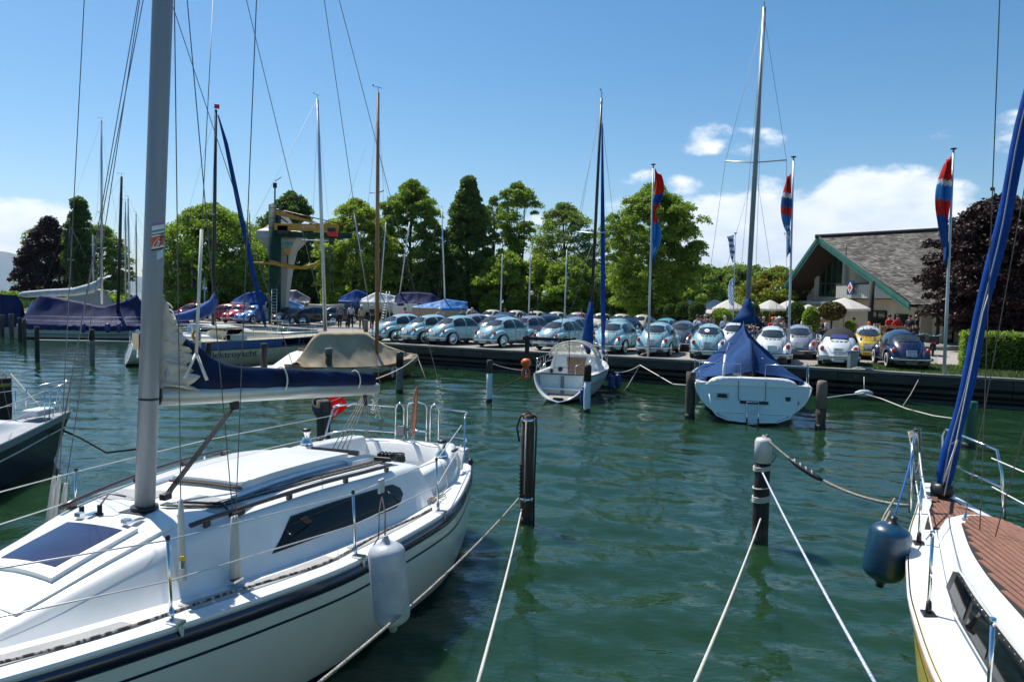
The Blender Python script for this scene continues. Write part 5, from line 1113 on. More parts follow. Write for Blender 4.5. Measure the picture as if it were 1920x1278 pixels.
# coachroof
wf = smooth_interp([2.15, 2.9, 4.0, 5.3, 6.3, 7.0, 7.5], [1.40, 1.38, 1.24, 1.00, .74, .52, .30]); tp = smooth_interp([2.15, 2.5, 3.2, 4.2, 5.2, 6.0, 6.8, 7.5], [1.46, 1.50, 1.55, 1.585, 1.57, 1.47, 1.33, 1.22])
ct = trunk(2.15, 7.5, wf, lambda x: sh(x)+.0, tp, .20, .07, 44, .05).build('coachroof', gel, NB)
m_ = MB(); m_.prism([Vector((2.12, -1.1, .75)), Vector((2.12, 1.1, .75)), Vector((2.12, 1.15, 1.44)), Vector((2.12, .4, 1.50)), Vector((2.12, -.4, 1.50)), Vector((2.12, -1.15, 1.44))], (.06, 0, 0)); m_.build('bulkhead', gel, NB)
m_ = MB(); m_.prism([Vector((2.10, -.30, .8)), Vector((2.10, .30, .8)), Vector((2.10, .34, 1.56)), Vector((2.10, -.34, 1.56))], (.03, 0, 0)); m_.build('companionway_door', glassd, NB)
def topz(x, y): w_ = wf(x)-.2-.07; return tp(x)+.05*max(0, 1-(y/w_)**2)
def onroof(m_, pts, hgt, n=10):
    pass
def slab(x0, x1, y0, y1, h_, nm, mat, par=NB, bev=.02, nx=8, ny=6, w1=None, base=0):
    """a plate lying on the curved coachroof"""
    m_ = MB(); rows = []
    for i in range(nx+1):
        x = lerp(x0, x1, i/nx); a, b = (y0, y1) if w1 is None else (lerp(y0, w1[0], i/nx), lerp(y1, w1[1], i/nx)); rows.append([Vector((x, lerp(a, b, j/ny), topz(x, lerp(a, b, j/ny))+h_+base)) for j in range(ny+1)])
    m_.grid(rows[::-1], smooth=True); edge = rows[0]+[r[-1] for r in rows[1:]]+rows[-1][-2::-1]+[r[0] for r in rows[-2:0:-1]]; low = [Vector((p.x, p.y, p.z-h_-base-.02)) for p in edge]
    m_.grid([edge+[edge[0]], low+[low[0]]], smooth=False); return m_.build(nm, mat, par, bevel=0)
# sliding hatch with its housing
slab(2.55, 4.45, -.44, .44, .075, 'hatch_garage', gel, w1=(-.40, .40)); 
m_ = MB(); m_.tube([Vector((4.47, y, topz(4.47, y)+.03)) for y in np.linspace(-.42, .42, 8)], .014, 5); m_.build('hatch_seal', pm('brown_seal', (.10, .06, .03), .7), NB)
for y in (.62, -.62): slab(2.35, 4.7, y-.035, y+.035, .035, 'slide_rail', pm('rail_aluminium', (.38, .44, .52), .35, metal=.6), w1=(y*.84-.03, y*.84+.03))
slab(2.25, 2.9, .52, .70, .05, 'moulded_step', gel); 
# fore hatch with tinted pane
fh = slab(5.66, 6.42, -.36, .36, .06, 'fore_hatch', gel, w1=(-.34, .34)); slab(5.74, 6.32, -.28, .28, .004, 'tinted_pane', glassb, par=fh, w1=(-.26, .26), base=.062)
slab(5.45, 6.75, -.52, .52, .028, 'hatch_plinth', gel, w1=(-.42, .42))
for y in (.24, -.24): m_ = MB(); m_.box((5.58, y, topz(5.6, y)+.06), (.18, .05, .012)); m_.box((5.66, y, topz(5.6, y)+.085), (.05, .06, .03)); m_.build('hatch_hinge', steel, fh)
# nonslip panels let into the decks
for sd in (1, -1):
    for xa, xb in ((2.5, 4.1), (4.4, 5.9), (6.3, 7.3)):
        m_ = MB(); rows = []
        for x in np.linspace(xa, xb, 12):
            yo = hb(x)-.16; yi = min(wf(x)+.10, yo-.05) if x < 7.5 else .05; b_ = hb(x); rows.append([Vector((x, sd*lerp(yi, yo, j/3), sh(x)+H.cam*(1-(lerp(yi, yo, j/3)/b_)**2)*min(1, b_)+.006)) for j in range(4)])
        m_.grid(rows if sd < 0 else [r[::-1] for r in rows]); m_.build('nonslip_panel', nonslip, NB)
    m_ = MB(); rows = []
    for x in np.linspace(4.72, 5.05, 4): rows.append([Vector((x, sd*lerp(.14, wf(x)-.36, j/4), topz(x, lerp(.14, wf(x)-.36, j/4))+.004)) for j in range(5)])
    m_.grid(rows if sd < 0 else [r[::-1] for r in rows]); m_.build('nonslip_panel', nonslip, NB)
# long windows
def cside(x, f, sd=1, off=.004):     # point of the coachroof side, f from foot to shoulder
    w_ = wf(x); z0 = sh(x); z1 = tp(x); h = z1-z0; ins = .2*min(1, h/.35); r_ = min(.07, h*.4); z = lerp(z0+.012, z1-r_, f); y = w_-ins*((z-z0)/h if f < .5 else (z-z0)/(h-r_*.9)) if False else None
    if z < z0+h*.5: y = lerp(w_, w_-ins*.5, (z-z0-.012)/(h*.5-.012))
    else: y = lerp(w_-ins*.5, w_-ins, (z-z0-h*.5)/(h*.5-r_))
    return Vector((x, sd*(y+off), z+off*.3))
for sd in (1, -1):
    for off, shr, mt, nm in ((.005, 0, blackp, 'window_gasket'), (.010, .025, glassd, 'window')):
        m_ = MB(); rows = []; xs_ = np.linspace(2.80+shr, 4.86-shr*2, 19)
        for x in xs_:
            lo = .31+shr*1.3+max(0, (2.97-x))*1.5; hi = .88-shr*1.3-max(0, x-4.52)*1.7-max(0, 2.93-x)*1.2; hi = max(hi, lo+.01); rows.append([cside(x, lerp(lo, hi, j/4), sd, off) for j in range(5)])
        if sd > 0: rows = rows[::-1]
        m_.grid(rows[::-1]); o = m_.build(nm, mt, NB)
# wooden-brown genoa tracks / hand rails and organiser lines on the roof edge
railm = pm('brown_hand_rail', (.045, .030, .028), .3, coat=.4)
for sd in (1, -1):
    m_ = MB(); pts = [Vector((x, sd*(wf(x)-.28), tp(x)+.06)) for x in np.linspace(2.75, 5.45, 16)]; m_.tube(pts, .026, 8, flat=.8)
    for x in (2.85, 3.6, 4.4, 5.3): m_.box((x, sd*(wf(x)-.28), tp(x)+.015), (.06, .03, .07))
    m_.build('hand_rail', railm, NB)
lines = [(ropeb, .0), (roped, .05), (ropeb, .095), (roped, .14)]
for mt, dy in lines:
    m_ = MB(); m_.tube([Vector((5.15, .10+dy*.5, topz(5.1, .1)+.02)), Vector((4.95, .42+dy, topz(4.95, .5)+.015)), Vector((3.6, .66+dy, topz(3.6, .7)+.015)), Vector((2.35, .78+dy, topz(2.5, .8)+.02))], .008, 5); m_.build('control_line', mt, NB)
m_ = MB(); m_.box((2.42, .86, tp(2.45)+.08), (.16, .22, .05)); 
for k in range(4): m_.box((2.40, .79+k*.048, tp(2.45)+.12), (.13, .03, .045))
m_.build('rope_clutch', blackp, NB, bevel=.008)
m_ = MB(); rnd = random.Random(3)
for k in range(5): m_.tube([Vector((2.05+.11*math.cos(a*PI/8)+rnd.uniform(-.02, .02), .82+.10*math.sin(a*PI/8), 1.46+.02*k)) for a in range(16)], .010, 5, closed=True)
m_.build('rope_coil', roped, NB)
def winch(x, y, z, par=NB, s_=1.0):
    m_ = MB(); m_.lathe([(.085*s_, 0), (.09*s_, .02*s_), (.075*s_, .05*s_), (.052*s_, .08*s_), (.048*s_, .15*s_), (.065*s_, .18*s_), (.07*s_, .195*s_), (.001, .2*s_)], (x, y, z), 20); o = m_.build('winch', chrome, par); m_ = MB(); m_.lathe([(.068*s_, .2*s_), (.07*s_, .22*s_), (.03*s_, .235*s_), (.001, .235*s_)], (x, y, z), 16); m_.build('winch_jaw', blackp, o)
for sd in (1, -1): winch(1.15, sd*1.05, sh(1.1)+.30)
m_ = MB(); m_.box((.75, 1.08, sh(.7)+.31), (.20, .05, .03)); m_.box((.75, -1.05, sh(.7)+.31), (.20, .05, .03)); m_.build('cleat', blackp, NB, bevel=.01)
# stanchions and life lines
sts = {1: [(6.15, 1.70), (4.28, 1.70), (2.55, 1.70)], -1: [(6.3, 1.7), (4.6, 1.7), (2.6, 1.7)]}; tops = {1: [], -1: []}
for sd in (1, -1):
    for x, zt in sts[sd]:
        y = sd*(hb(x)-.07); b = Vector((x, y, sh(x)+.0)); t = Vector((x, y-sd*.03, sh(x)+.60)); root = MB(); root.tube([b, t], .0125, 8); o = root.build('stanchion', steel, NB); m_ = MB(); m_.box(b+Vector((0, sd*.035, .01)), (.08, .11, .02)); m_.prism([b+Vector((-.04, sd*.075, .02)), b+Vector((.04, sd*.075, .02)), b+Vector((.012, sd*.088, -.085)), b+Vector((-.012, sd*.088, -.085))], (0, sd*.006, 0)); m_.tube([b, b+Vector((0, 0, .10))], .019, 8); m_.build('stanchion_foot', steel, o)
        m_ = MB(); m_.lathe([(.013, -.01), (.018, 0), (.015, .02), (.001, .03)], t, 8); m_.build('stanchion_cap', blackp, o); tops[sd].append((b, t))
    pts_t = [tops[sd][i][1]-Vector((0, 0, .01)) for i in range(3)]; pts_m = [a.lerp(b, .5) for a, b in tops[sd]]
    bw = Vector((8.3, sd*.30, sh(8.3)+.62)); bm_ = Vector((8.3, sd*.30, sh(8.3)+.32)); en = Vector((.45, sd*1.05, sh(.4)+.60)); enm = Vector((.45, sd*1.05, sh(.4)+.32))
    m_ = MB(); m_.tube([bw]+pts_t+[en], .006, 5); m_.build('life_line', wirew, NB); m_ = MB(); m_.tube([bm_]+pts_m+[enm], .006, 5); m_.build('life_line', wirew, NB)
# pulpit (forward, mostly outside the picture) and pushpit
m_ = MB(); m_.tube([Vector((8.2, .33, sh(8.2))), Vector((8.3, .30, sh(8.3)+.62)), Vector((8.85, .12, sh(8.8)+.66)), Vector((8.9, 0, sh(8.9)+.66)), Vector((8.85, -.12, sh(8.8)+.66)), Vector((8.3, -.30, sh(8.3)+.62)), Vector((8.2, -.33, sh(8.2)))], .0125, 8); m_.build('pulpit', steel, NB)
pp = NB; z0 = sh(0)+.02; zt = 1.80
def rail_(pts, nm='pushpit', r=.0135): m_ = MB(); m_.tube([Vector(p) for p in pts], r, 8); return m_.build(nm, steel, NB)
for sd in (1, -1):
    rail_([(.75, sd*1.18, z0), (.55, sd*1.14, 1.3), (.40, sd*1.08, zt-.05), (.33, sd*1.05, zt)]); rail_([(.40, sd*1.08, zt), (.10, sd*1.0, zt), (.02, sd*.92, zt), (.0, sd*.50, zt+.01)]); rail_([(.5, sd*1.12, 1.40), (.05, sd*.98, 1.40), (.0, sd*.50, 1.40)], r=.011)
for y0, y1, zt2 in ((.50, .36, zt+.08), (.30, -.02, zt+.10), (-.08, -.22, zt+.06)):
    a, b = y0, y1; rail_([(0, a, z0), (0, a, zt2-.10), (0, a-.02, zt2-.03), (0, (a+b)/2, zt2), (0, b+.02, zt2-.03), (0, b, zt2-.10), (0, b, z0)], 'pushpit')
for z in (1.24, 1.46): rail_([(.02, .31, z), (.02, -.02, z)], 'ladder_rung', .016)
rail_([(0, -.22, 1.40), (0, -.92, 1.40)], r=.011); rail_([(0, -.22, zt), (0, -.95, zt), (.10, -1.02, zt-.03)], r=.0135)
m_ = MB(); m_.box((.02, -.12, 1.44), (.06, .12, .14)); m_.build('outboard_pad', pm('grey_plastic', (.25, .25, .25), .5), NB)
# tiller standing up, rudder
tip = IV @ aty(782, 724, 10.75); bs = Vector((.12, .12, 1.26)); m_ = MB(); m_.tube([bs+(tip-bs)*t for t in (0.12, .3, .55, .8, .97, 1)], [.022, .040, .036, .028, .024, .008], 10, flat=1.35); til = m_.build('tiller', mahog, NB)
m_ = MB(); m_.tube([bs-Vector((0, 0, .14)), bs+(tip-bs)*.16], .024, 8); m_.box(bs+Vector((0, 0, -.08)), (.12, .08, .12)); m_.tube([bs+(tip-bs)*.38, bs+(tip-bs)*.42], .034, 8); m_.build('tiller_fitting', steel, NB)
m_ = MB(); m_.prism([Vector((-.03, .09, 1.2)), Vector((-.30, .09, 1.15)), Vector((-.32, .09, -.5)), Vector((-.02, .09, -.5))], (0, .06, 0)); m_.build('rudder', gel, NB)
# mast, boom, sail
mb_ = Vector((5.22, 0, 1.60)); mt_ = IV @ aty(305, 2, (NB.matrix_world if False else (Matrix.Translation(NB.location) @ NB.rotation_euler.to_matrix().to_4x4()) @ mb_ .to_4d()).y+.05 if False else 6.42); mdir = (mt_-mb_)
def mp_(k): return mb_+mdir*k
m_ = MB(); m_.tube([mp_(0), mp_(.5), mp_(1), mp_(1.9)], [.082, .082, .081, .076], 24, flat=1.0); mast = m_.build('mast', alu, NB)
back = Vector((-1, 0, 0))
m_ = MB(); m_.tube([mp_(.02)+Vector((-.082, 0, 0)), mp_(1.0)+Vector((-.082, 0, 0)), mp_(1.9)+Vector((-.078, 0, 0))], .012, 6); m_.build('sail_track', alul, mast)
m_ = MB(); m_.tube([mp_(.02)+Vector((0, -.076, 0)), mp_(1.9)+Vector((0, -.08, 0))], .010, 5); m_.build('halyard', wire, mast)
m_ = MB(); m_.box(mb_+Vector((0, 0, .0)), (.30, .26, .03)); m_.tube([mb_+Vector((0, 0, .0)), mb_+Vector((0, 0, .045))], .112, 20); m_.build('mast_foot', blackp, mast)
m_ = MB(); kz = .225; m_.tube([mp_(kz-.002), mp_(kz+.002)], .0845, 24); m_.build('mast_band', blackp, mast)
# printed stickers on the mast
def sticker(k0, k1, a0, a1, cols, nm='sticker'):
    tocam = (IV @ Vector((0, 0, HC)))-mp_(.5); base = math.atan2(tocam.y, tocam.x); n = 8
    for i, (f0, f1, mt) in enumerate(cols):
        m_ = MB(); rows = []
        for f in (f0, f1):
            c = mp_(lerp(k0, k1, f)); rows.append([c+Vector((math.cos(base+lerp(a0, a1, j/n)), math.sin(base+lerp(a0, a1, j/n)), 0))*(.0835)+Vector((0, 0, .03*j/n)) for j in range(n+1)])
        m_.grid(rows); m_.build(nm, mt, mast)
zpx = lambda py: ((IV @ aty(285, py, 6.42)).z-mb_.z)/mdir.z
org = pm('sticker_orange', (.75, .13, .02), .5); tealk = pm('sticker_teal', (.03, .35, .28), .5); purp = pm('sticker_lilac', (.35, .18, .45), .5)
k0, k1 = zpx(472), zpx(421)
sticker(k0, k1, -.25, 1.15, [(.0, .06, ink), (.06, .14, stick), (.14, .50, org), (.50, .56, stick), (.56, .60, ink), (.60, .66, stick), (.66, .74, tealk), (.74, .90, stick), (.90, 1.0, purp)])
sticker(zpx(488), zpx(473), .30, 1.05, [(0, 1, pm('sticker_pale_blue', (.55, .68, .78), .5))])
tocam = (IV @ Vector((0, 0, HC)))-mp_(.5); base_a = math.atan2(tocam.y, tocam.x)
def stext(s_, f, ang, size, mt, nm='sticker_lettering'):
    c = mp_(lerp(k0, k1, f)); d = Vector((math.cos(base_a+ang), math.sin(base_a+ang), 0)); text(s_, size, mt, nm, mast, c+d*.0855, (PI/2, 0, base_a+ang+PI/2), .0008)
for s_, f, mt, an in (('2011', .63, ink, .80), ('2012', .53, ink, .80)): stext(s_, f, an, .026, mt)
for i_, (f, an) in enumerate(((.18, .30), (.22, .42), (.27, .36), (.31, .50), (.36, .44), (.41, .58))):
    c = mp_(lerp(k0, k1, f)); d = Vector((math.cos(base_a+an), math.sin(base_a+an), 0)); tv = Vector((-d.y, d.x, 0)); m_ = MB(); m_.add([c+d*.0862+tv*u*.009+Vector((0, 0, v*.009)) for u, v in ((-1, -1), (1, -1), (1.4, 1), (-.6, 1))], [(0, 1, 2, 3)]); m_.build('sticker_chequer', ink if i_ % 2 else stick, mast)
m_ = MB(); c = mp_(lerp(k0, k1, .3)); d = Vector((math.cos(base_a+.15), math.sin(base_a+.15), 0)); tv = Vector((-d.y, d.x, 0)); m_.tube([c+d*.0855+tv*u+Vector((0, 0, v)) for u, v in ((-.03, -.05), (-.012, .0), (.01, .03), (.03, .045))], .005, 5, flat=.4); m_.build('sticker_curve', stick, mast)
# cleats and gear on the mast
m_ = MB(); c = mp_(zpx(640)); m_.box(c+Vector((.02, -.11, 0)), (.06, .06, .14)); m_.tube([c+Vector((.02, -.12, .1)), c+Vector((.02, -.12, -.14))], .014, 6); m_.build('mast_cleat', steel, mast)
bj = mp_(zpx(745))+Vector((-.10, 0, 0)); be = IV @ aty(704, 728, 9.95); bv = be-bj
m_ = MB(); m_.tube([bj, be], .062, 12, flat=1.35); boom = m_.build('boom', pm('boom_aluminium', (.52, .55, .53), .35, metal=.5), NB)
m_ = MB(); m_.lathe([(.001, -.04), (.075, -.03), (.075, .03), (.001, .04)], be, 12, 'Y'); m_.build('boom_end', alul, boom); m_ = MB(); m_.box(bj+Vector((.05, 0, 0)), (.14, .08, .14)); m_.build('gooseneck', blackp, boom, bevel=.01)
def bp_(u): return bj+bv*u
sc = MB(); rows = []; topf = smooth_interp([0, .07, .12, .18, .27, .5, .8, 1], [.50, .50, .44, .32, .24, .215, .19, .17]); rng_ = random.Random(9)
for i in range(61):
    u = lerp(.085, .975, i/60); h_ = topf(u); c = bp_(u)+Vector((0, 0, .04)); w_ = .085+.05*math.exp(-u*6)+.008*math.sin(u*40); r = []
    for j in range(17):
        a = 2*PI*j/16; yy = math.sin(a); zz = (1-math.cos(a))/2; ww = w_*(1-.55*zz)*(1+.10*math.sin(u*34+j)+.06*math.sin(u*80+2*j)); r.append(c+Vector((.0, yy*ww, zz*h_*(1+.012*math.sin(u*50+j)))))
    rows.append(r)
sc.grid(rows); sc.poly(rows[0][:-1]); sc.poly(rows[-1][:-1][::-1]); cov = sc.build('sail_cover', canvas, NB)
def strap(u):
    c = bp_(u)+Vector((0, 0, .0)); h_ = topf(u)+.055; pts = []
    for a in range(24):
        q = 2*PI*a/24; pts.append(c+Vector((.01*math.sin(q*2), math.sin(q)*(.10-.035*(1-math.cos(q))/2), (1-math.cos(q))/2*h_-.0)))
    m_ = MB(); m_.tube(pts, .012, 6, closed=True, flat=.6); m_.build('strap', webbing, cov)
strap(.46); strap(.86)
# folded mainsail against the mast
fb = MB(); rows = []; rs = random.Random(5); n = 96; zt_s = zpx(561); zb_s = zpx(728)
for i in range(n+1):
    v = i/n; c = mp_(lerp(zb_s, zt_s, v)); zig = abs(((v*8.5) % 1)*2-1)**.7; ln_ = (.22+.17*zig*(1-.5*v))*(1-v**3); ln_ = max(ln_, .025)
    wd_ = (.085+.06*(1-v))*(.75+.5*zig)*(1-v*.7)+.012; r = []
    for j in range(15):
        a = 2*PI*j/14; r.append(c+Vector((-.10-ln_*(1-math.cos(a))/2*1.15, math.sin(a)*wd_*(1+.25*math.sin(3*a+v*18)), .03*math.sin(a*2+v*25)-.05*(1-math.cos(a))/2)))
    rows.append(r)
fb.grid(rows); fb.poly(rows[0][:-1]); fb.poly(rows[-1][:-1][::-1]); fb.build('folded_mainsail', sailw, NB)
m_ = MB()
for k in range(12):
    v = k/12+.04; c = mp_(lerp(zb_s, zt_s, v)); pts = []
    for a in range(13):
        q = -PI*.62+1.24*PI*a/12; pts.append(c+Vector((-.13-.27*(1-v)*(1+math.cos(q))/2-.02, math.sin(q)*(.15-.08*v), .025*math.cos(q*2)+.02*math.sin(k))))
    m_.tube(pts, .007, 5)
m_.build('sail_bolt_rope', pm('sail_edge', (.72, .68, .56), .7), NB)
lc = MB(); c = mp_(zpx(705))+Vector((-.20, .03, 0))
for rr in (.075, .062): lc.tube([c+Vector((rr*math.cos(a*PI/9)*1.0, .05-.02*abs(math.sin(a)), rr*1.15*math.sin(a*PI/9))) for a in range(18)], .012, 6, closed=True)
lc.build('sail_loop', sailw, NB)
# lazy-jack line with sleeve ending in two tails over the cover
A_ = IV @ aty(392, 150, 7.1); B_ = IV @ aty(378, 430, 6.8); C1 = IV @ aty(368, 662, 6.66); D1 = IV @ aty(346, 708, 6.52); D2 = IV @ aty(388, 712, 6.62)
m_ = MB(); m_.tube([ext(B_, A_, 1.6), B_], .004, 5); m_.build('lazy_jack', wire, NB); m_ = MB(); m_.tube([B_, C1], .015, 6); m_.tube([C1, D1], .014, 6); m_.tube([C1, D2], .014, 6); m_.build('lazy_jack_sleeve', webbing, NB)
# kicking strap (vang)
va = bp_(.27)-Vector((0, 0, .09)); vb = mb_+Vector((-.16, .05, .06)); m_ = MB()
for dy in (-.022, 0, .022): m_.tube([ext(va, vb, .06)+Vector((0, dy, 0)), ext(va, vb, .93)+Vector((0, dy, 0))], .0075, 6)
m_.build('boom_vang', roped, NB); m_ = MB(); m_.box(va.lerp(vb, .03), (.07, .07, .09)); m_.build('vang_block', blackp, NB, bevel=.01); m_ = MB(); m_.box(va.lerp(vb, .97), (.09, .07, .06)); m_.build('vang_block', blackp, NB, bevel=.01)
# main sheet
ma = bp_(.93)-Vector((0, 0, .08)); mb2 = Vector((2.05, .0, 1.5)); m_ = MB()
for k in range(4): m_.tube([ma+Vector((0, -.03+.02*k, 0)), mb2+Vector((0, -.10+.07*k, 0))], .0065, 5)
m_.build('main_sheet', ropeb, NB); m_ = MB(); m_.box(ma-Vector((0, 0, .07)), (.05, .05, .14)); m_.build('sheet_block', blackp, NB, bevel=.01)
m_ = MB(); bt_ = be+Vector((0, 0, -.06)); m_.tube([bt_, Vector((.1, -.70, 1.95))], .004, 4); m_.tube([Vector((.1, -.70, 1.95)), Vector((.02, -.72, zt))], .02, 6)
for k in range(3): m_.tube([Vector((.08, -.72+.03*k, 1.93)), Vector((.05, -.70+.03*k, 1.20))], .006, 5)
m_.build('backstay_tackle', ropeb, NB)
rnd = random.Random(8)
for k in range(5):
    m_ = MB(); p0_ = be+Vector((-.02, 0, -.05)); pts = [p0_]; 
    for q in range(9): pts.append(p0_+Vector((rnd.uniform(-.09, .09), rnd.uniform(-.06, .06), -.04-.035*q+rnd.uniform(-.05, .05))))
    m_.tube(pts, .0065, 5); m_.build('hanging_rope', ropew, NB)
# turnbuckle sleeves and shrouds
def sleeve(b, t, r0=.030, r1=.020): m_ = MB(); m_.tube([b, b.lerp(t, .25), b.lerp(t, .8), t], [r0*1.25, r0, r1*1.15, r1*.8], 8); return m_.build('turnbuckle_sleeve', pm('milky_plastic', (.62, .63, .60), .45, trans=.25), NB)
def shroud(px0, py0, pxs, pys, pxt, pyt, Yb, Yt=None, k=1.4, r=.0045, dbl=0):
    b = IV @ aty(px0, py0, Yb); s_ = IV @ aty(pxs, pys, Yb); t = IV @ aty(pxt, pyt, Yt or Yb); sleeve(b, s_); m_ = MB(); m_.tube([s_, ext(s_, t, k)], r, 5); m_.build('shroud', wire, NB)
    if dbl: m_ = MB(); t2 = IV @ aty(pxt+dbl, pyt, Yt or Yb); m_.tube([s_+Vector((.02, 0, 0)), ext(s_+Vector((.02, 0, 0)), t2, k)], r, 5); m_.build('shroud', wire, NB)
    return b
shroud(438, 1082, 437, 968, 351, 0, 5.92, 6.3); shroud(444, 1080, 442, 966, 481, 0, 5.95, 6.0); shroud(341, 1086, 339, 936, 327, 0, 5.62, 5.9)
m_ = MB(); m_.box(IV @ aty(440, 1086, 5.93), (.12, .08, .02)); m_.build('chain_plate', steel, NB)
shroud(90, 992, 102, 892, 252, 40, 7.55, 7.2, dbl=9); shroud(98, 990, 112, 890, 158, 0, 7.6, 7.3); shroud(116, 968, 124, 905, 262, 0, 7.8, 7.3)
wires(NB, [(aty(712, 716, 9.9), ext(aty(712, 716, 9.9), aty(608, 0, 8.0), 1.3)), (aty(858, 853, 10.9), ext(aty(858, 853, 10.9), aty(636, 0, 8.6), 1.3)), (aty(598, 560, 8.6), ext(aty(598, 560, 8.6), aty(462, 0, 7.6), 1.2)), (aty(560, 718, 8.3), ext(aty(560, 718, 8.3), aty(325, 15, 6.8), 1.02))], .0038, None, 'stay')
# genoa sheet lying along the side deck, ropes and small fittings
def deckrope(xs_, off, mt, r=.0095, nm='jib_sheet', wob=.03):
    m_ = MB(); m_.tube([Vector((x, hb(x)-off+wob*math.sin(x*3.1), sh(x)+.022)) for x in xs_], r, 6); m_.build(nm, mt, NB)
deckrope(np.linspace(2.5, 8.2, 60), .20, pm('striped_sheet', (.45, .40, .34), .85, col2=(.06, .05, .045), scale=38, stretch=(1, .2, .2), bump=.4, bscale=150, lo=.47, hi=.53), .011)
m_ = MB(); m_.tube([Vector((7.1, -.45, sh(7)+.03)), Vector((6.3, -.72, sh(6)+.03)), Vector((5.5, -.95, sh(5)+.03))], .009, 6); m_.build('jib_sheet', ropeb, NB)
m_ = MB(); m_.tube([Vector((1.45, 1.16, 1.36)), Vector((1.5, 1.26, 1.25)), Vector((1.62, 1.34, 1.10)), Vector((1.9, 1.38, 1.07)), Vector((2.3, 1.42, 1.06))], .008, 6); m_.build('sheet_tail', ropeb, NB)
rnd = random.Random(2); m_ = MB()
for k in range(4): m_.tube([Vector((2.0+.1*k+.07*math.cos(a*PI/6), 1.42+.04*math.sin(a*PI/6), 1.075+.012*k)) for a in range(12)], .007, 5, closed=True)
m_.build('rope_coil', ropeb, NB)
m_ = MB(); m_.lathe([(.001, -.01), (.045, 0), (.05, .03), (.03, .05), (.001, .055)], (.72, 1.28, 1.22), 12, 'Y'); m_.build('fairlead', blackp, NB)
for x, y in ((5.55, -.34), (5.5, -.20)):
    m_ = MB(); m_.lathe([(.032, 0), (.034, .03), (.02, .045), (.02, .11), (.001, .115)], (x, y, topz(x, y)), 10); m_.build('mast_plug', blackp, NB)
m_ = MB(); m_.tube([Vector((5.5, -.2, topz(5.5, -.2)+.1)), Vector((5.45, -.15, topz(5.5, -.2)+.2)), Vector((5.36, -.06, topz(5.5, -.2)+.16))], .008, 5); m_.build('mast_cable', wire, NB)
m_ = MB(); m_.tube([Vector((5.05, .2, topz(5, .2)+.03)), Vector((4.9, .55, topz(4.9, .5)+.03)), Vector((5.05, .78, tp(5)+.02))], .012, 6); m_.box((5.02, .80, tp(5)+.035), (.14, .06, .04)); m_.build('track_car', blackp, NB)
# clip with its lines on the life line, paint-brush hanging at a sleeve
m_ = MB(); c = Vector((3.92, 1.60, sh(3.9)+.60)); m_.box(c, (.10, .03, .14)); m_.build('fender_hook', pm('clear_white_plastic', (.60, .62, .62), .3), NB, bevel=.01)
br = thing('hanging_tool', 'small silver and yellow tool hanging from the shroud sleeve', 'tool', tuple(aty(342, 1060, 5.5)), .5); m_ = MB(); m_.box((0, 0, .02), (.035, .008, .09)); m_.build('blade', steel, br, bevel=.008); m_ = MB(); m_.box((0, -.001, .055), (.037, .012, .035)); m_.build('handle', pm('yellow_plastic', (.6, .42, .03), .5), br)

# ------------------------------------------------------------------ fenders
def fender(label, top, length, r, mat, tilt=(0, 0), cap=None, rope=None, group=None, ropemat=None, name='fender'):
    root = thing(name, label, 'fender', top, 0, group); root.rotation_euler = (tilt[0], tilt[1], 0)
    L_ = length; prof = [(.001, 0), (.024, 0), (.03, -.03), (.045, -.06)]+[(r*math.sin(a), -.06-r*.62*(1-math.cos(a))) for a in (.55, .8, 1.05, 1.3, PI/2)]+[(r*math.sin(a), -L_+.055+r*.62*(1-math.cos(a))) for a in (PI/2, 1.3, 1.05, .8, .5)]+[(.042, -L_+.045), (.03, -L_), (.001, -L_)]
    m_ = MB(); m_.lathe(prof, (0, 0, 0), 24); m_.build('body', mat, root)
    if cap: m_ = MB(); m_.lathe([(.001, .002), (.026, .002), (.034, -.03), (.045, -.058), (r*.64, -.095), (r*.70, -.112)], (0, 0, 0), 24); m_.build('cap', cap, root); m_ = MB(); m_.lathe([(r*.64, -L_+.088), (.04, -L_+.045), (.032, -L_-.003), (.001, -L_-.004)], (0, 0, 0), 24); m_.build('cap', cap, root)
    return root
fmat = pm('scuffed_white_vinyl', (.50, .54, .57), .45, col2=(.36, .40, .44), scale=5, bump=.15, bscale=60, detail=9)
ft = aty(722, 1003, 6.25); fender('long scuffed white fender hanging on the side of the foreground sloop', ft, .85, .158, fmat, (R_(2), R_(-5)))
MW = Matrix.Translation(NB.location) @ NB.rotation_euler.to_matrix().to_4x4()
m_ = MB(); hk = MW @ Vector((3.92, 1.60, sh(3.9)+.53)); m_.tube([hk, hk.lerp(ft, .5)+Vector((.02, 0, 0)), ft], .007, 6); m_.tube([hk+Vector((.01, 0, 0)), hk.lerp(ft, .35)+Vector((-.03, 0, -.05)), ft+Vector((-.06, .04, -.03)), MW @ Vector((4.2, 1.62, sh(4)+.02))], .006, 5); o = m_.build('fender_lanyard', roped); tag(o, 'black cord holding the white fender to the life line', 'rope')

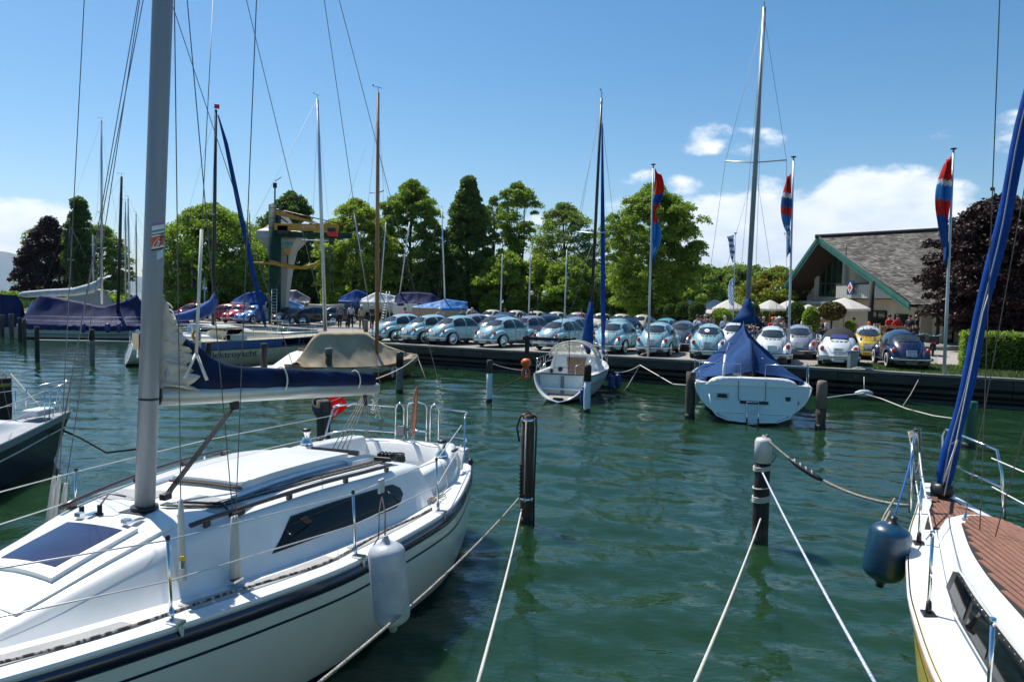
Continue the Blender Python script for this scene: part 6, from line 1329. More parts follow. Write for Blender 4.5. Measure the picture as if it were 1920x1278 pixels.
# ------------------------------------------------------------------ mooring piles
def pile(px, ytop, ybase, wpx, label, mat, capmat=None, capl=0, z0=-1.2, lean=(0, 0), group='mooring piles in the water', n=14, rag=True):
    b = at(px, ybase, 0); r = wpx/2*b.y/FPX; t = aty(px, ytop, b.y); root = thing('mooring_pile', label, 'mooring pile', b, 0, group); h_ = t.z; rn = random.Random(int(px)); m_ = MB()
    zs = np.linspace(z0, h_-capl, 9); pts = [Vector((lean[0]*(z/h_), lean[1]*z/h_, z)) for z in zs]; m_.tube(pts, [r*rn.uniform(.95, 1.05) for _ in zs], n); m_.build('shaft', mat, root)
    if ybase > 700: m_ = MB(); m_.tube([Vector((lean[0]*z/h_, lean[1]*z/h_, z)) for z in (-.5, .05, .13)], [r*1.07, r*1.08, r*1.03], n); m_.build('algae_band', pm('algae_band', (.012, .016, .008), .5, var=.6, scale=14, bump=.8, bscale=30), root)
    if capmat: m_ = MB(); m_.tube([Vector((lean[0]*(1-capl/h_), 0, h_-capl)), Vector((lean[0]*(1-capl*.2/h_), 0, h_-capl*.15)), Vector((lean[0], 0, h_-.01)), Vector((lean[0], 0, h_))], [r*1.08, r*1.08, r*.9, r*.45], n); m_.build('cap', capmat, root)
    return root, b, h_, r
wetb = pm('algae_base', (.02, .022, .012), .5, var=.4, scale=8)
p1, b1_, h1, r1_ = pile(986, 776, 982, 25, 'brown pile with a metal strap and black hose loop, centre foreground', pilebrown)
m_ = MB(); m_.lathe([(r1_*1.03, -.03), (r1_*1.03, .03)], (0, 0, h1-.09), 16); m_.lathe([(r1_*1.03, -.03), (r1_*1.03, .03)], (0, 0, .40), 16); m_.build('strap', steel, p1)
m_ = MB(); m_.tube([(-.13, -.02, h1-.42), (-.17, -.03, h1-.2), (-.12, -.06, h1-.03), (0, -.04, h1+.03), (.12, -.04, h1-.03), (.13, -.05, h1-.25), (.11, -.1, .5), (.12, -.09, -.1)], .017, 6); m_.build('hose', blackp, p1)
m_ = MB(); m_.tube([(-.03, -r1_-.01, h1-.1), (-.04, -r1_-.015, .5)], .012, 5); m_.build('cord', ropew, p1)
m_ = MB()
for k in range(9): m_.lathe([(.001, -.03), (.035, 0), (.001, .03)], (-r1_*.95, -.05, .45+k*.06), 6)
m_.build('chain', roped, p1); m_ = MB(); m_.lathe([(r1_*1.02, -.5), (r1_*1.04, .06)], (0, 0, .06), 14); m_.build('wet_foot', wetb, p1)
p2, b2_, h2, r2_ = pile(1424, 820, 1018, 29, 'black pile with a white rounded top, right foreground', pm('black_pile', (.018, .018, .02), .7, var=.4, bump=.3), pm('white_pile_cap', (.62, .63, .62), .5, var=.2, scale=6), .36)
for z, rr in ((h2-.46, 3), (h2-.72, 1), (h2-.92, 4)):
    m_ = MB()
    for k in range(rr): m_.tube([(math.cos(a*PI/8)*(r2_+.012), math.sin(a*PI/8)*(r2_+.012), z+k*.022+.02*math.cos(a*PI/8)) for a in range(16)], .011, 5, closed=True)
    m_.build('rope_turn', ropew, p2)
m_ = MB(); m_.lathe([(r2_*1.02, -.6), (r2_*1.05, .20), (r2_*1.0, .34)], (0, 0, 0), 14); m_.build('bare_wood_foot', pm('fouled_wood', (.09, .075, .05), .9, var=.7, scale=8, bump=.8, bscale=20), p2)
m_ = MB(); m_.tube([(.02, 0, h2), (.05, 0, h2+.05), (.09, 0, h2+.02)], .012, 5); m_.tube([(r2_+.01, -.03, h2-.2), (r2_+.07, -.04, h2-.26), (r2_+.01, -.03, h2-.36)], .008, 5); m_.build('mooring_ring', wire, p2)
p3_, b3_, h3, r3_ = pile(606, 750, 872, 26, 'dark pile with coiled line behind the sloop', pilewood)
m_ = MB(); rn = random.Random(4)
for k in range(9): m_.tube([(math.cos(a*PI/8)*(r3_+.02+.015*rn.random())-.05, math.sin(a*PI/8)*(r3_+.02), h3+.02-.015*k-.10*(1-math.cos(a*PI/8-2.2))*(.8+.5*rn.random())) for a in range(16)], .018, 5, closed=True)
m_.build('coiled_line', pm('flecked_dark_rope', (.12, .12, .13), .9, col2=(.02, .02, .03), scale=40, bump=.4, bscale=90), p3_)
m_ = MB(); cc = aty(634, 766, b3_.y)-b3_; s_ = b3_.y/FPX*1.18; m_.prism([cc+Vector((-16*s_, 0, 16*s_)), cc+Vector((-14*s_, 0, -20*s_)), cc+Vector((17*s_, .03, 4*s_)), cc+Vector((4*s_, .02, 22*s_)), cc+Vector((-6*s_, 0, 24*s_))], (0, .012, 0)); fl = m_.build('marker_flag', pm('marker_red', (.90, .015, .01), .5, trans=.5), None); fl.location = b3_; tag(fl, 'bright red reserved-berth marker with white print beside the dark pile', 'marker')
m_ = MB(); m_.add([cc+Vector((-2*s_, -.004, -2*s_)), cc+Vector((1*s_, -.004, 0)), cc+Vector((-5*s_, -.004, -12*s_)), cc+Vector((-8*s_, -.004, -9*s_))], [(0, 1, 2, 3)]); m_.build('printed_mark', stick, fl); m_ = MB(); m_.add([cc+Vector((-13*s_, -.004, 12*s_)), cc+Vector((4*s_, -.004, 19*s_)), cc+Vector((4*s_, -.004, 17.5*s_)), cc+Vector((-13*s_, -.004, 10.5*s_))], [(0, 1, 2, 3)]); m_.build('printed_mark', stick, fl)
text('RES', 8*s_, stick, 'printed_lettering', fl, cc+Vector((2*s_, -.006, 6*s_)), (PI/2, R_(-25), 0), .0008)
wp = pm('white_pvc_sleeve', (.55, .64, .72), .45, var=.1)
for a in ((917, 674, 754, 11, 'white sleeved pile with a brown wooden top, left of the small cabin boat', wp, pilewood, .45), (1100, 683, 773, 13, 'white sleeved pile with a dark banded top in front of the small cabin boat', wp, piledark, .52), (1293, 697, 783, 18, 'rough grey leaning pile left of the blue covered boat', pilewood, None, 0), (1538, 713, 803, 18, 'pinkish brown pile with a dark wet half, right of the blue covered boat', pilewood, pm('pinkish_pile', (.24, .17, .14), .85, var=.2, scale=4, bump=.4), .78),
          (1815, 752, 838, 24, 'green sleeved pile behind the bow of the yellow boat', pm('green_sleeve', (.012, .09, .05), .45), None, 0), (749, 659, 735, 13, 'pile with a black rounded cap right of the tan boat cover', pm('grey_pile', (.17, .17, .16), .8, var=.3, bump=.3), blackp, .55), (616, 652, 720, 13, 'grey pile in front of the tan boat cover', pilewood, pm('grey_top', (.16, .17, .17), .8), .25), (495, 643, 712, 12, 'weathered pile with tufts of rope on top, between the cream boat and the tan cover', pilewood, roped, .18), (391, 642, 705, 10, 'dark pile in front of the lettering on the cream cabin boat', piledark, None, 0),
          (287, 690, 905, 11, 'thin dark pile directly behind the big mast', piledark, None, 0), (70, 612, 676, 8, 'dark pile at the left end of the mooring beam', piledark, None, 0), (173, 617, 682, 9, 'grey pile at the middle of the mooring beam', pm('grey_pile', (.17, .17, .16), .8, var=.3, bump=.3), piledark, .5), (4, 590, 632, 8, 'leftmost far pile at the picture edge', pilewood, None, 0), (22, 588, 634, 8, 'second far grey pile at the left jetty', pilewood, None, 0), (38, 595, 641, 7, 'third far pile, dark with two wet bands', piledark, None, 0), (46, 598, 650, 7, 'fourth far pile next to the dark one', pilewood, None, 0), (8, 708, 796, 26, 'thick dark pile at the left picture edge above the black boat', piledark, None, 0)):
    pr = pile(*a)
r_, b_, h_, rr_ = pr; m_ = MB(); m_.tube([(.03+.045*math.cos(a*PI/6), 0, h_+.05+.05*math.sin(a*PI/6)) for a in range(12)], .01, 5, closed=True); m_.build('ring', wire, r_); m_ = MB(); m_.lathe([(rr_*1.02, 0), (rr_*1.02, .09)], (0, 0, h_-.22), 14); m_.build('yellow_band', pm('dull_yellow', (.35, .25, .04), .7), r_)
# ------------------------------------------------------------------ ropes
def rope(pts, r, mat, label, drop=0, name='mooring_rope'):
    m_ = MB(); pts = [Vector(p) for p in pts]
    if drop and len(pts) == 2: pts = sag(pts[0], pts[1], drop)
    m_.tube(pts, r, 7); o = m_.build(name, mat); tag(o, label, 'rope'); return o
rope([aty(972, 934, b1_.y-.1), aty(560, 1310, 4.4)], .013, ropeb, 'flecked mooring rope running from the brown pile down to the lower left', .10)
rope([aty(978, 955, b1_.y-.12), aty(893, 1290, 4.3)], .012, ropew, 'white mooring rope from the brown pile straight down to the bottom edge', .06)
rope([aty(1426, 972, b2_.y-.14), aty(1297, 1292, 4.3)], .012, ropew, 'white mooring rope from the black and white pile to the lower left', .05)
rope([aty(1430, 886, b2_.y-.14), aty(1650, 1296, 4.4)], .012, pm('blue_flecked_rope', (.66, .66, .66), .9, col2=(.25, .33, .5), scale=50, bump=.3, bscale=100), 'blue flecked white mooring rope from the black and white pile to the lower right', .04)
ya = aty(1430, 816, b2_.y); yb = aty(1708, 948, 8.95); o = rope([ya, yb], .020, ropeb, 'thick mooring rope with a black rubber snubber from the pile to the yellow boat', .22)
sg_ = sag(ya, yb, .22, 24); m_ = MB(); m_.tube([sg_[i] for i in range(5, 12)], [.02, .035, .04, .04, .04, .035, .02], 8); sn = m_.build('rope_snubber', blackp, o)
for k in range(4): m_ = MB(); c0 = sg_[6+k]; m_.tube([c0+Vector((0, .045*math.cos(a*PI/4), .045*math.sin(a*PI/4)))+(sg_[12]-sg_[5])*.02*math.cos(a) for a in range(8)], .010, 5, closed=True); m_.build('rope_wrap', ropew, sn)
q_ = at(1200, 684, QZ-.2); rope([aty(1152, 698, 29), q_], .018, ropew, 'slack rope from the small cabin boat to the quay', .10); rope([aty(1157, 748, 28.4), aty(1178, 722, 29.5), q_], .016, ropeb, 'brown rope rising from the water beside the small cabin boat to the quay')
rope([q_, aty(1262, 720, 25.5), aty(1291, 722, 22.9)], .018, ropew, 'rope from the quay to the rough grey pile')
f1 = aty(1620, 737, 26.2); rope([aty(1545, 746, 21.2), aty(1590, 740, 24), f1, aty(1655, 748, 24.5), aty(1700, 766, 22.5), aty(1750, 779, 20.5), aty(1806, 787, 18.7)], .018, ropew, 'long slack rope with a float between the brown pile and the green pile')
rope([f1+Vector((0, 0, .12)), at(1620, 706, QZ-.1)], .012, ropew, 'short rope holding the float under the quay'); rope([aty(1692, 762, 22.8), aty(1707, 740, 24.5), at(1722, 712, QZ-.1)], .014, ropeb, 'thin brown rope hanging from the quay to the slack rope at right')
fo = thing('rope_float', 'white pear-shaped float on the slack rope below the quay at right', 'float', f1); m_ = MB(); m_.lathe([(.001, -.34), (.05, -.30), (.12, -.14), (.135, 0), (.12, .14), (.05, .30), (.001, .34)], (0, 0, 0), 16, 'X'); m_.build('body', fmat, fo)
rope([aty(102, 800, 15.3), aty(150, 820, 15.2), aty(200, 848, 15.0), aty(287, 838, 15.0)], .022, roped, 'dark mooring rope from the black boat bow to the thin pile'); rope([aty(100, 792, 15.3), aty(20, 700, 19.3)], .014, ropeb, 'thin rope from the black boat up to the thick left pile')
rope([aty(925, 682, 25), aty(985, 694, 25.6)], .015, ropew, 'rope between the white sleeved pile and the small cabin boat', .05); rope([aty(928, 735, 24.9), aty(948, 722, 25), aty(978, 708, 25.5)], .02, roped, 'dark rope with a knot left of the small cabin boat')
rope([aty(782, 667, 32.5), aty(700, 712, 12.5)], .012, ropew, 'white line from the tan covered boat towards the sloop boom', .1); rope([aty(782, 667, 32.5), aty(805, 728, 31)], .015, ropeb, 'thin rope hanging from the bow of the tan covered boat')
# ------------------------------------------------------------------ shared boat pieces
def Wm(o): return Matrix.Translation(o.location) @ o.rotation_euler.to_matrix().to_4x4()
def mast_on(root, base, top, r, mat, spreaders=(), name='mast', wind=True, boot=None, rake_top=.7):
    """base and top are world points"""
    iv = loc_of(root); a, b = iv @ Vector(base), iv @ Vector(top); m_ = MB(); m_.tube([a, a.lerp(b, .6), b], [r, r, r*rake_top], 10); mo = m_.build(name, mat, root); tips = []
    for f, w_ in spreaders:
        c = a.lerp(b, f); m_ = MB(); m_.tube([c+Vector((-.06, w_, .05)), c, c+Vector((-.06, -w_, .05))], r*.28, 6); m_.build('spreader', alul, mo); tips.append((c+Vector((-.06, w_, .05)), c+Vector((-.06, -w_, .05))))
    if wind: m_ = MB(); m_.tube([b, b+Vector((0, 0, .25))], .012, 4); m_.tube([b+Vector((-.25, 0, .22)), b+Vector((.2, 0, .22))], .01, 4); m_.lathe([(.001, -.03), (.05, 0), (.001, .03)], b+Vector((-.25, 0, .25)), 6); m_.build('wind_vane', blackp, mo)
    if boot: m_ = MB(); m_.tube([a, a.lerp(b, boot)], r*1.12, 10); m_.build('mast_boot', canvas, mo)
    return a, b, tips, mo
def stays(root, a, b, tips, hull_pts, r=.006, nm='shroud'):
    """hull_pts: list of (local point, via spreader index or None, height fraction)"""
    for i, (p, via, f) in enumerate(hull_pts):
        t = a.lerp(b, f); pts = [Vector(p), tips[via[0]][via[1]], t] if via else [Vector(p), t]; m_ = MB(); m_.tube(pts, r, 4); m_.build(nm, wire, root)
def rails(root, H_, us, h_=.6, r=.012, inset=.06, lines=2, sides=(1, -1)):
    for sd in sides:
        tp_ = []
        for u in us:
            p = H_.P(u, 1, sd, -inset); q = p+Vector((0, 0, h_)); m_ = MB(); m_.tube([p, q], r, 6); m_.build('stanchion', steel, root); tp_.append((p, q))
        for k in range(lines):
            m_ = MB(); m_.tube([p.lerp(q, 1-.48*k) for p, q in tp_], .005, 4); m_.build('life_line', wirew, root)
def pulpit(root, H_, u=.9, h_=.62, nm='pulpit'):
    a = H_.P(u, 1, 1, -.05); b = H_.P(u, 1, -1, -.05); t = H_.P(1, 1, 1)
    m_ = MB(); m_.tube([a, a+Vector((.05, 0, h_)), Vector((t.x-.15, .12, t.z+h_+.04)), Vector((t.x-.05, 0, t.z+h_+.04)), Vector((t.x-.15, -.12, t.z+h_+.04)), b+Vector((.05, 0, h_)), b], .013, 7); m_.tube([Vector((t.x-.12, .10, t.z+h_+.03)), Vector((t.x-.2, .06, t.z))], .012, 6); m_.tube([a+Vector((.02, 0, h_*.5)), Vector((t.x-.15, .09, t.z+h_*.5))], .01, 6); m_.tube([b+Vector((.02, 0, h_*.5)), Vector((t.x-.15, -.09, t.z+h_*.5))], .01, 6); m_.build(nm, steel, root)
def pushpit_(root, H_, u=.12, h_=.6):
    for sd in (1, -1):
        a = H_.P(u, 1, sd, -.06); c = H_.P(0, 1, sd, -.08); m_ = MB(); m_.tube([a, a+Vector((0, 0, h_)), c+Vector((.03, -sd*.02, h_)), Vector((c.x+.03, sd*.35, c.z+h_)), Vector((c.x+.05, sd*.33, c.z))], .012, 7); m_.tube([c+Vector((.03, 0, 0)), c+Vector((.03, -sd*.02, h_))], .012, 6); m_.build('pushpit', steel, root)
def tarp(root, secs, mat, nm='cover', n=14, drop=.12, ripple=.03, seed=1, parent=None, pleat=7, lin=True):
    """cover draped from a ridge: secs = [(x, ridge_z, edge_half_width, edge_z, side_bulge)]"""
    rn = np.random.default_rng(seed); m_ = MB(); rows = []; xs_ = [s[0] for s in secs]; fs_ = [(lambda x, k=k: float(np.interp(x, xs_, [s[k] for s in secs]))) if lin else smooth_interp(xs_, [s[k] for s in secs]) for k in range(1, 5)]; N_ = 40
    ph = rn.uniform(0, 6, 4)
    for i in range(N_+1):
        x = lerp(xs_[0], xs_[-1], i/N_); rz_, w_, ez, bu = [f(x) for f in fs_]; half = []
        for j in range(n+1):
            t = j/n; y = w_*(t**(1+bu*.6)) if bu >= 0 else w_*t; z = lerp(rz_, ez, t**(1-.25*bu)); sagz = -(.10*(rz_-ez))*math.sin(PI*t)*(1 if bu < .5 else -.6); f_ = math.sin(PI*min(1, t*1.05))
            z += sagz+ripple*f_*(math.sin(x*pleat+t*3+ph[0])+.6*math.sin(x*pleat*2.3+ph[1]-t*5)+.5*math.sin(x*3+ph[2]+t*9)); half.append((y, z))
        half.append((w_+.005, ez-drop))
        rows.append([Vector((x, y, z)) for y, z in half[::-1]]+[Vector((x, -y, z+ripple*.5*math.sin(x*9+y*6))) for y, z in half[1:]])
    m_.grid(rows[::-1]); return m_.build(nm, mat, parent or root)
def endcap(root, x, ridge, w_, ez, mat, lean=0, nm='cover_end'): m_ = MB(); m_.add([Vector((x, 0, ridge)), Vector((x-lean, w_, ez)), Vector((x-lean, 0, ez-.05)), Vector((x-lean, -w_, ez))], [(0, 1, 2), (0, 2, 3)], True); return m_.build(nm, mat, root)

# ------------------------------------------------------------------ blue covered boat in the middle
B = boat('covered_yacht', 'white yacht under a peaked blue canvas cover, stern toward us right of centre', (7.05, 21.7), 12.5); HB = Hull(8.2, [(0, 1.62), (.15, 1.70), (.4, 1.68), (.7, 1.15), (.9, .45), (1, .03)], [(0, 1.12), (.3, 1.10), (.7, 1.22), (1, 1.42)], zb=-.42, rake=1.0, srake=-.30, a=1.75, c=2.0, zbs=.015)
hb_ = HB.mesh(36, 18).build('hull', pm('pale_green_gelcoat', (.62, .72, .70), .25, var=.06, coat=.4), B); HB.strip(-.1, .07, .005, absz=True).build('waterline_stripe', navy, hb_); HB.strip_d(.10, .13, .003).build('pinstripe', navy, hb_)
HB.deck(.0, 1).build('deck', gel, B)
# transom: raised rim, moulded recess, ports, step ladder
def TB(y, z): t = (z-HB.zb)/(HB.s(0)-HB.zb); return Vector((HB.sr*(1-t)-.012, y, z))
m_ = MB(); pts = [HB.P(0, (j/20)**.8, 1) for j in range(20, 3, -1)]+[HB.P(0, (j/20)**.8, -1) for j in range(4, 21)]; m_.tube([p+Vector((-.01, 0, 0)) for p in pts], .022, 7); m_.build('transom_rim', gel, hb_)
m_ = MB(); pts = [TB(1.22, .80), TB(1.18, .45), TB(1.0, .22), TB(.7, .10), TB(0, .05), TB(-.7, .10), TB(-1.0, .22), TB(-1.18, .45), TB(-1.22, .80)]; m_.tube(pts, .03, 7); m_.build('moulding', pm('moulding_white', (.74, .77, .76), .3), hb_)
m_ = MB(); rows = []
for j in range(17):
    y = lerp(-1.35, 1.35, j/16); e = 1-(abs(y)/1.35)**8; rows.append([Vector((-.03, y, 1.08)), Vector((-.02, y, 1.08+.22*e)), Vector((.14, y*.97, 1.10+.24*e)), Vector((.5, y*.94, 1.10+.20*e)), Vector((.7, y*.9, 1.08))])
m_.grid(rows); m_.build('stern_seat', gel, B)
m_ = MB(); m_.prism([TB(y, z)+Vector((-.004, 0, 0)) for y, z in ((.72, .83), (.98, .83), (.99, .72), (.70, .72))], (-.02, 0, 0)); m_.build('engine_vent', blackp, hb_, bevel=.01); m_ = MB(); m_.tube([TB(y, z)+Vector((-.012, 0, 0)) for y, z in ((.68, .86), (1.02, .86), (1.03, .69), (.67, .69))], .015, 6, closed=True); m_.build('vent_frame', gel, hb_)
m_ = MB(); m_.box(TB(-.05, .62)+Vector((-.01, 0, 0)), (.02, .78, .09)); m_.build('step_plate', blackp, hb_)
m_ = MB()
for y in (.16, -.16): m_.tube([TB(y, .66)+Vector((-.06, 0, 0)), TB(y, .0)+Vector((-.08, 0, 0))], .014, 6)
for z in (.64, .40, .16, .02): m_.tube([TB(.16, z)+Vector((-.07, 0, 0)), TB(-.16, z)+Vector((-.07, 0, 0))], .014, 6)
m_.build('boarding_ladder', steel, hb_)
for y in (.16, -.16): m_ = MB(); m_.tube([TB(y, .18)+Vector((-.08, 0, 0)), TB(y, .06)+Vector((-.08, 0, 0))], .022, 6); m_.build('ladder_grip', blackp, hb_)
m_ = MB(); m_.box(TB(-.98, .76), (.03, .13, .12)); m_.build('bracket', blackp, hb_); m_ = MB(); m_.box(TB(-1.24, .66), (.01, .08, .08)); m_.build('sticker', pm('sticker_brown', (.35, .22, .15), .6), hb_)
for y in (.40, -.36): m_ = MB(); m_.tube([TB(y, 1.12)+Vector((-.02, 0, .12)), TB(y, .75)+Vector((-.03, 0, 0)), TB(y+.06*(1 if y > 0 else -1)*-1, .62)+Vector((-.03, 0, 0))], .008, 4); m_.build('cord', roped, hb_)
pushpit_(B, HB); pulpit(B, HB)
secs = [(.22, 1.50, 1.30, 1.28, 0), (.6, 2.05, 1.46, 1.20, .0), (1.2, 2.36, 1.60, 1.16, 0), (2.2, 2.42, 1.62, 1.14, .1), (3.4, 2.60, 1.58, 1.16, .3), (4.1, 2.95, 1.45, 1.2, .7), (4.6, 3.05, 1.2, 1.25, .9), (5.2, 2.45, 1.0, 1.3, .8), (6.2, 1.75, .7, 1.35, .4)]
covB = tarp(B, [(x, a, b, c, d) for x, a, b, c, d in secs], pm('royal_navy_canvas', (.014, .060, .19), .8, var=.4, scale=1.6, spec=.15, bump=.8, bscale=4), 'canvas_cover', 16, .10, .04, 5, pleat=5, lin=False)
seam = MB(); seam.tube([Vector((x, 0, z+.03)) for x, z in ((.20, 1.30), (.25, 1.52), (.42, 1.85), (.6, 2.07), (1.2, 2.38))], .02, 6); seam.build('zip_seam', canvas, covB)
tm = aty(1433, 14, 26.0); bmB = aty(1400, 600, 26.0); a, b, tips, mo = mast_on(B, bmB, tm, .085, alu, [(.51, 1.0)], boot=.03)
m_ = MB(); m_.tube([a+Vector((0, 0, -.1)), a+(b-a)*.02, a+(b-a)*.045, a+(b-a)*.07], [.55, .30, .17, .11], 12); m_.build('mast_collar', pm('royal_navy_canvas', (.014, .060, .19), .8), covB)
stays(B, a, b, tips, [((4.3, 1.5, 1.2), (0, 0), .98), ((4.3, -1.5, 1.2), (0, 1), .98), ((3.9, 1.45, 1.2), None, .5), ((3.9, -1.45, 1.2), None, .5), ((8.0, 0, 1.42), None, .98), ((.1, .0, 1.3), None, 1.0)])
m_ = MB(); m_.tube([Vector((.05, .85, 1.15)), Vector((.35, .78, 1.95))], .035, 8); m_.build('turnbuckle_sleeve', whitep, B); m_ = MB(); m_.tube([Vector((.35, .78, 1.95)), Vector((.8, .65, 2.3))], .006, 4); m_.build('cord', wirew, B)
m_ = MB(); m_.lathe([(.001, -.01), (.08, 0), (.001, .01)], Vector((.62, -.28, 1.80)), 10, 'X'); m_.build('round_patch', stick, covB)
fo = fender('grey-white fender squeezed between the rough pile and the blue covered boat', aty(1305, 722, 22.9), .62, .11, fmat)

# ------------------------------------------------------------------ small cabin boat with the furled blue jib
S = boat('cabin_sailboat', 'small white cabin boat with a folding windscreen and scooped transom', (1.72, 25.5), 17); HS = Hull(6.0, [(0, .98), (.2, 1.10), (.45, 1.12), (.75, .78), (.92, .32), (1, .03)], [(0, .92), (.4, .92), (1, 1.12)], zb=-.32, rake=.9, srake=-.55, a=1.7, c=1.9, zbs=.015)
hs_ = HS.mesh(30, 16, close=False).build('hull', pm('cabin_boat_gelcoat', (.68, .72, .72), .28, var=.06, coat=.3), S); HS.strip(-.1, .05, .005, absz=True).build('waterline_stripe', blackp, hs_); HS.strip_d(.0, .035, .01).build('rubbing_strip', blackp, hs_); HS.strip_d(.34, .36, .003, sides=(-1,)).build('pinstripe', blackp, hs_)
HS.deck(.32, 1).build('deck', gel, S)
m_ = MB()
for sd in (1, -1):
    r1_ = [Vector((HS.P(i/10*.34, 1).x, sd*HS.b(i/10*.34), HS.s(0))) for i in range(11)]; r2_l = [Vector((p.x, sd*(abs(p.y)-.22), p.z+.01)) for p in r1_]; r3_l = [Vector((p.x, p.y*.98, p.z-.38)) for p in r2_l]; g_ = [r1_, r2_l, r3_l]; m_.grid(g_ if sd < 0 else g_[::-1])
m_.box((1.0, 0, .42), (2.0, 1.6, .05)); m_.build('cockpit', gel, S)
m_ = MB(); ring = [HS.P(0, (j/16)**.8, 1, -.045)+Vector((0, 0, .03)) for j in range(16, -1, -1)]+[HS.P(0, (j/16)**.8, -1, -.045)+Vector((0, 0, .03)) for j in range(1, 17)]
rim = [HS.P(0, (j/16)**.8, 1, .0) for j in range(16, -1, -1)]+[HS.P(0, (j/16)**.8, -1, 0) for j in range(1, 17)]; inn_ = [Vector((.18, p.y*.97, max(p.z, .20))) for p in ring]
m_.grid([rim, ring, [a_.lerp(b__, .5) for a_, b__ in zip(ring, inn_)], inn_]); m_.poly(inn_[::-1]); m_.build('transom_scoop', gel, S); m_ = MB(); m_.prism([Vector((-.44, -.42, .115)), Vector((-.44, .42, .115)), Vector((.10, .72, .225)), Vector((.10, -.72, .225))], (0, 0, .02)); m_.build('swim_step', pm('worn_teak', (.36, .33, .29), .85, var=.3, scale=9), S)
m_ = MB(); m_.box((-.40, 0, .12), (.12, .34, .10)); m_.build('step_box', blackp, S); m_ = MB(); m_.box((.165, .0, .55), (.02, .12, .60)); m_.build('rudder_slot', pm('grey_plastic', (.25, .25, .25), .5), S)
m_ = MB(); m_.box((.17, 0, .92), (.06, 1.84, .03)); m_.build('transom_trim', blackp, S)
tS = trunk(2.0, 4.8, smooth_interp([2.0, 3.2, 4.8], [.92, .85, .35]), lambda x: HS.s(x/6.0), smooth_interp([2.0, 3.2, 4.2, 4.8], [1.45, 1.42, 1.25, 1.02]), .14, .05).build('cabin', gel, S)
m_ = MB(); m_.prism([Vector((1.97, -.80, .55)), Vector((1.97, .80, .55)), Vector((1.97, .78, 1.42)), Vector((1.97, -.78, 1.42))], (.04, 0, 0)); m_.build('bulkhead', pm('bulkhead_white', (.62, .66, .66), .4), S)
m_ = MB(); m_.prism([Vector((1.94, -.34, .5)), Vector((1.94, .18, .5)), Vector((1.94, .26, 1.38)), Vector((1.94, -.46, 1.38))], (.03, 0, 0)); m_.build('cabin_door', pm('brown_door', (.26, .15, .085), .6, var=.35, scale=5, stretch=(1, 6, 1)), S)
m_ = MB(); m_.lathe([(.001, -.02), (.085, -.015), (.085, .01), (.001, .02)], (1.95, .50, .92), 14, 'X'); m_.build('compass', blackp, S)
for sd in (1, -1):
    for x0, x1 in ((2.45, 3.05), (3.25, 3.75)):
        m_ = MB(); rows = []
        for x in np.linspace(x0, x1, 6): w_ = lerp(.92, .60, (x-2)/2.3)-.04; rows.append([Vector((x, sd*(w_-.02), 1.10)), Vector((x, sd*(w_-.08), 1.25))])
        m_.grid(rows if sd > 0 else [r[::-1] for r in rows]); m_.build('window', glassd, S)
# folding windscreen hood: clear panes in pale canvas
clr = bpy.data.materials.new('clear_pane'); clr.use_nodes = True; b_ = clr.node_tree.nodes['Principled BSDF']; b_.inputs['Base Color'].default_value = (.75, .74, .66, 1); b_.inputs['Roughness'].default_value = .1; b_.inputs['Alpha'].default_value = .38
hc = pm('pale_hood_canvas', (.52, .51, .44), .7, var=.2)
def hoodp(a, x, k=1.0): return Vector((x-.0, .86*math.cos(a)*k, 1.38+.58*math.sin(a)*k*(1 if x < 2.6 else 1-(x-2.6)*.9)))
m_ = MB(); rows = [[hoodp(PI*i/16, x) for i in range(17)] for x in (1.75, 2.1, 2.5, 2.9, 3.15)]; rows[-1] = [Vector((3.3, .7*math.cos(PI*i/16), 1.44)) for i in range(17)]; m_.grid(rows); hood = m_.build('windscreen_hood', clr, S)
for x, rr in ((1.75, .035), (2.5, .025)): m_ = MB(); m_.tube([hoodp(PI*i/16, x, 1.01) for i in range(17)], rr, 6); m_.build('hood_bow', hc, hood)
for i in (4, 8, 12): m_ = MB(); m_.tube([rows[j][i]*1.0+Vector((0, 0, .01)) for j in range(5)], .022, 5); m_.build('hood_seam', hc, hood)
m_ = MB(); m_.tube([Vector((1.75, .86, 1.38)), Vector((.9, .98, 1.0))], .012, 5); m_.tube([Vector((1.75, -.86, 1.38)), Vector((.9, -.98, 1.0))], .012, 5); m_.build('hood_strut', steel, S)
tm = aty(1128, 184, 28.3); bmS = aty(1106, 640, 28.3); a, b, tips, mo = mast_on(S, bmS, tm, .06, alud, [(.45, .75)])
stays(S, a, b, tips, [((3.2, 1.0, .95), (0, 0), .95), ((3.2, -1.0, .95), (0, 1), .95), ((3.0, 1.0, .95), None, .45), ((3.0, -1.0, .95), None, .45), ((0, .3, .95), None, 1)])
ivS = loc_of(S); js = [ivS @ aty(x, y, d) for x, y, d in ((1131, 664, 30.2), (1131, 600, 30.0), (1130, 420, 29.3), (1129, 232, 28.6))]; m_ = MB(); m_.tube(js, [.05, .095, .085, .03], 10); m_.build('furled_jib', canvasm, S)
m_ = MB(); m_.tube([js[0]+Vector((0, 0, -.12)), js[0]], .05, 8); m_.build('furling_drum', blackp, S)
c_ = [ivS @ aty(x, y, 28.1) for x, y in ((1103, 660), (1102, 640), (1105, 600), (1108, 566))]; m_ = MB(); m_.tube([c_[0], c_[0].lerp(c_[1], .5), c_[1], c_[2], c_[3]], [.05, .16, .22, .16, .075], 12); m_.build('mainsail_bag', canvasb, S)
m_ = MB(); m_.tube([c_[0]+Vector((.0, 0, .05)), c_[0]+Vector((.05, 0, -.12))], [.12, .03], 8); m_.build('bag_tip', blackp, S)
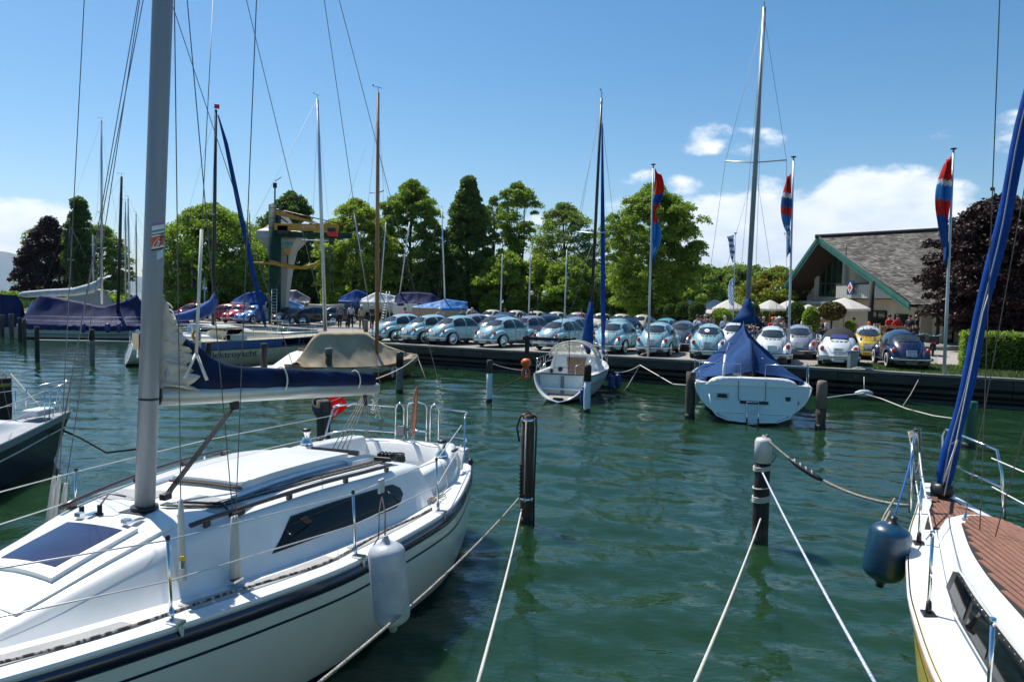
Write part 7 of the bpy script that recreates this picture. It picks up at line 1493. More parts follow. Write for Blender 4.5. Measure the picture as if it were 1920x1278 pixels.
# davit-like white post, boarding frame on the bow, rails
m_ = MB(); m_.tube([ivS @ aty(1108, 655, 28.4), ivS @ aty(1132, 700, 27.6)], .10, 8, flat=.6); m_.build('mast_step_arm', gel, S)
pulpit(S, HS, .86, .55); rails(S, HS, (.30, .55, .84), .5)
m_ = MB()
for sd in (1, -1): m_.tube([HS.P(.02, 1, sd, -.05), HS.P(.04, 1, sd, -.08)+Vector((0, 0, .5)), HS.P(.24, 1, sd, -.08)+Vector((0, 0, .52)), HS.P(.25, 1, sd, -.06)], .012, 6)
m_.tube([Vector((1.1, -.25, .45)), Vector((1.15, -.22, 1.12)), Vector((1.5, -.40, 1.20))], .014, 6); m_.build('grab_rail', steel, S)
m_ = MB(); m_.tube([Vector((1.2, -.05, .5)), Vector((.8, -.1, .95)), Vector((.75, -.05, 2.7))], .014, 6); m_.build('boom_crutch', alud, S)
text('ETAP', .12, pm('brown_decal', (.25, .16, .08), .6), 'decal', S, HS.Z(.36, .62, -1, .006), (PI/2, 0, PI), .001) if False else None
WS = Wm(S); blv = pm('blue_vinyl', (.012, .045, .22), .45, var=.3)
for lb, pxf, pyf, D in (('left of the two blue fenders on the bow side of the small cabin boat', 1146, 700, 27.6), ('right of the two blue fenders on the bow side of the small cabin boat', 1159, 698, 28.1)): fender(lb, aty(pxf, pyf, D), .62, .11, blv, cap=None)
fender('blue fender at the transom corner of the small cabin boat, half behind the white pile', aty(1093, 725, 24.6), .62, .09, blv)
ob = thing('life_buoy', 'orange lifesaving ball and sling on the stern rail of the small cabin boat', 'life buoy', aty(986, 700, 25.3)); m_ = MB(); m_.lathe([(.001, .22), (.10, .24), (.17, .32), (.17, .42), (.10, .50), (.001, .52)], (0, 0, 0), 14); m_.build('float', orange, ob)
m_ = MB(); m_.tube([(.11*math.cos(a*PI/8), 0, .02+.19*math.sin(a*PI/8)) for a in range(16)], .05, 7, closed=True); m_.build('ring', pm('orange_sling', (.62, .10, .03), .7, col2=(.2, .12, .1), scale=14, lo=.5, hi=.6), ob); m_ = MB(); m_.tube([(0, 0, -.35), (0, 0, .3)], .015, 5); m_.build('bracket', steel, ob)
rn = random.Random(6)
m_ = MB(); p0_ = HS.P(.05, 1, 1, -.05); pts = [p0_+Vector((rn.uniform(-.1, .5), rn.uniform(-.1, .05), rn.uniform(.0, .5))) for _ in range(14)]; m_.tube(pts, .008, 4); m_.build('tangled_line', ropew, S)

# ------------------------------------------------------------------ yellow boat, lower right
Yb = boat('yellow_yacht', 'yellow hulled yacht with teak planked deck, bow pointing away at the lower right', (2.85, .75), 14.6); HY = Hull(8.15, [(0, .75), (.25, .95), (.43, 1.05), (.6, .93), (.675, .815), (.8, .57), (.9, .30), (1, .05)], [(0, 1.14), (.4, 1.12), (.7, 1.22), (1, 1.44)], zb=-.45, rake=1.3, srake=.1, a=3.4, c=3.6, camber=.06)
yel = pm('yellow_hull', (.74, .58, .012), .2, var=.06, coat=.6); hy_ = HY.mesh(44, 18).build('hull', yel, Yb); HY.strip_d(.0, .06, .012, th=.02).build('toe_rail', gel, hy_); HY.strip_d(.07, .125, .010, th=.014).build('rubbing_strake', pm('teak_strake', (.33, .19, .10), .6, var=.4, scale=4, stretch=(1, 6, 6)), hy_); HY.strip_d(.22, .235, .003).build('pinstripe', blackp, hy_)
HY.deck(0, 1, nu=44, nv=16).build('deck', gel, Yb)
# planked foredeck and coachroof, one plank after another
rnd = random.Random(12)
def yd(x, y): u = x/8.15; b = HY.b(min(1, u)); return HY.s(min(1, u))+HY.cam*max(0, 1-(y/max(b, .01))**2)*min(1, b)
ywf = smooth_interp([1.2, 3, 4.2, 5.1, 6.0, 6.55], [.84, .82, .75, .64, .46, .33]); ytf = smooth_interp([1.2, 3.5, 5.2, 6.3, 6.55], [1.62, 1.58, 1.52, 1.50, 1.47])
cy0 = trunk(1.2, 6.5, ywf, lambda x: HY.s(x/8.15), ytf, .10, .05, 34).build('coachroof', gel, Yb)
def yroof(x, y): w_ = max(.05, ywf(x)-.15); f = min(1, abs(y/w_)); return ytf(x)+(.05-.0125*f/.55 if f < .55 else .0375*(1-(f-.55)/.45))
def planks(par, wfun, zfun, xa, xb, pw, seed):
    rnd = random.Random(seed); cb = MB(); rows = []
    for i in range(25):
        x = lerp(xa, xb, i/24); b = wfun(x); rows.append([Vector((x, b*(2*j/10-1), zfun(x, b*(2*j/10-1))+.006)) for j in range(11)])
    cb.grid(rows); dk = cb.build('deck_caulking', caulk, par); ny = int(max(wfun(xa), wfun(xb))/pw)+1
    for iy in range(-ny, ny+1):
        y = iy*pw; xs_ = [x for x in np.linspace(xa+.02, xb-.02, 60) if wfun(x) > abs(y)+pw*.5]
        if len(xs_) < 4: continue
        x0, x1 = xs_[0], xs_[-1]; cuts = [x0]+sorted(rnd.uniform(x0, x1) for _ in range(2) if x1-x0 > 1.4)+[x1]
        for a_, b__ in zip(cuts[:-1], cuts[1:]):
            if b__-a_ < .1: continue
            m_ = MB(); n_ = max(2, int((b__-a_)/.3)); rows = []
            for q in range(n_+1):
                x = lerp(a_+.003, b__-.003, q/n_); p0, p1 = Vector((x, y-pw*.43, zfun(x, y)+.012)), Vector((x, y+pw*.43, zfun(x, y)+.012)); rows.append([p0-Vector((0, 0, .01)), p0, p1, p1-Vector((0, 0, .01))])
            m_.grid(rows, smooth=False); m_.build('plank', teak, dk)
planks(Yb, lambda x: ywf(x)-.18, yroof, 3.0, 6.38, .045, 3)
planks(Yb, lambda x: max(.02, HY.b(x/8.15)-.12), yd, 6.62, 7.75, .045, 4)
m_ = MB(); rows = []
def ycs(x, f, off): z0 = HY.s(x/8.15); z1 = ytf(x); return Vector((x, ywf(x)-.10*f*.8+off, lerp(z0+.04, z1-.06, f)+off*.3))
for x in np.linspace(3.2, 5.15, 12): rows.append([ycs(x, lerp(.10, .90, j/3)-(max(0, x-4.95)*1.2 if j > 1 else 0), .012) for j in range(4)])
m_.grid(rows); m_.build('window_strip', blackp, Yb)
for x0, x1 in ((3.25, 3.75), (3.85, 4.35), (4.45, 4.98)):
    m_ = MB(); m_.grid([[ycs(x, lerp(.22, .78, j/3), .018) for j in range(4)] for x in np.linspace(x0, x1, 6)]); m_.build('window', glassd, Yb)
    m_ = MB()
    for x in np.linspace(x0, x1, 6):
        for f in (.14, .86): m_.lathe([(.001, -.004), (.008, 0), (.001, .004)], ycs(x, f, .018), 6, 'Y')
    stuff(m_.build('screws', steel, Yb))
ybase = [(6.25, 1), (4.72, 1), (3.2, 1), (6.25, -1), (4.72, -1), (3.2, -1)]; yt = {1: [], -1: []}
for x, sd in ybase:
    y = sd*(HY.b(x/8.15)-.08); p = Vector((x, y, HY.s(x/8.15))); q = p+Vector((0, 0, .64)); m_ = MB(); m_.tube([p, q], .0135, 8); o = m_.build('stanchion', steel, Yb); m_ = MB(); m_.box(p+Vector((0, 0, .012)), (.10, .09, .024)); m_.tube([p, p+Vector((0, 0, .11))], [.026, .019], 8); m_.build('stanchion_foot', blackp, o); m_ = MB(); m_.tube([q-Vector((0, 0, .03)), q+Vector((0, 0, .01))], .018, 8); m_.build('stanchion_cap', steel, o); yt[sd].append((p, q))
for sd in (1, -1):
    pa = Vector((7.25, sd*.34, HY.s(.88)+.60)); pb = Vector((7.25, sd*.36, HY.s(.88)+.30))
    m_ = MB(); m_.tube([pa]+[q for p, q in yt[sd]], .007, 5); m_.build('life_line', whitep, Yb); m_ = MB(); m_.tube([pb]+[p.lerp(q, .5) for p, q in yt[sd]], .007, 5); m_.build('life_line', whitep, Yb)
m_ = MB(); zt = HY.s(1)+.62
m_.tube([Vector((7.1, .44, HY.s(.87))), Vector((7.2, .42, zt-.25)), Vector((7.3, .40, zt-.04)), Vector((7.75, .26, zt)), Vector((8.15, .16, zt+.02)), Vector((8.2, .14, zt-.06)), Vector((7.95, .10, HY.s(.97)))], .016, 8)
m_.tube([Vector((7.1, -.44, HY.s(.87))), Vector((7.2, -.42, zt-.25)), Vector((7.3, -.40, zt-.04)), Vector((7.75, -.26, zt)), Vector((8.15, -.16, zt+.02)), Vector((8.2, -.14, zt-.06)), Vector((7.95, -.10, HY.s(.97)))], .016, 8)
m_.tube([Vector((7.18, .43, HY.s(.9)+.3)), Vector((7.95, .14, HY.s(.97)+.30))], .012, 6); m_.tube([Vector((7.18, -.43, HY.s(.9)+.3)), Vector((7.95, -.14, HY.s(.97)+.30))], .012, 6); m_.build('pulpit', steel, Yb)
ivY = loc_of(Yb); fsb = Vector((7.62, 0, HY.s(.94)+.04)); ft_ = ivY @ aty(1912, 268, 7.75); fd = ft_-fsb
m_ = MB(); rn = random.Random(3); pts = []; rs_ = []
for i in range(30):
    t = i/29; pts.append(fsb+fd*(t*1.9)+Vector((.008*math.sin(i*1.1), .012*math.sin(i*.9), .0))); rs_.append((.055 if i < 1 else .09 if i < 3 else .070+.004*math.sin(i*1.3))*(1 if i > 0 else .9))
m_.tube(pts, rs_, 14, flat=.8); fj = m_.build('furled_jib', canvasm, Yb)
m_ = MB(); m_.tube([p+Vector((-.062, .024+.012*math.sin(i*.5), 0)) for i, p in enumerate(pts)], .008, 6); m_.build('leech_tape', pm('grey_tape', (.26, .30, .38), .7), fj)
m_ = MB(); m_.lathe([(.001, -.05), (.11, -.05), (.12, 0), (.11, .07), (.03, .09), (.001, .09)], fsb+Vector((0, 0, .05)), 16); m_.build('furling_drum', blackp, Yb)
m_ = MB(); m_.tube([fsb+fd*.16+Vector((-.12, .05, 0)), fsb+fd*.20+Vector((-.26, .06, -.08)), fsb+fd*.06+Vector((-.2, .08, -.03))], .010, 5); m_.tube([pts[9]+Vector((-.1, 0, 0)), pts[8]+Vector((-.14, .02, .05)), pts[3]+Vector((-.24, .05, 0)), fsb+Vector((-.25, .05, .05))], .006, 4); m_.build('jib_sheet', ropew, Yb)
for (x0, y0), (x1, y1) in (((1780, 1140), (1920, 470)), ((1822, 1110), (1920, 700)), ((1762, 1060), (1905, 380))):
    pass
def ywire(px0, py0, D0, px1, py1, D1, k=1.25, sl=True):
    a_ = ivY @ aty(px0, py0, D0); b__ = ivY @ aty(px1, py1, D1); m_ = MB(); m_.tube([a_, ext(a_, b__, k)], .0045, 5); m_.build('shroud', wire, Yb)
    if sl: m_ = MB(); m_.tube([a_, a_.lerp(b__, .08)], .013, 6); m_.lathe([(.02, -.02), (.02, .02)], a_, 8); m_.build('turnbuckle', steel, Yb)
ywire(1802, 1010, 6.9, 1925, 330, 6.2, 2.4); ywire(1835, 1048, 6.5, 1862, 330, 5.9, 2.6); ywire(1850, 1065, 6.3, 1925, 790, 6.0, 4)
m_ = MB(); b0 = Vector((7.6, .22, HY.s(.93)+.02))
for kk in range(6):
    m_.tube([b0+Vector((.02*kk, .02, .0)), b0+Vector((.12-.02*kk, .06, .34)), b0+Vector((.32, .02+.01*kk, .66)), b0+Vector((.38, -.06, .70)), b0+Vector((.20+.02*kk, -.05, .30)), b0+Vector((.05, -.04, .0))], .011, 5)
m_.build('coiled_bow_line', ropeb, Yb); m_ = MB(); m_.box(b0+Vector((-.05, -.1, .02)), (.22, .06, .05)); m_.build('bow_cleat', steel, Yb)
m_ = MB(); m_.tube([Vector((7.5, .5, HY.s(.9)+.02)), Vector((7.2, .66, HY.s(.9)-.1)), Vector((6.9, .82, HY.s(.85)-.3)), Vector((7.0, .80, HY.s(.85)-.32)), Vector((7.4, .56, HY.s(.9)-.1))], .012, 5); m_.build('hanging_rope', ropeb, Yb)
m_ = MB(); cc_ = Vector((5.6, -.45, 1.56))
for kk in range(6): m_.tube([cc_+Vector((.16*math.cos(a*PI/8), .13*math.sin(a*PI/8), .02*kk)) for a in range(16)], .014, 5, closed=True)
m_.build('rope_coil', roped, Yb)
ftp = aty(1677, 968, 6.85); fender('dark blue fender with black ends hanging from the yellow boat', ftp, .68, .185, pm('teal_blue_vinyl', (.006, .055, .115), .35, var=.35, scale=5, coat=.2), (R_(2), R_(8)), cap=blackp)
WY = Wm(Yb); hk = WY @ Vector((7.23, .41, HY.s(.88)+.60)); m_ = MB(); m_.tube([hk, hk.lerp(ftp, .5)+Vector((.0, 0, -.02)), ftp], .008, 5); m_.tube([hk, hk+Vector((-.03, 0, -.25)), hk+Vector((.02, -.02, -.32)), hk], .008, 5); o = m_.build('fender_lanyard', ropeblue); tag(o, 'blue cord tying the dark blue fender to the yellow boat rail', 'rope')

# ------------------------------------------------------------------ black hulled boat, left edge
K = boat('black_yacht', 'black hulled yacht bow with grey deck at the left edge', (-10.15, 6.4), 5.5); HK = Hull(9.2, [(0, .9), (.3, 1.3), (.6, 1.08), (.73, .78), (.85, .45), (.93, .22), (1, .04)], [(0, .84), (.5, .82), (1, .95)], zb=-.5, rake=.8, srake=0, a=2.6, c=2.6)
hk_ = HK.mesh(36, 16).build('hull', pm('black_hull', (.005, .005, .006), .25, coat=0, spec=.25), K); HK.strip_d(.0, .13, .012).build('grey_sheer_band', pm('band_grey', (.22, .24, .27), .3), hk_); HK.strip_d(.29, .32, .004).build('pinstripe', stick, hk_); HK.strip_d(-.03, .004, .02, th=.01).build('toe_rail', stick, hk_)
HK.deck(0, 1).build('deck', pm('grey_deck', (.28, .30, .32), .6, bump=.2, bscale=90), K); pulpit(K, HK, .90, .60); rails(K, HK, (.5, .68, .88), .60, lines=2)
m_ = MB(); m_.tube([HK.P(.93, 1, -1, -.1)+Vector((0, 0, 0)), HK.P(.95, 1, -1, -.06)+Vector((.05, 0, .60)), HK.P(.985, 1, -1, 0)+Vector((.1, 0, .62)), HK.P(.985, 1, -1, 0)], .012, 6); m_.build('pulpit_leg', steel, K)
m_ = MB(); m_.box((8.25, -.05, 1.08), (.5, .35, .14)); m_.build('folded_cloth', pm('crumpled_white_cloth', (.62, .66, .70), .8, bump=.8, bscale=12), K, bevel=.05, seg=3)
trunk(2.5, 7.6, smooth_interp([2.5, 5.5, 7.6], [1.0, .75, .30]), lambda x: HK.s(x/9.2), smooth_interp([2.5, 5.5, 7.0, 7.6], [1.32, 1.25, 1.08, .96]), .15, .05).build('coachroof', gel, K)
m_ = MB(); p = HK.P(.90, .80, -1, .012); m_.box(p, (.22, .004, .03), rz=R_(-10)); m_.build('name_plate', pm('grey_name_plate', (.3, .3, .32), .5), K)
ivK = loc_of(K)
for p0, p1 in (((20, 790, 13.5), (-30, 560, 13.0)),): m_ = MB(); m_.tube([ivK @ aty(*p0), ivK @ aty(*p1)], .005, 4); m_.build('stay', wire, K)

# ------------------------------------------------------------------ tan covered wooden boat
Tn = boat('covered_wooden_boat', 'varnished wooden boat under a sagging tan canvas cover at the quay', (-8.45, 28.9), 44); HT = Hull(6.15, [(0, .75), (.3, 1.05), (.6, .98), (.85, .45), (1, .03)], [(0, .72), (.5, .62), (1, .86)], zb=-.3, rake=.6, srake=.1, a=1.9, c=2.0)
ht_ = HT.mesh(30, 14).build('hull', pm('varnished_hull', (.30, .13, .035), .3, var=.4, scale=3, stretch=(1, 10, 10), coat=.5), Tn); HT.strip_d(0, .06, .012, th=.01).build('rubbing_strake', oak, ht_); HT.strip(-.1, .05, .004, absz=True).build('waterline_stripe', pm('faded_red_antifouling', (.12, .04, .03), .6), ht_); HT.deck().build('deck', oak, Tn)
tarp(Tn, [(.10, .85, .85, .60, 0), (.75, 1.75, 1.0, .58, 0), (1.1, 2.02, 1.10, .55, 0), (3.3, 1.98, 1.12, .52, 0), (3.6, 1.78, 1.0, .55, .1), (4.4, 1.36, .8, .62, .2), (5.5, 1.02, .40, .76, .3), (6.1, .92, .08, .84, 0)], tan, 'canvas_cover', 14, .16, .03, 2, pleat=4)
bmT = aty(707, 618, 31.2); a, b, tips, mo = mast_on(Tn, bmT-Vector((0, 0, 1.0)), aty(709, 174, 31.2), .085, spruce, [(.62, .5)]); stays(Tn, a, b, tips, [((3.2, 1.0, .8), (0, 0), .95), ((3.2, -1.0, .8), (0, 1), .95), ((6.1, 0, .9), None, .8), ((.1, 0, .8), None, .95)])
fender('small white fender on the hull of the tan covered wooden boat', aty(736, 688, 30.3), .42, .06, fmat)
# ------------------------------------------------------------------ cream and blue cabin yacht with lettering
E_ = boat('lettered_cabin_yacht', 'cream and blue cabin yacht with dark lettering on its side', (-15.3, 35.0), 33); HE = Hull(9.2, [(0, 1.15), (.3, 1.35), (.6, 1.25), (.85, .7), (1, .05)], [(0, 1.20), (.5, 1.22), (1, 1.32)], zb=-.35, rake=.8, srake=0, a=2.6, c=2.8)
crm = pm('cream_hull', (.60, .54, .38), .3, var=.06, coat=.3); he_ = HE.mesh(30, 14).build('hull', crm, E_); bl_ = pm('yacht_blue', (.04, .10, .28), .35); HE.strip_d(.0, .40, .006).build('blue_band', bl_, he_); HE.strip_d(.40, .44, .010).build('black_line', blackp, he_); HE.deck().build('deck', crm, E_)
for u0, u1 in ((.50, .62), (.635, .75)): HE.strip_d(.05, .34, .016, nu=8, u0=u0, u1=u1).build('window', glassd, he_)
p = HE.Z(.17, .55, -1, .02); tx = text('Elektroyacht', .44, pm('dark_lettering', (.04, .05, .09), .5), 'hull_lettering', E_, p+Vector((.1, -.02, .0)), (PI/2, 0, R_(-3)), .002, xs=1.2); 
trunk(1.7, 6.6, smooth_interp([1.7, 4, 6.6], [1.05, .98, .4]), lambda x: HE.s(x/9.2), smooth_interp([1.7, 2.4, 2.6, 4.5, 6.6], [1.6, 1.74, 1.62, 1.52, 1.34]), .2, .06).build('coachroof', crm, E_)
m_ = MB(); m_.prism([Vector((1.35, -.95, 1.24)), Vector((1.9, -.95, 1.24)), Vector((2.5, -.90, 1.75)), Vector((1.7, -.90, 1.78))], (0, .03, 0)); m_.build('side_screen', glassd, E_); m_ = MB(); m_.box((2.0, 0, 1.80), (1.1, 1.85, .07)); m_.build('wheelhouse_roof', crm, E_, bevel=.02); m_ = MB(); m_.prism([Vector((2.5, -.9, 1.35)), Vector((2.5, .9, 1.35)), Vector((2.35, .88, 1.76)), Vector((2.35, -.88, 1.76))], (.03, 0, 0)); m_.build('wheelhouse_window', glassd, E_)
for px, py, D in ((353, 625, 34.6),): pass
m_ = MB(); m_.tube([Vector((.2, -.5+.25*math.cos(a*PI/8), 1.45+.25*math.sin(a*PI/8))) for a in range(16)], .07, 7, closed=True); m_.build('horseshoe_buoy', pm('faded_orange', (.42, .22, .06), .7), E_)
pulpit(E_, HE); pushpit_(E_, HE); rails(E_, HE, (.14, .3, .45, .6, .75, .88), .55)
bmE = aty(611, 612, 39.5); a, b, tips, mo = mast_on(E_, bmE-Vector((0, 0, 1.0)), aty(595, 186, 39.5), .095, alul, [(.5, .6)]); stays(E_, a, b, tips, [((4.2, 1.2, 1.0), (0, 0), .95), ((4.2, -1.2, 1.0), (0, 1), .95), ((8.5, 0, 1.1), None, .95), ((.05, 0, 1.0), None, 1)]); 
ivE = loc_of(E_); m_ = MB(); m_.tube([ivE @ aty(612, 622, 39), ivE @ aty(500, 626, 37.5)], .06, 8); m_.build('boom', alul, E_)
# low white racing boat between the cream yacht and the tan cover
Lw = boat('low_dinghy', 'low white open boat with a brown hatch board beside the tan cover', (-10.9, 29.6), 38); HL = Hull(6.2, [(0, .6), (.4, .95), (.8, .5), (1, .03)], [(0, .42), (.6, .45), (1, .62)], zb=-.2, rake=.7, srake=.1)
HL.mesh(24, 10).build('hull', gel, Lw); HL.deck().build('deck', gel, Lw); m_ = MB(); m_.box((3.2, 0, .85), (.08, .9, .62)); m_.build('hatch_board', pm('brown_door', (.26, .15, .085), .6), Lw); m_ = MB(); m_.prism([Vector((1.9, -.5, .44)), Vector((3.4, -.5, .44)), Vector((3.4, -.5, 1.1)), Vector((2.8, -.5, .95))], (0, 1.0, 0)); m_.build('cuddy', gel, Lw); m_ = MB(); m_.box((3.15, -.1, .95), (.02, .22, .16)); m_.build('notice', stick, Lw)
# ------------------------------------------------------------------ dark masted yacht with the long furled blue jib
D1_ = boat('dark_masted_yacht', 'yacht with a dark mast and a long blue furled jib left of the crane', (-22.0, 46.0), 78); HD = Hull(8.0, [(0, 1.0), (.4, 1.3), (.8, .7), (1, .03)], [(0, .95), (.5, .9), (1, 1.05)], zb=-.35, rake=.9, srake=0)
HD.mesh(24, 12).build('hull', gel, D1_); HD.deck().build('deck', gel, D1_); trunk(2, 6, smooth_interp([2, 4, 6], [.9, .85, .3]), lambda x: HD.s(x/8), smooth_interp([2, 4, 6], [1.5, 1.45, 1.05]), .15, .05).build('coachroof', gel, D1_); m_ = MB(); m_.prism([Vector((2.4, -.93, 1.08)), Vector((3.9, -.91, 1.08)), Vector((3.8, -.86, 1.32)), Vector((2.5, -.88, 1.32))], (0, -.02, 0)); m_.build('window', glassd, D1_); rails(D1_, HD, (.05, .25, .45, .65, .85), .55); pulpit(D1_, HD)
a, b, tips, mo = mast_on(D1_, aty(399, 640, 46.3), aty(405, 206, 46.3), .11, alud, [(.55, .8)], wind=False); stays(D1_, a, b, tips, [((3.5, 1.2, .95), (0, 0), .95), ((3.5, -1.2, .95), (0, 1), .95), ((0, 0, 1), None, 1)]); ivD = loc_of(D1_)
m_ = MB(); m_.tube([ivD @ aty(x, y, d) for x, y, d in ((499, 616, 46.6), (494, 598, 46.6), (455, 420, 46.5), (424, 270, 46.4), (409, 216, 46.3))], [.04, .15, .15, .12, .04], 10); m_.build('furled_jib', canvasb, D1_)
m_ = MB(); pts = [(402, 545, .10, .1), (401, 560, .12, .35), (392, 572, .13, .62), (375, 582, .14, .50), (350, 588, .14, .42), (322, 592, .12, .34), (300, 590, .10, .28)]; m_.tube([ivD @ (aty(x, y, 46.0)-Vector((0, 0, .15))) for x, y, r, f in pts], [.08, .25, .42, .38, .30, .24, .18], 12, flat=1.0); m_.build('boom_cover', pm('mid_blue_canvas', (.04, .11, .42), .75, var=.3, scale=2, bump=.5, bscale=5), D1_)
m_ = MB(); m_.box(b+Vector((.05, 0, .2)), (.3, .02, .26)); m_.build('pennant', redp, mo)
# ------------------------------------------------------------------ white boat with the stern ladder
Wh = boat('white_daysailer', 'white boat showing its rounded transom and folding ladder left of the big mast', (-17.9, 35.0), 58); HW = Hull(7.0, [(0, 1.05), (.4, 1.25), (.8, .7), (1, .03)], [(0, .95), (.5, .9), (1, 1.05)], zb=-.35, rake=.8, srake=-.25, a=1.7, c=2.0, zbs=.02)
hw_ = HW.mesh(24, 14).build('hull', pm('cool_white_gelcoat', (.66, .72, .76), .3), Wh); HW.strip(-.1, .06, .005, absz=True).build('waterline_stripe', navy, hw_); HW.deck().build('deck', gel, Wh); pushpit_(Wh, HW); rails(Wh, HW, (.3, .5, .7), .55); trunk(2, 5.4, smooth_interp([2, 4, 5.4], [.9, .8, .3]), lambda x: HW.s(x/7), smooth_interp([2, 4, 5.4], [1.4, 1.35, 1.05]), .15, .05).build('coachroof', gel, Wh)
m_ = MB()
for y in (.15, -.15): m_.tube([(-.08, y, .95), (-.32, y, .15)], .016, 5)
for z in (.85, .6, .38, .18): m_.tube([(-.08-.30*(.95-z), .15, z), (-.08-.30*(.95-z), -.15, z)], .016, 5)
m_.build('ladder', steel, Wh)
# ------------------------------------------------------------------ large yacht under violet-blue cover, left
V = boat('blue_covered_cruiser', 'cruising yacht with rail fenders under a violet blue cover at far left', (-34.6, 53.2), 86, cat='sailing boat'); HV = Hull(11.5, [(0, 1.3), (.4, 1.6), (.8, .9), (1, .05)], [(0, 1.0), (.5, .98), (1, 1.2)], zb=-.35, rake=1.0, srake=.1, a=2.6, c=2.8)
hv_ = HV.mesh(28, 12).build('hull', pm('grey_white_gelcoat', (.50, .54, .50), .35), V); HV.strip_d(.32, .35, .004).build('pinstripe', navy, hv_); HV.strip_d(.60, .64, .004).build('pinstripe', navy, hv_); HV.strip(-.1, .12, .005, absz=True).build('waterline_stripe', blackp, hv_); HV.deck().build('deck', gel, V)
tarp(V, [(.1, 2.0, 1.30, 1.05, 0), (.9, 3.1, 1.42, 1.0, 0), (1.6, 3.05, 1.5, .98, 0), (4.6, 2.45, 1.62, .97, 0), (5.2, 2.3, 1.62, .97, .3), (7.0, 2.9, 1.6, .98, .3), (7.6, 3.3, 1.5, 1.0, .5), (8.0, 2.5, 1.4, 1.0, .2), (11.2, 1.9, .3, 1.15, 0)], tarpv, 'canvas_cover', 14, .30, .06, 9, pleat=2.6)
rails(V, HV, (.06, .2, .35, .5, .65, .8), .62)
for i, px in enumerate((156, 202, 223)): fender('%s blue fender on the side of the violet blue covered cruiser' % ('left', 'middle', 'right')[i], aty(px, 604, 51.4), .75, .17 if i == 1 else .13, blv)
a, b, tips, mo = mast_on(V, aty(221, 590, 53.3), aty(228, 331, 53.3), .11, alud, [(.55, 1.0)]); stays(V, a, b, tips, [((6.5, 1.5, 1), (0, 0), .95), ((6.5, -1.5, 1), (0, 1), .95), ((11.3, 0, 1.2), None, .95), ((0, 0, 1), None, 1)])
# boats further left and behind, hulls simple but with masts, covers and cabins
def farboat(label, px0, px1, D, z0, covermat, mast=None, secs=None, name='moored_boat', hullmat=None, cabin=False, flip=False, group=None, h0=.8, gz=0, mastm=None, rmast=.07, boomc=None, cat='boat'):
    x0, x1 = posx(px0, D), posx(px1, D); L_ = abs(x1-x0)*1.02; root = thing(name, label, cat, (x0 if not flip else x1, D, gz), 0 if not flip else PI, group); w_ = L_*.15+.25
    HH = Hull(L_, [(0, w_*.7), (.4, w_), (.8, w_*.55), (1, .03)], [(0, h0), (.5, h0*.95), (1, h0*1.2)], zb=-.3, rake=L_*.09, srake=.1, a=2.2, c=2.3); hh = HH.mesh(20, 10).build('hull', hullmat or gel, root); HH.deck(nu=16, nv=6).build('deck', gel, root)
    if secs: tarp(root, [(f*L_, a_, w_*b__, h0*.95, c_) for f, a_, b__, c_ in secs], covermat, 'cover', 10, .18, .03, int(px0) % 97)
    if cabin: trunk(L_*.3, L_*.72, smooth_interp([L_*.3, L_*.72], [w_*.75, w_*.45]), lambda x: h0, smooth_interp([L_*.3, L_*.5, L_*.72], [h0+.55, h0+.5, h0+.1]), .15, .05).build('cabin', gel, root); HH.strip_d(.1, .16, .01).build('stripe', navy, hh)
    if mast:
        (mx0, my0), (mx1, my1) = mast; a_, b__, tp2, mo_ = mast_on(root, aty(mx0, my0, D), aty(mx1, my1, D), rmast, mastm or alul, [(.5, .6)]); s_ = 1 if not flip else -1
        stays(root, a_, b__, tp2, [((L_*.45, w_, h0), (0, 0), .95), ((L_*.45, -w_, h0), (0, 1), .95), ((L_*.98, 0, h0*1.2), None, .95), ((.05, 0, h0), None, 1)], r=.007)
    if boomc: iv = loc_of(root); m_ = MB(); m_.tube([iv @ aty(x, y, D) for x, y, r in boomc[0]], [r for x, y, r in boomc[0]], 10); m_.build('boom_cover', boomc[1], root)
    return root
gh = pm('far_white_gelcoat', (.62, .64, .64), .4)
farboat('tall masted yacht with a long white boom cover behind the violet blue cruiser', 60, 250, 66, 0, None, ((191, 570), (190, 226)), cabin=True, hullmat=gh, mastm=alul, rmast=.10, boomc=([(35, 553, .12), (45, 552, .28), (90, 549, .33), (140, 547, .36), (172, 540, .45), (186, 530, .30), (188, 520, .08)], pm('far_white_cover', (.50, .53, .55), .8, var=.2)), flip=False)
farboat('white motor boat with a blue bimini at the far left edge', -60, 46, 57, 0, tarpv, None, [(.45, 2.9, .8, 0), (.5, 3.05, .9, .5), (.85, 2.95, .9, .5), (.95, 2.4, .7, 0)], cat='motor boat', cabin=True, hullmat=gh)
farboat('white motor boat with an open windscreen left of the blue covered cruiser', 25, 80, 60, 0, None, None, cabin=True, hullmat=gh, cat='motor boat')
farboat('small boat with a blue cover between the two motor boats', 45, 76, 70, 0, tarpl, None, [(.1, 1.2, .8, 0), (.5, 2.3, .9, .2), (.9, 1.3, .6, 0)], hullmat=gh)
farboat('yacht with a beige tent cover behind the white boom cover', 118, 215, 76, 0, pm('beige_tent', (.36, .34, .30), .85, var=.15), ((137, 560), (131, 415)), [(.05, 2.2, .9, 0), (.15, 3.75, .9, 0), (.78, 3.6, .9, 0), (.95, 2.4, .7, 0)], hullmat=gh, mastm=alud)
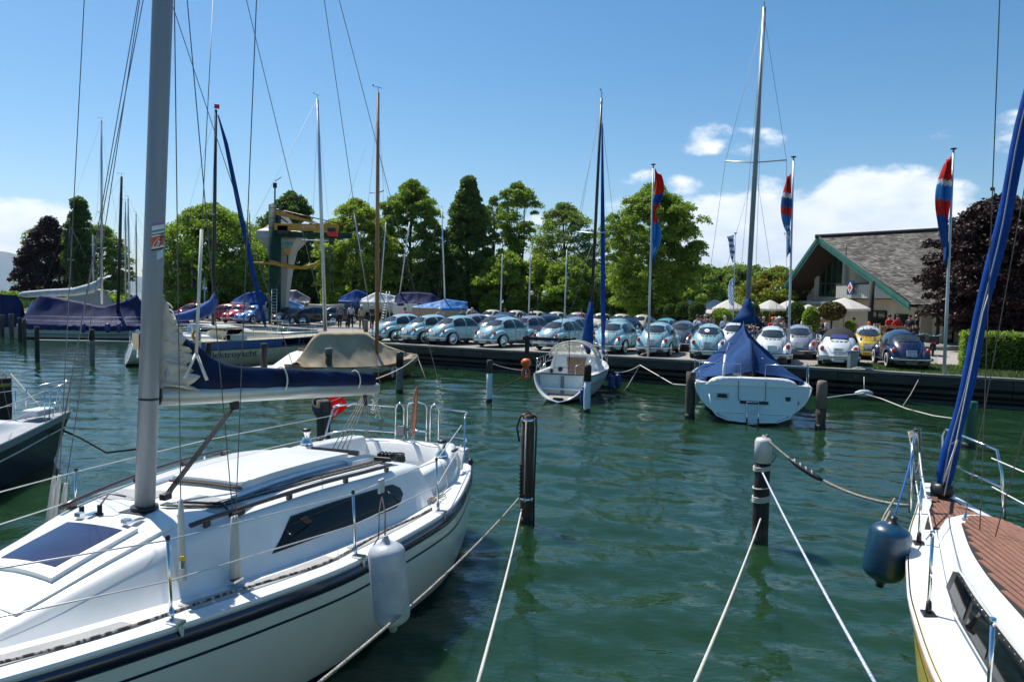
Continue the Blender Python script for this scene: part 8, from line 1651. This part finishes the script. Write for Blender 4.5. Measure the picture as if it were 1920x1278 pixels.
for px0, px1, D, mx, mt_y, mt, lb in ((225, 262, 78, (236, 235), 378, alul, 'yacht behind the black mast, with a slim pale mast'), (232, 300, 72, (243, 240), 372, alul, 'yacht left of the big mast with a pale mast and blue cover'), (245, 330, 84, (256, 255), 400, alul, 'farthest yacht left of the big mast with a pale mast'), (190, 222, 82, (176, 174), 440, alul, 'distant yacht with a short pale mast left of the tall white one')):
    farboat(lb, px0, px1, D, 0, canvas, ((mx[0], 575), (mx[1], mt_y)), [(.1, 1.6, .8, 0), (.5, 2.6, .9, .2), (.9, 1.5, .5, 0)], hullmat=gh, mastm=mt, rmast=.09)
# mooring beam between the far piles
Db = at(120, 676, 0).y; m_ = MB(); m_.tube([aty(72, 638, Db), aty(265, 641, Db)], .06, 6); o = m_.build('mooring_beam', pm('pale_beam', (.34, .35, .33), .7)); tag(o, 'pale horizontal mooring beam between the dark and the grey pile', 'beam')
# ------------------------------------------------------------------ boats laid up ashore
def trailer(root, L_, h):
    for f in (.25, .72):
        for sd in (1, -1): m_ = MB(); m_.tube([(f*L_, sd*.5, 0), (f*L_, sd*.25, h)], .05, 5); m_.build('cradle_leg', alud, root)
    m_ = MB(); m_.box((L_*.5, 0, .45), (L_*.8, .12, .12)); m_.build('keel_beam', alud, root)
def ashore(label, px0, px1, D, pyb, cover, secs, mast=None, hullmat=None, h0=.75, mastm=None, flip=False):
    zb = aty((px0+px1)/2, pyb, D).z; r = farboat(label, px0, px1, D, 0, cover, mast, secs, name='laid_up_boat', hullmat=hullmat, h0=h0, gz=zb, mastm=mastm, rmast=.06, cat='boat', flip=flip)
    L_ = abs(posx(px1, D)-posx(px0, D)); hgt = zb-QZ
    for f in (.25, .72):
        for sd in (1, -1): m_ = MB(); m_.tube([(f*L_, sd*.55, -hgt), (f*L_, sd*.3, -.1)], .05, 5); m_.build('cradle_leg', alud, r)
    m_ = MB(); m_.box((L_*.5, 0, -hgt+.35), (L_*.8, .12, .12)); m_.build('trailer_beam', alud, r)
    return r
ashore('laid-up boat with a peaked blue tarp behind the strolling people', 636, 700, 76, 578, canvasb, [(.02, 1.1, .5, 0), (.45, 1.9, .9, 0), (.55, 1.9, .9, 0), (.98, 1.2, .6, 0)], ((690, 560), (664, 400)), hullmat=bl_)
ashore('laid-up boat with a white and blue tarp left of the violet one', 676, 746, 73, 580, pm('white_tarp', (.55, .57, .58), .6, var=.2, bump=.4, bscale=5), [(.02, 1.0, .5, 0), (.4, 1.7, .9, 0), (.98, 1.3, .6, 0)], ((712, 562), (724, 416)), hullmat=gh)
ashore('laid-up white boat with a long violet blue tarp above the first light blue cars', 738, 828, 69, 584, tarpv, [(.02, 1.3, .4, 0), (.12, 1.75, .9, 0), (.5, 1.8, .95, .1), (.78, 1.7, .9, 0), (.98, 1.0, .3, 0)], ((748, 560), (768, 416)), hullmat=gh)
ashore('low laid-up boat with a light blue tarp and cross-spreader mast', 774, 876, 60, 594, tarpl, [(.02, .85, .6, 0), (.35, 1.15, .95, 0), (.6, 1.45, .9, 0), (.98, 1.25, .4, 0)], ((835, 590), (828, 392)), hullmat=pm('tan_hull', (.30, .26, .17), .5), mastm=alul)
ashore('laid-up boat with a blue tarp left of the crane column', 436, 500, 72, 582, canvasb, [(.02, 1.0, .6, 0), (.4, 1.7, .9, 0), (.8, 2.0, .9, 0), (.98, 1.4, .6, 0)], ((471, 566), (468, 400)), hullmat=gh, mastm=alud)
ashore('wooden boat under a grey tarp roof behind the crane foot', 512, 582, 76, 580, pm('grey_tarp', (.14, .14, .17), .6, var=.3), [(.02, 1.2, .8, 0), (.15, 1.9, .95, 0), (.6, 2.0, .95, 0), (.98, 1.2, .7, 0)], hullmat=pm('brown_hull', (.22, .06, .03), .5))
ashore('laid-up dinghy under a light blue tarp right of the crane ladder', 526, 570, 68, 588, tarpl, [(.02, .8, .8, 0), (.3, 1.3, .9, 0), (.98, .8, .6, 0)], hullmat=gh, h0=.5)
ashore('white catamaran dinghy left of the walking people', 580, 645, 70, 582, None, None, hullmat=pm('cream_dinghy', (.42, .40, .32), .5), h0=.55)
# ------------------------------------------------------------------ last things on the quay
rl = thing('timber_rail', 'low black timber rail on the quay in front of the fifth light blue car', 'rail', at(988, 661, QZ), 0); q0 = rl.location.copy(); e_ = aty(1076, 639, 33.2)-q0; m_ = MB(); m_.box((0, 0, .38), (.2, .16, .80)); m_.build('rail_post', darkw, rl, bevel=.01); s_ = aty(988, 634, q0.y)-q0
m_ = MB(); d = e_-s_; ang = math.atan2(d.y, d.x); m_.box(s_+d*.5+Vector((-.05, 0, .02)), (d.xy.length+.25, .16, .15), rz=ang); m_.build('rail_beam', darkw, rl, bevel=.01); m_ = MB(); m_.box(Vector((d.x, d.y, .38)), (.16, .16, .76)); m_.build('rail_post', darkw, rl, bevel=.01)
bo = at(1601, 692, QZ); br_ = thing('bollard', 'square grey metal bollard on the quay below the white convertible', 'bollard', bo+Vector((0, .15, 0)), .1); m_ = MB(); m_.box((0, 0, .33), (.28, .28, .66)); m_.build('post', pm('bollard_grey', (.20, .24, .26), .5, metal=.3), br_, bevel=.02); m_ = MB(); m_.box((0, 0, .68), (.36, .36, .06)); m_.build('cap', pm('bollard_grey', (.20, .24, .26), .5, metal=.3), br_, bevel=.015)
pc = aty(1335, 691, at(1335, 683, QZ).y-.2); m_ = MB(); m_.tube([pc-Vector((qd.x, qd.y, 0))*.35, pc-Vector((qd.x, qd.y, 0))*.3, pc+Vector((qd.x, qd.y, 0))*.3, pc+Vector((qd.x, qd.y, 0))*.35], [.06, .12, .12, .06], 12); o = m_.build('quay_fender', fmat); tag(o, 'horizontal white fender lashed to the quay beam left of the blue covered boat', 'fender')
m_ = MB(); m_.lathe([(.16, 0), (.15, .75), (.17, .76), (.17, .82), (.001, .84)], (0, 0, 0), 12); o = m_.build('litter_bin', pm('bin_grey', (.12, .13, .13), .6)); o.location = (posx(686, 50), 50, QZ); tag(o, 'small grey litter bin on the gravel left of the wooden mast', 'litter bin')
m_ = MB(); rn = random.Random(2); pp0 = at(1626, 697, QZ)+Vector((0, .4, .03))
m_.tube([pp0+Vector((rn.uniform(-.45, .45), rn.uniform(-.12, .12), rn.uniform(0, .10))) for _ in range(18)], .02, 5); o = m_.build('heaped_rope', ropew); tag(o, 'heap of pale rope on the quay edge right of the grey bollard', 'rope')
for k_, (px, D) in enumerate(((724, 66), (735, 66))):
    pass
sl_ = thing('step_ladder', 'tall aluminium stepladder against the laid-up boats', 'ladder', (posx(727, 66), 66, QZ), .1); h_ = aty(727, 546, 66).z-QZ
for sx in (-1, 1):
    m_ = MB(); m_.tube([(-.45+sx*.2, 0, 0), (sx*.13, 0, h_)], .03, 4); m_.tube([(.45+sx*.2, .3, 0), (sx*.13, .05, h_)], .03, 4); m_.build('stile', alul, sl_)
for k in range(11): t = (k+1)/12; m_ = MB(); m_.tube([(-.45*(1-t)-.2+.06*t, 0, h_*t), (-.45*(1-t)+.2-.06*t, 0, h_*t)], .02, 4); m_.build('rung', alul, sl_)
for px, D, py0, py1, lb in ((360, 80, 575, 425, 'pale banner pole in front of the maple, left of the dark mast'), (384, 78, 575, 520, 'short white banner left of the dark mast')):
    m_ = MB(); m_.tube([(0, 0, 0), (0, 0, aty(px, py1, D).z-QZ)], .09, 6); o = m_.build('banner_pole', pole_m); o.location = (posx(px, D), D, QZ); tag(o, lb, 'pole')
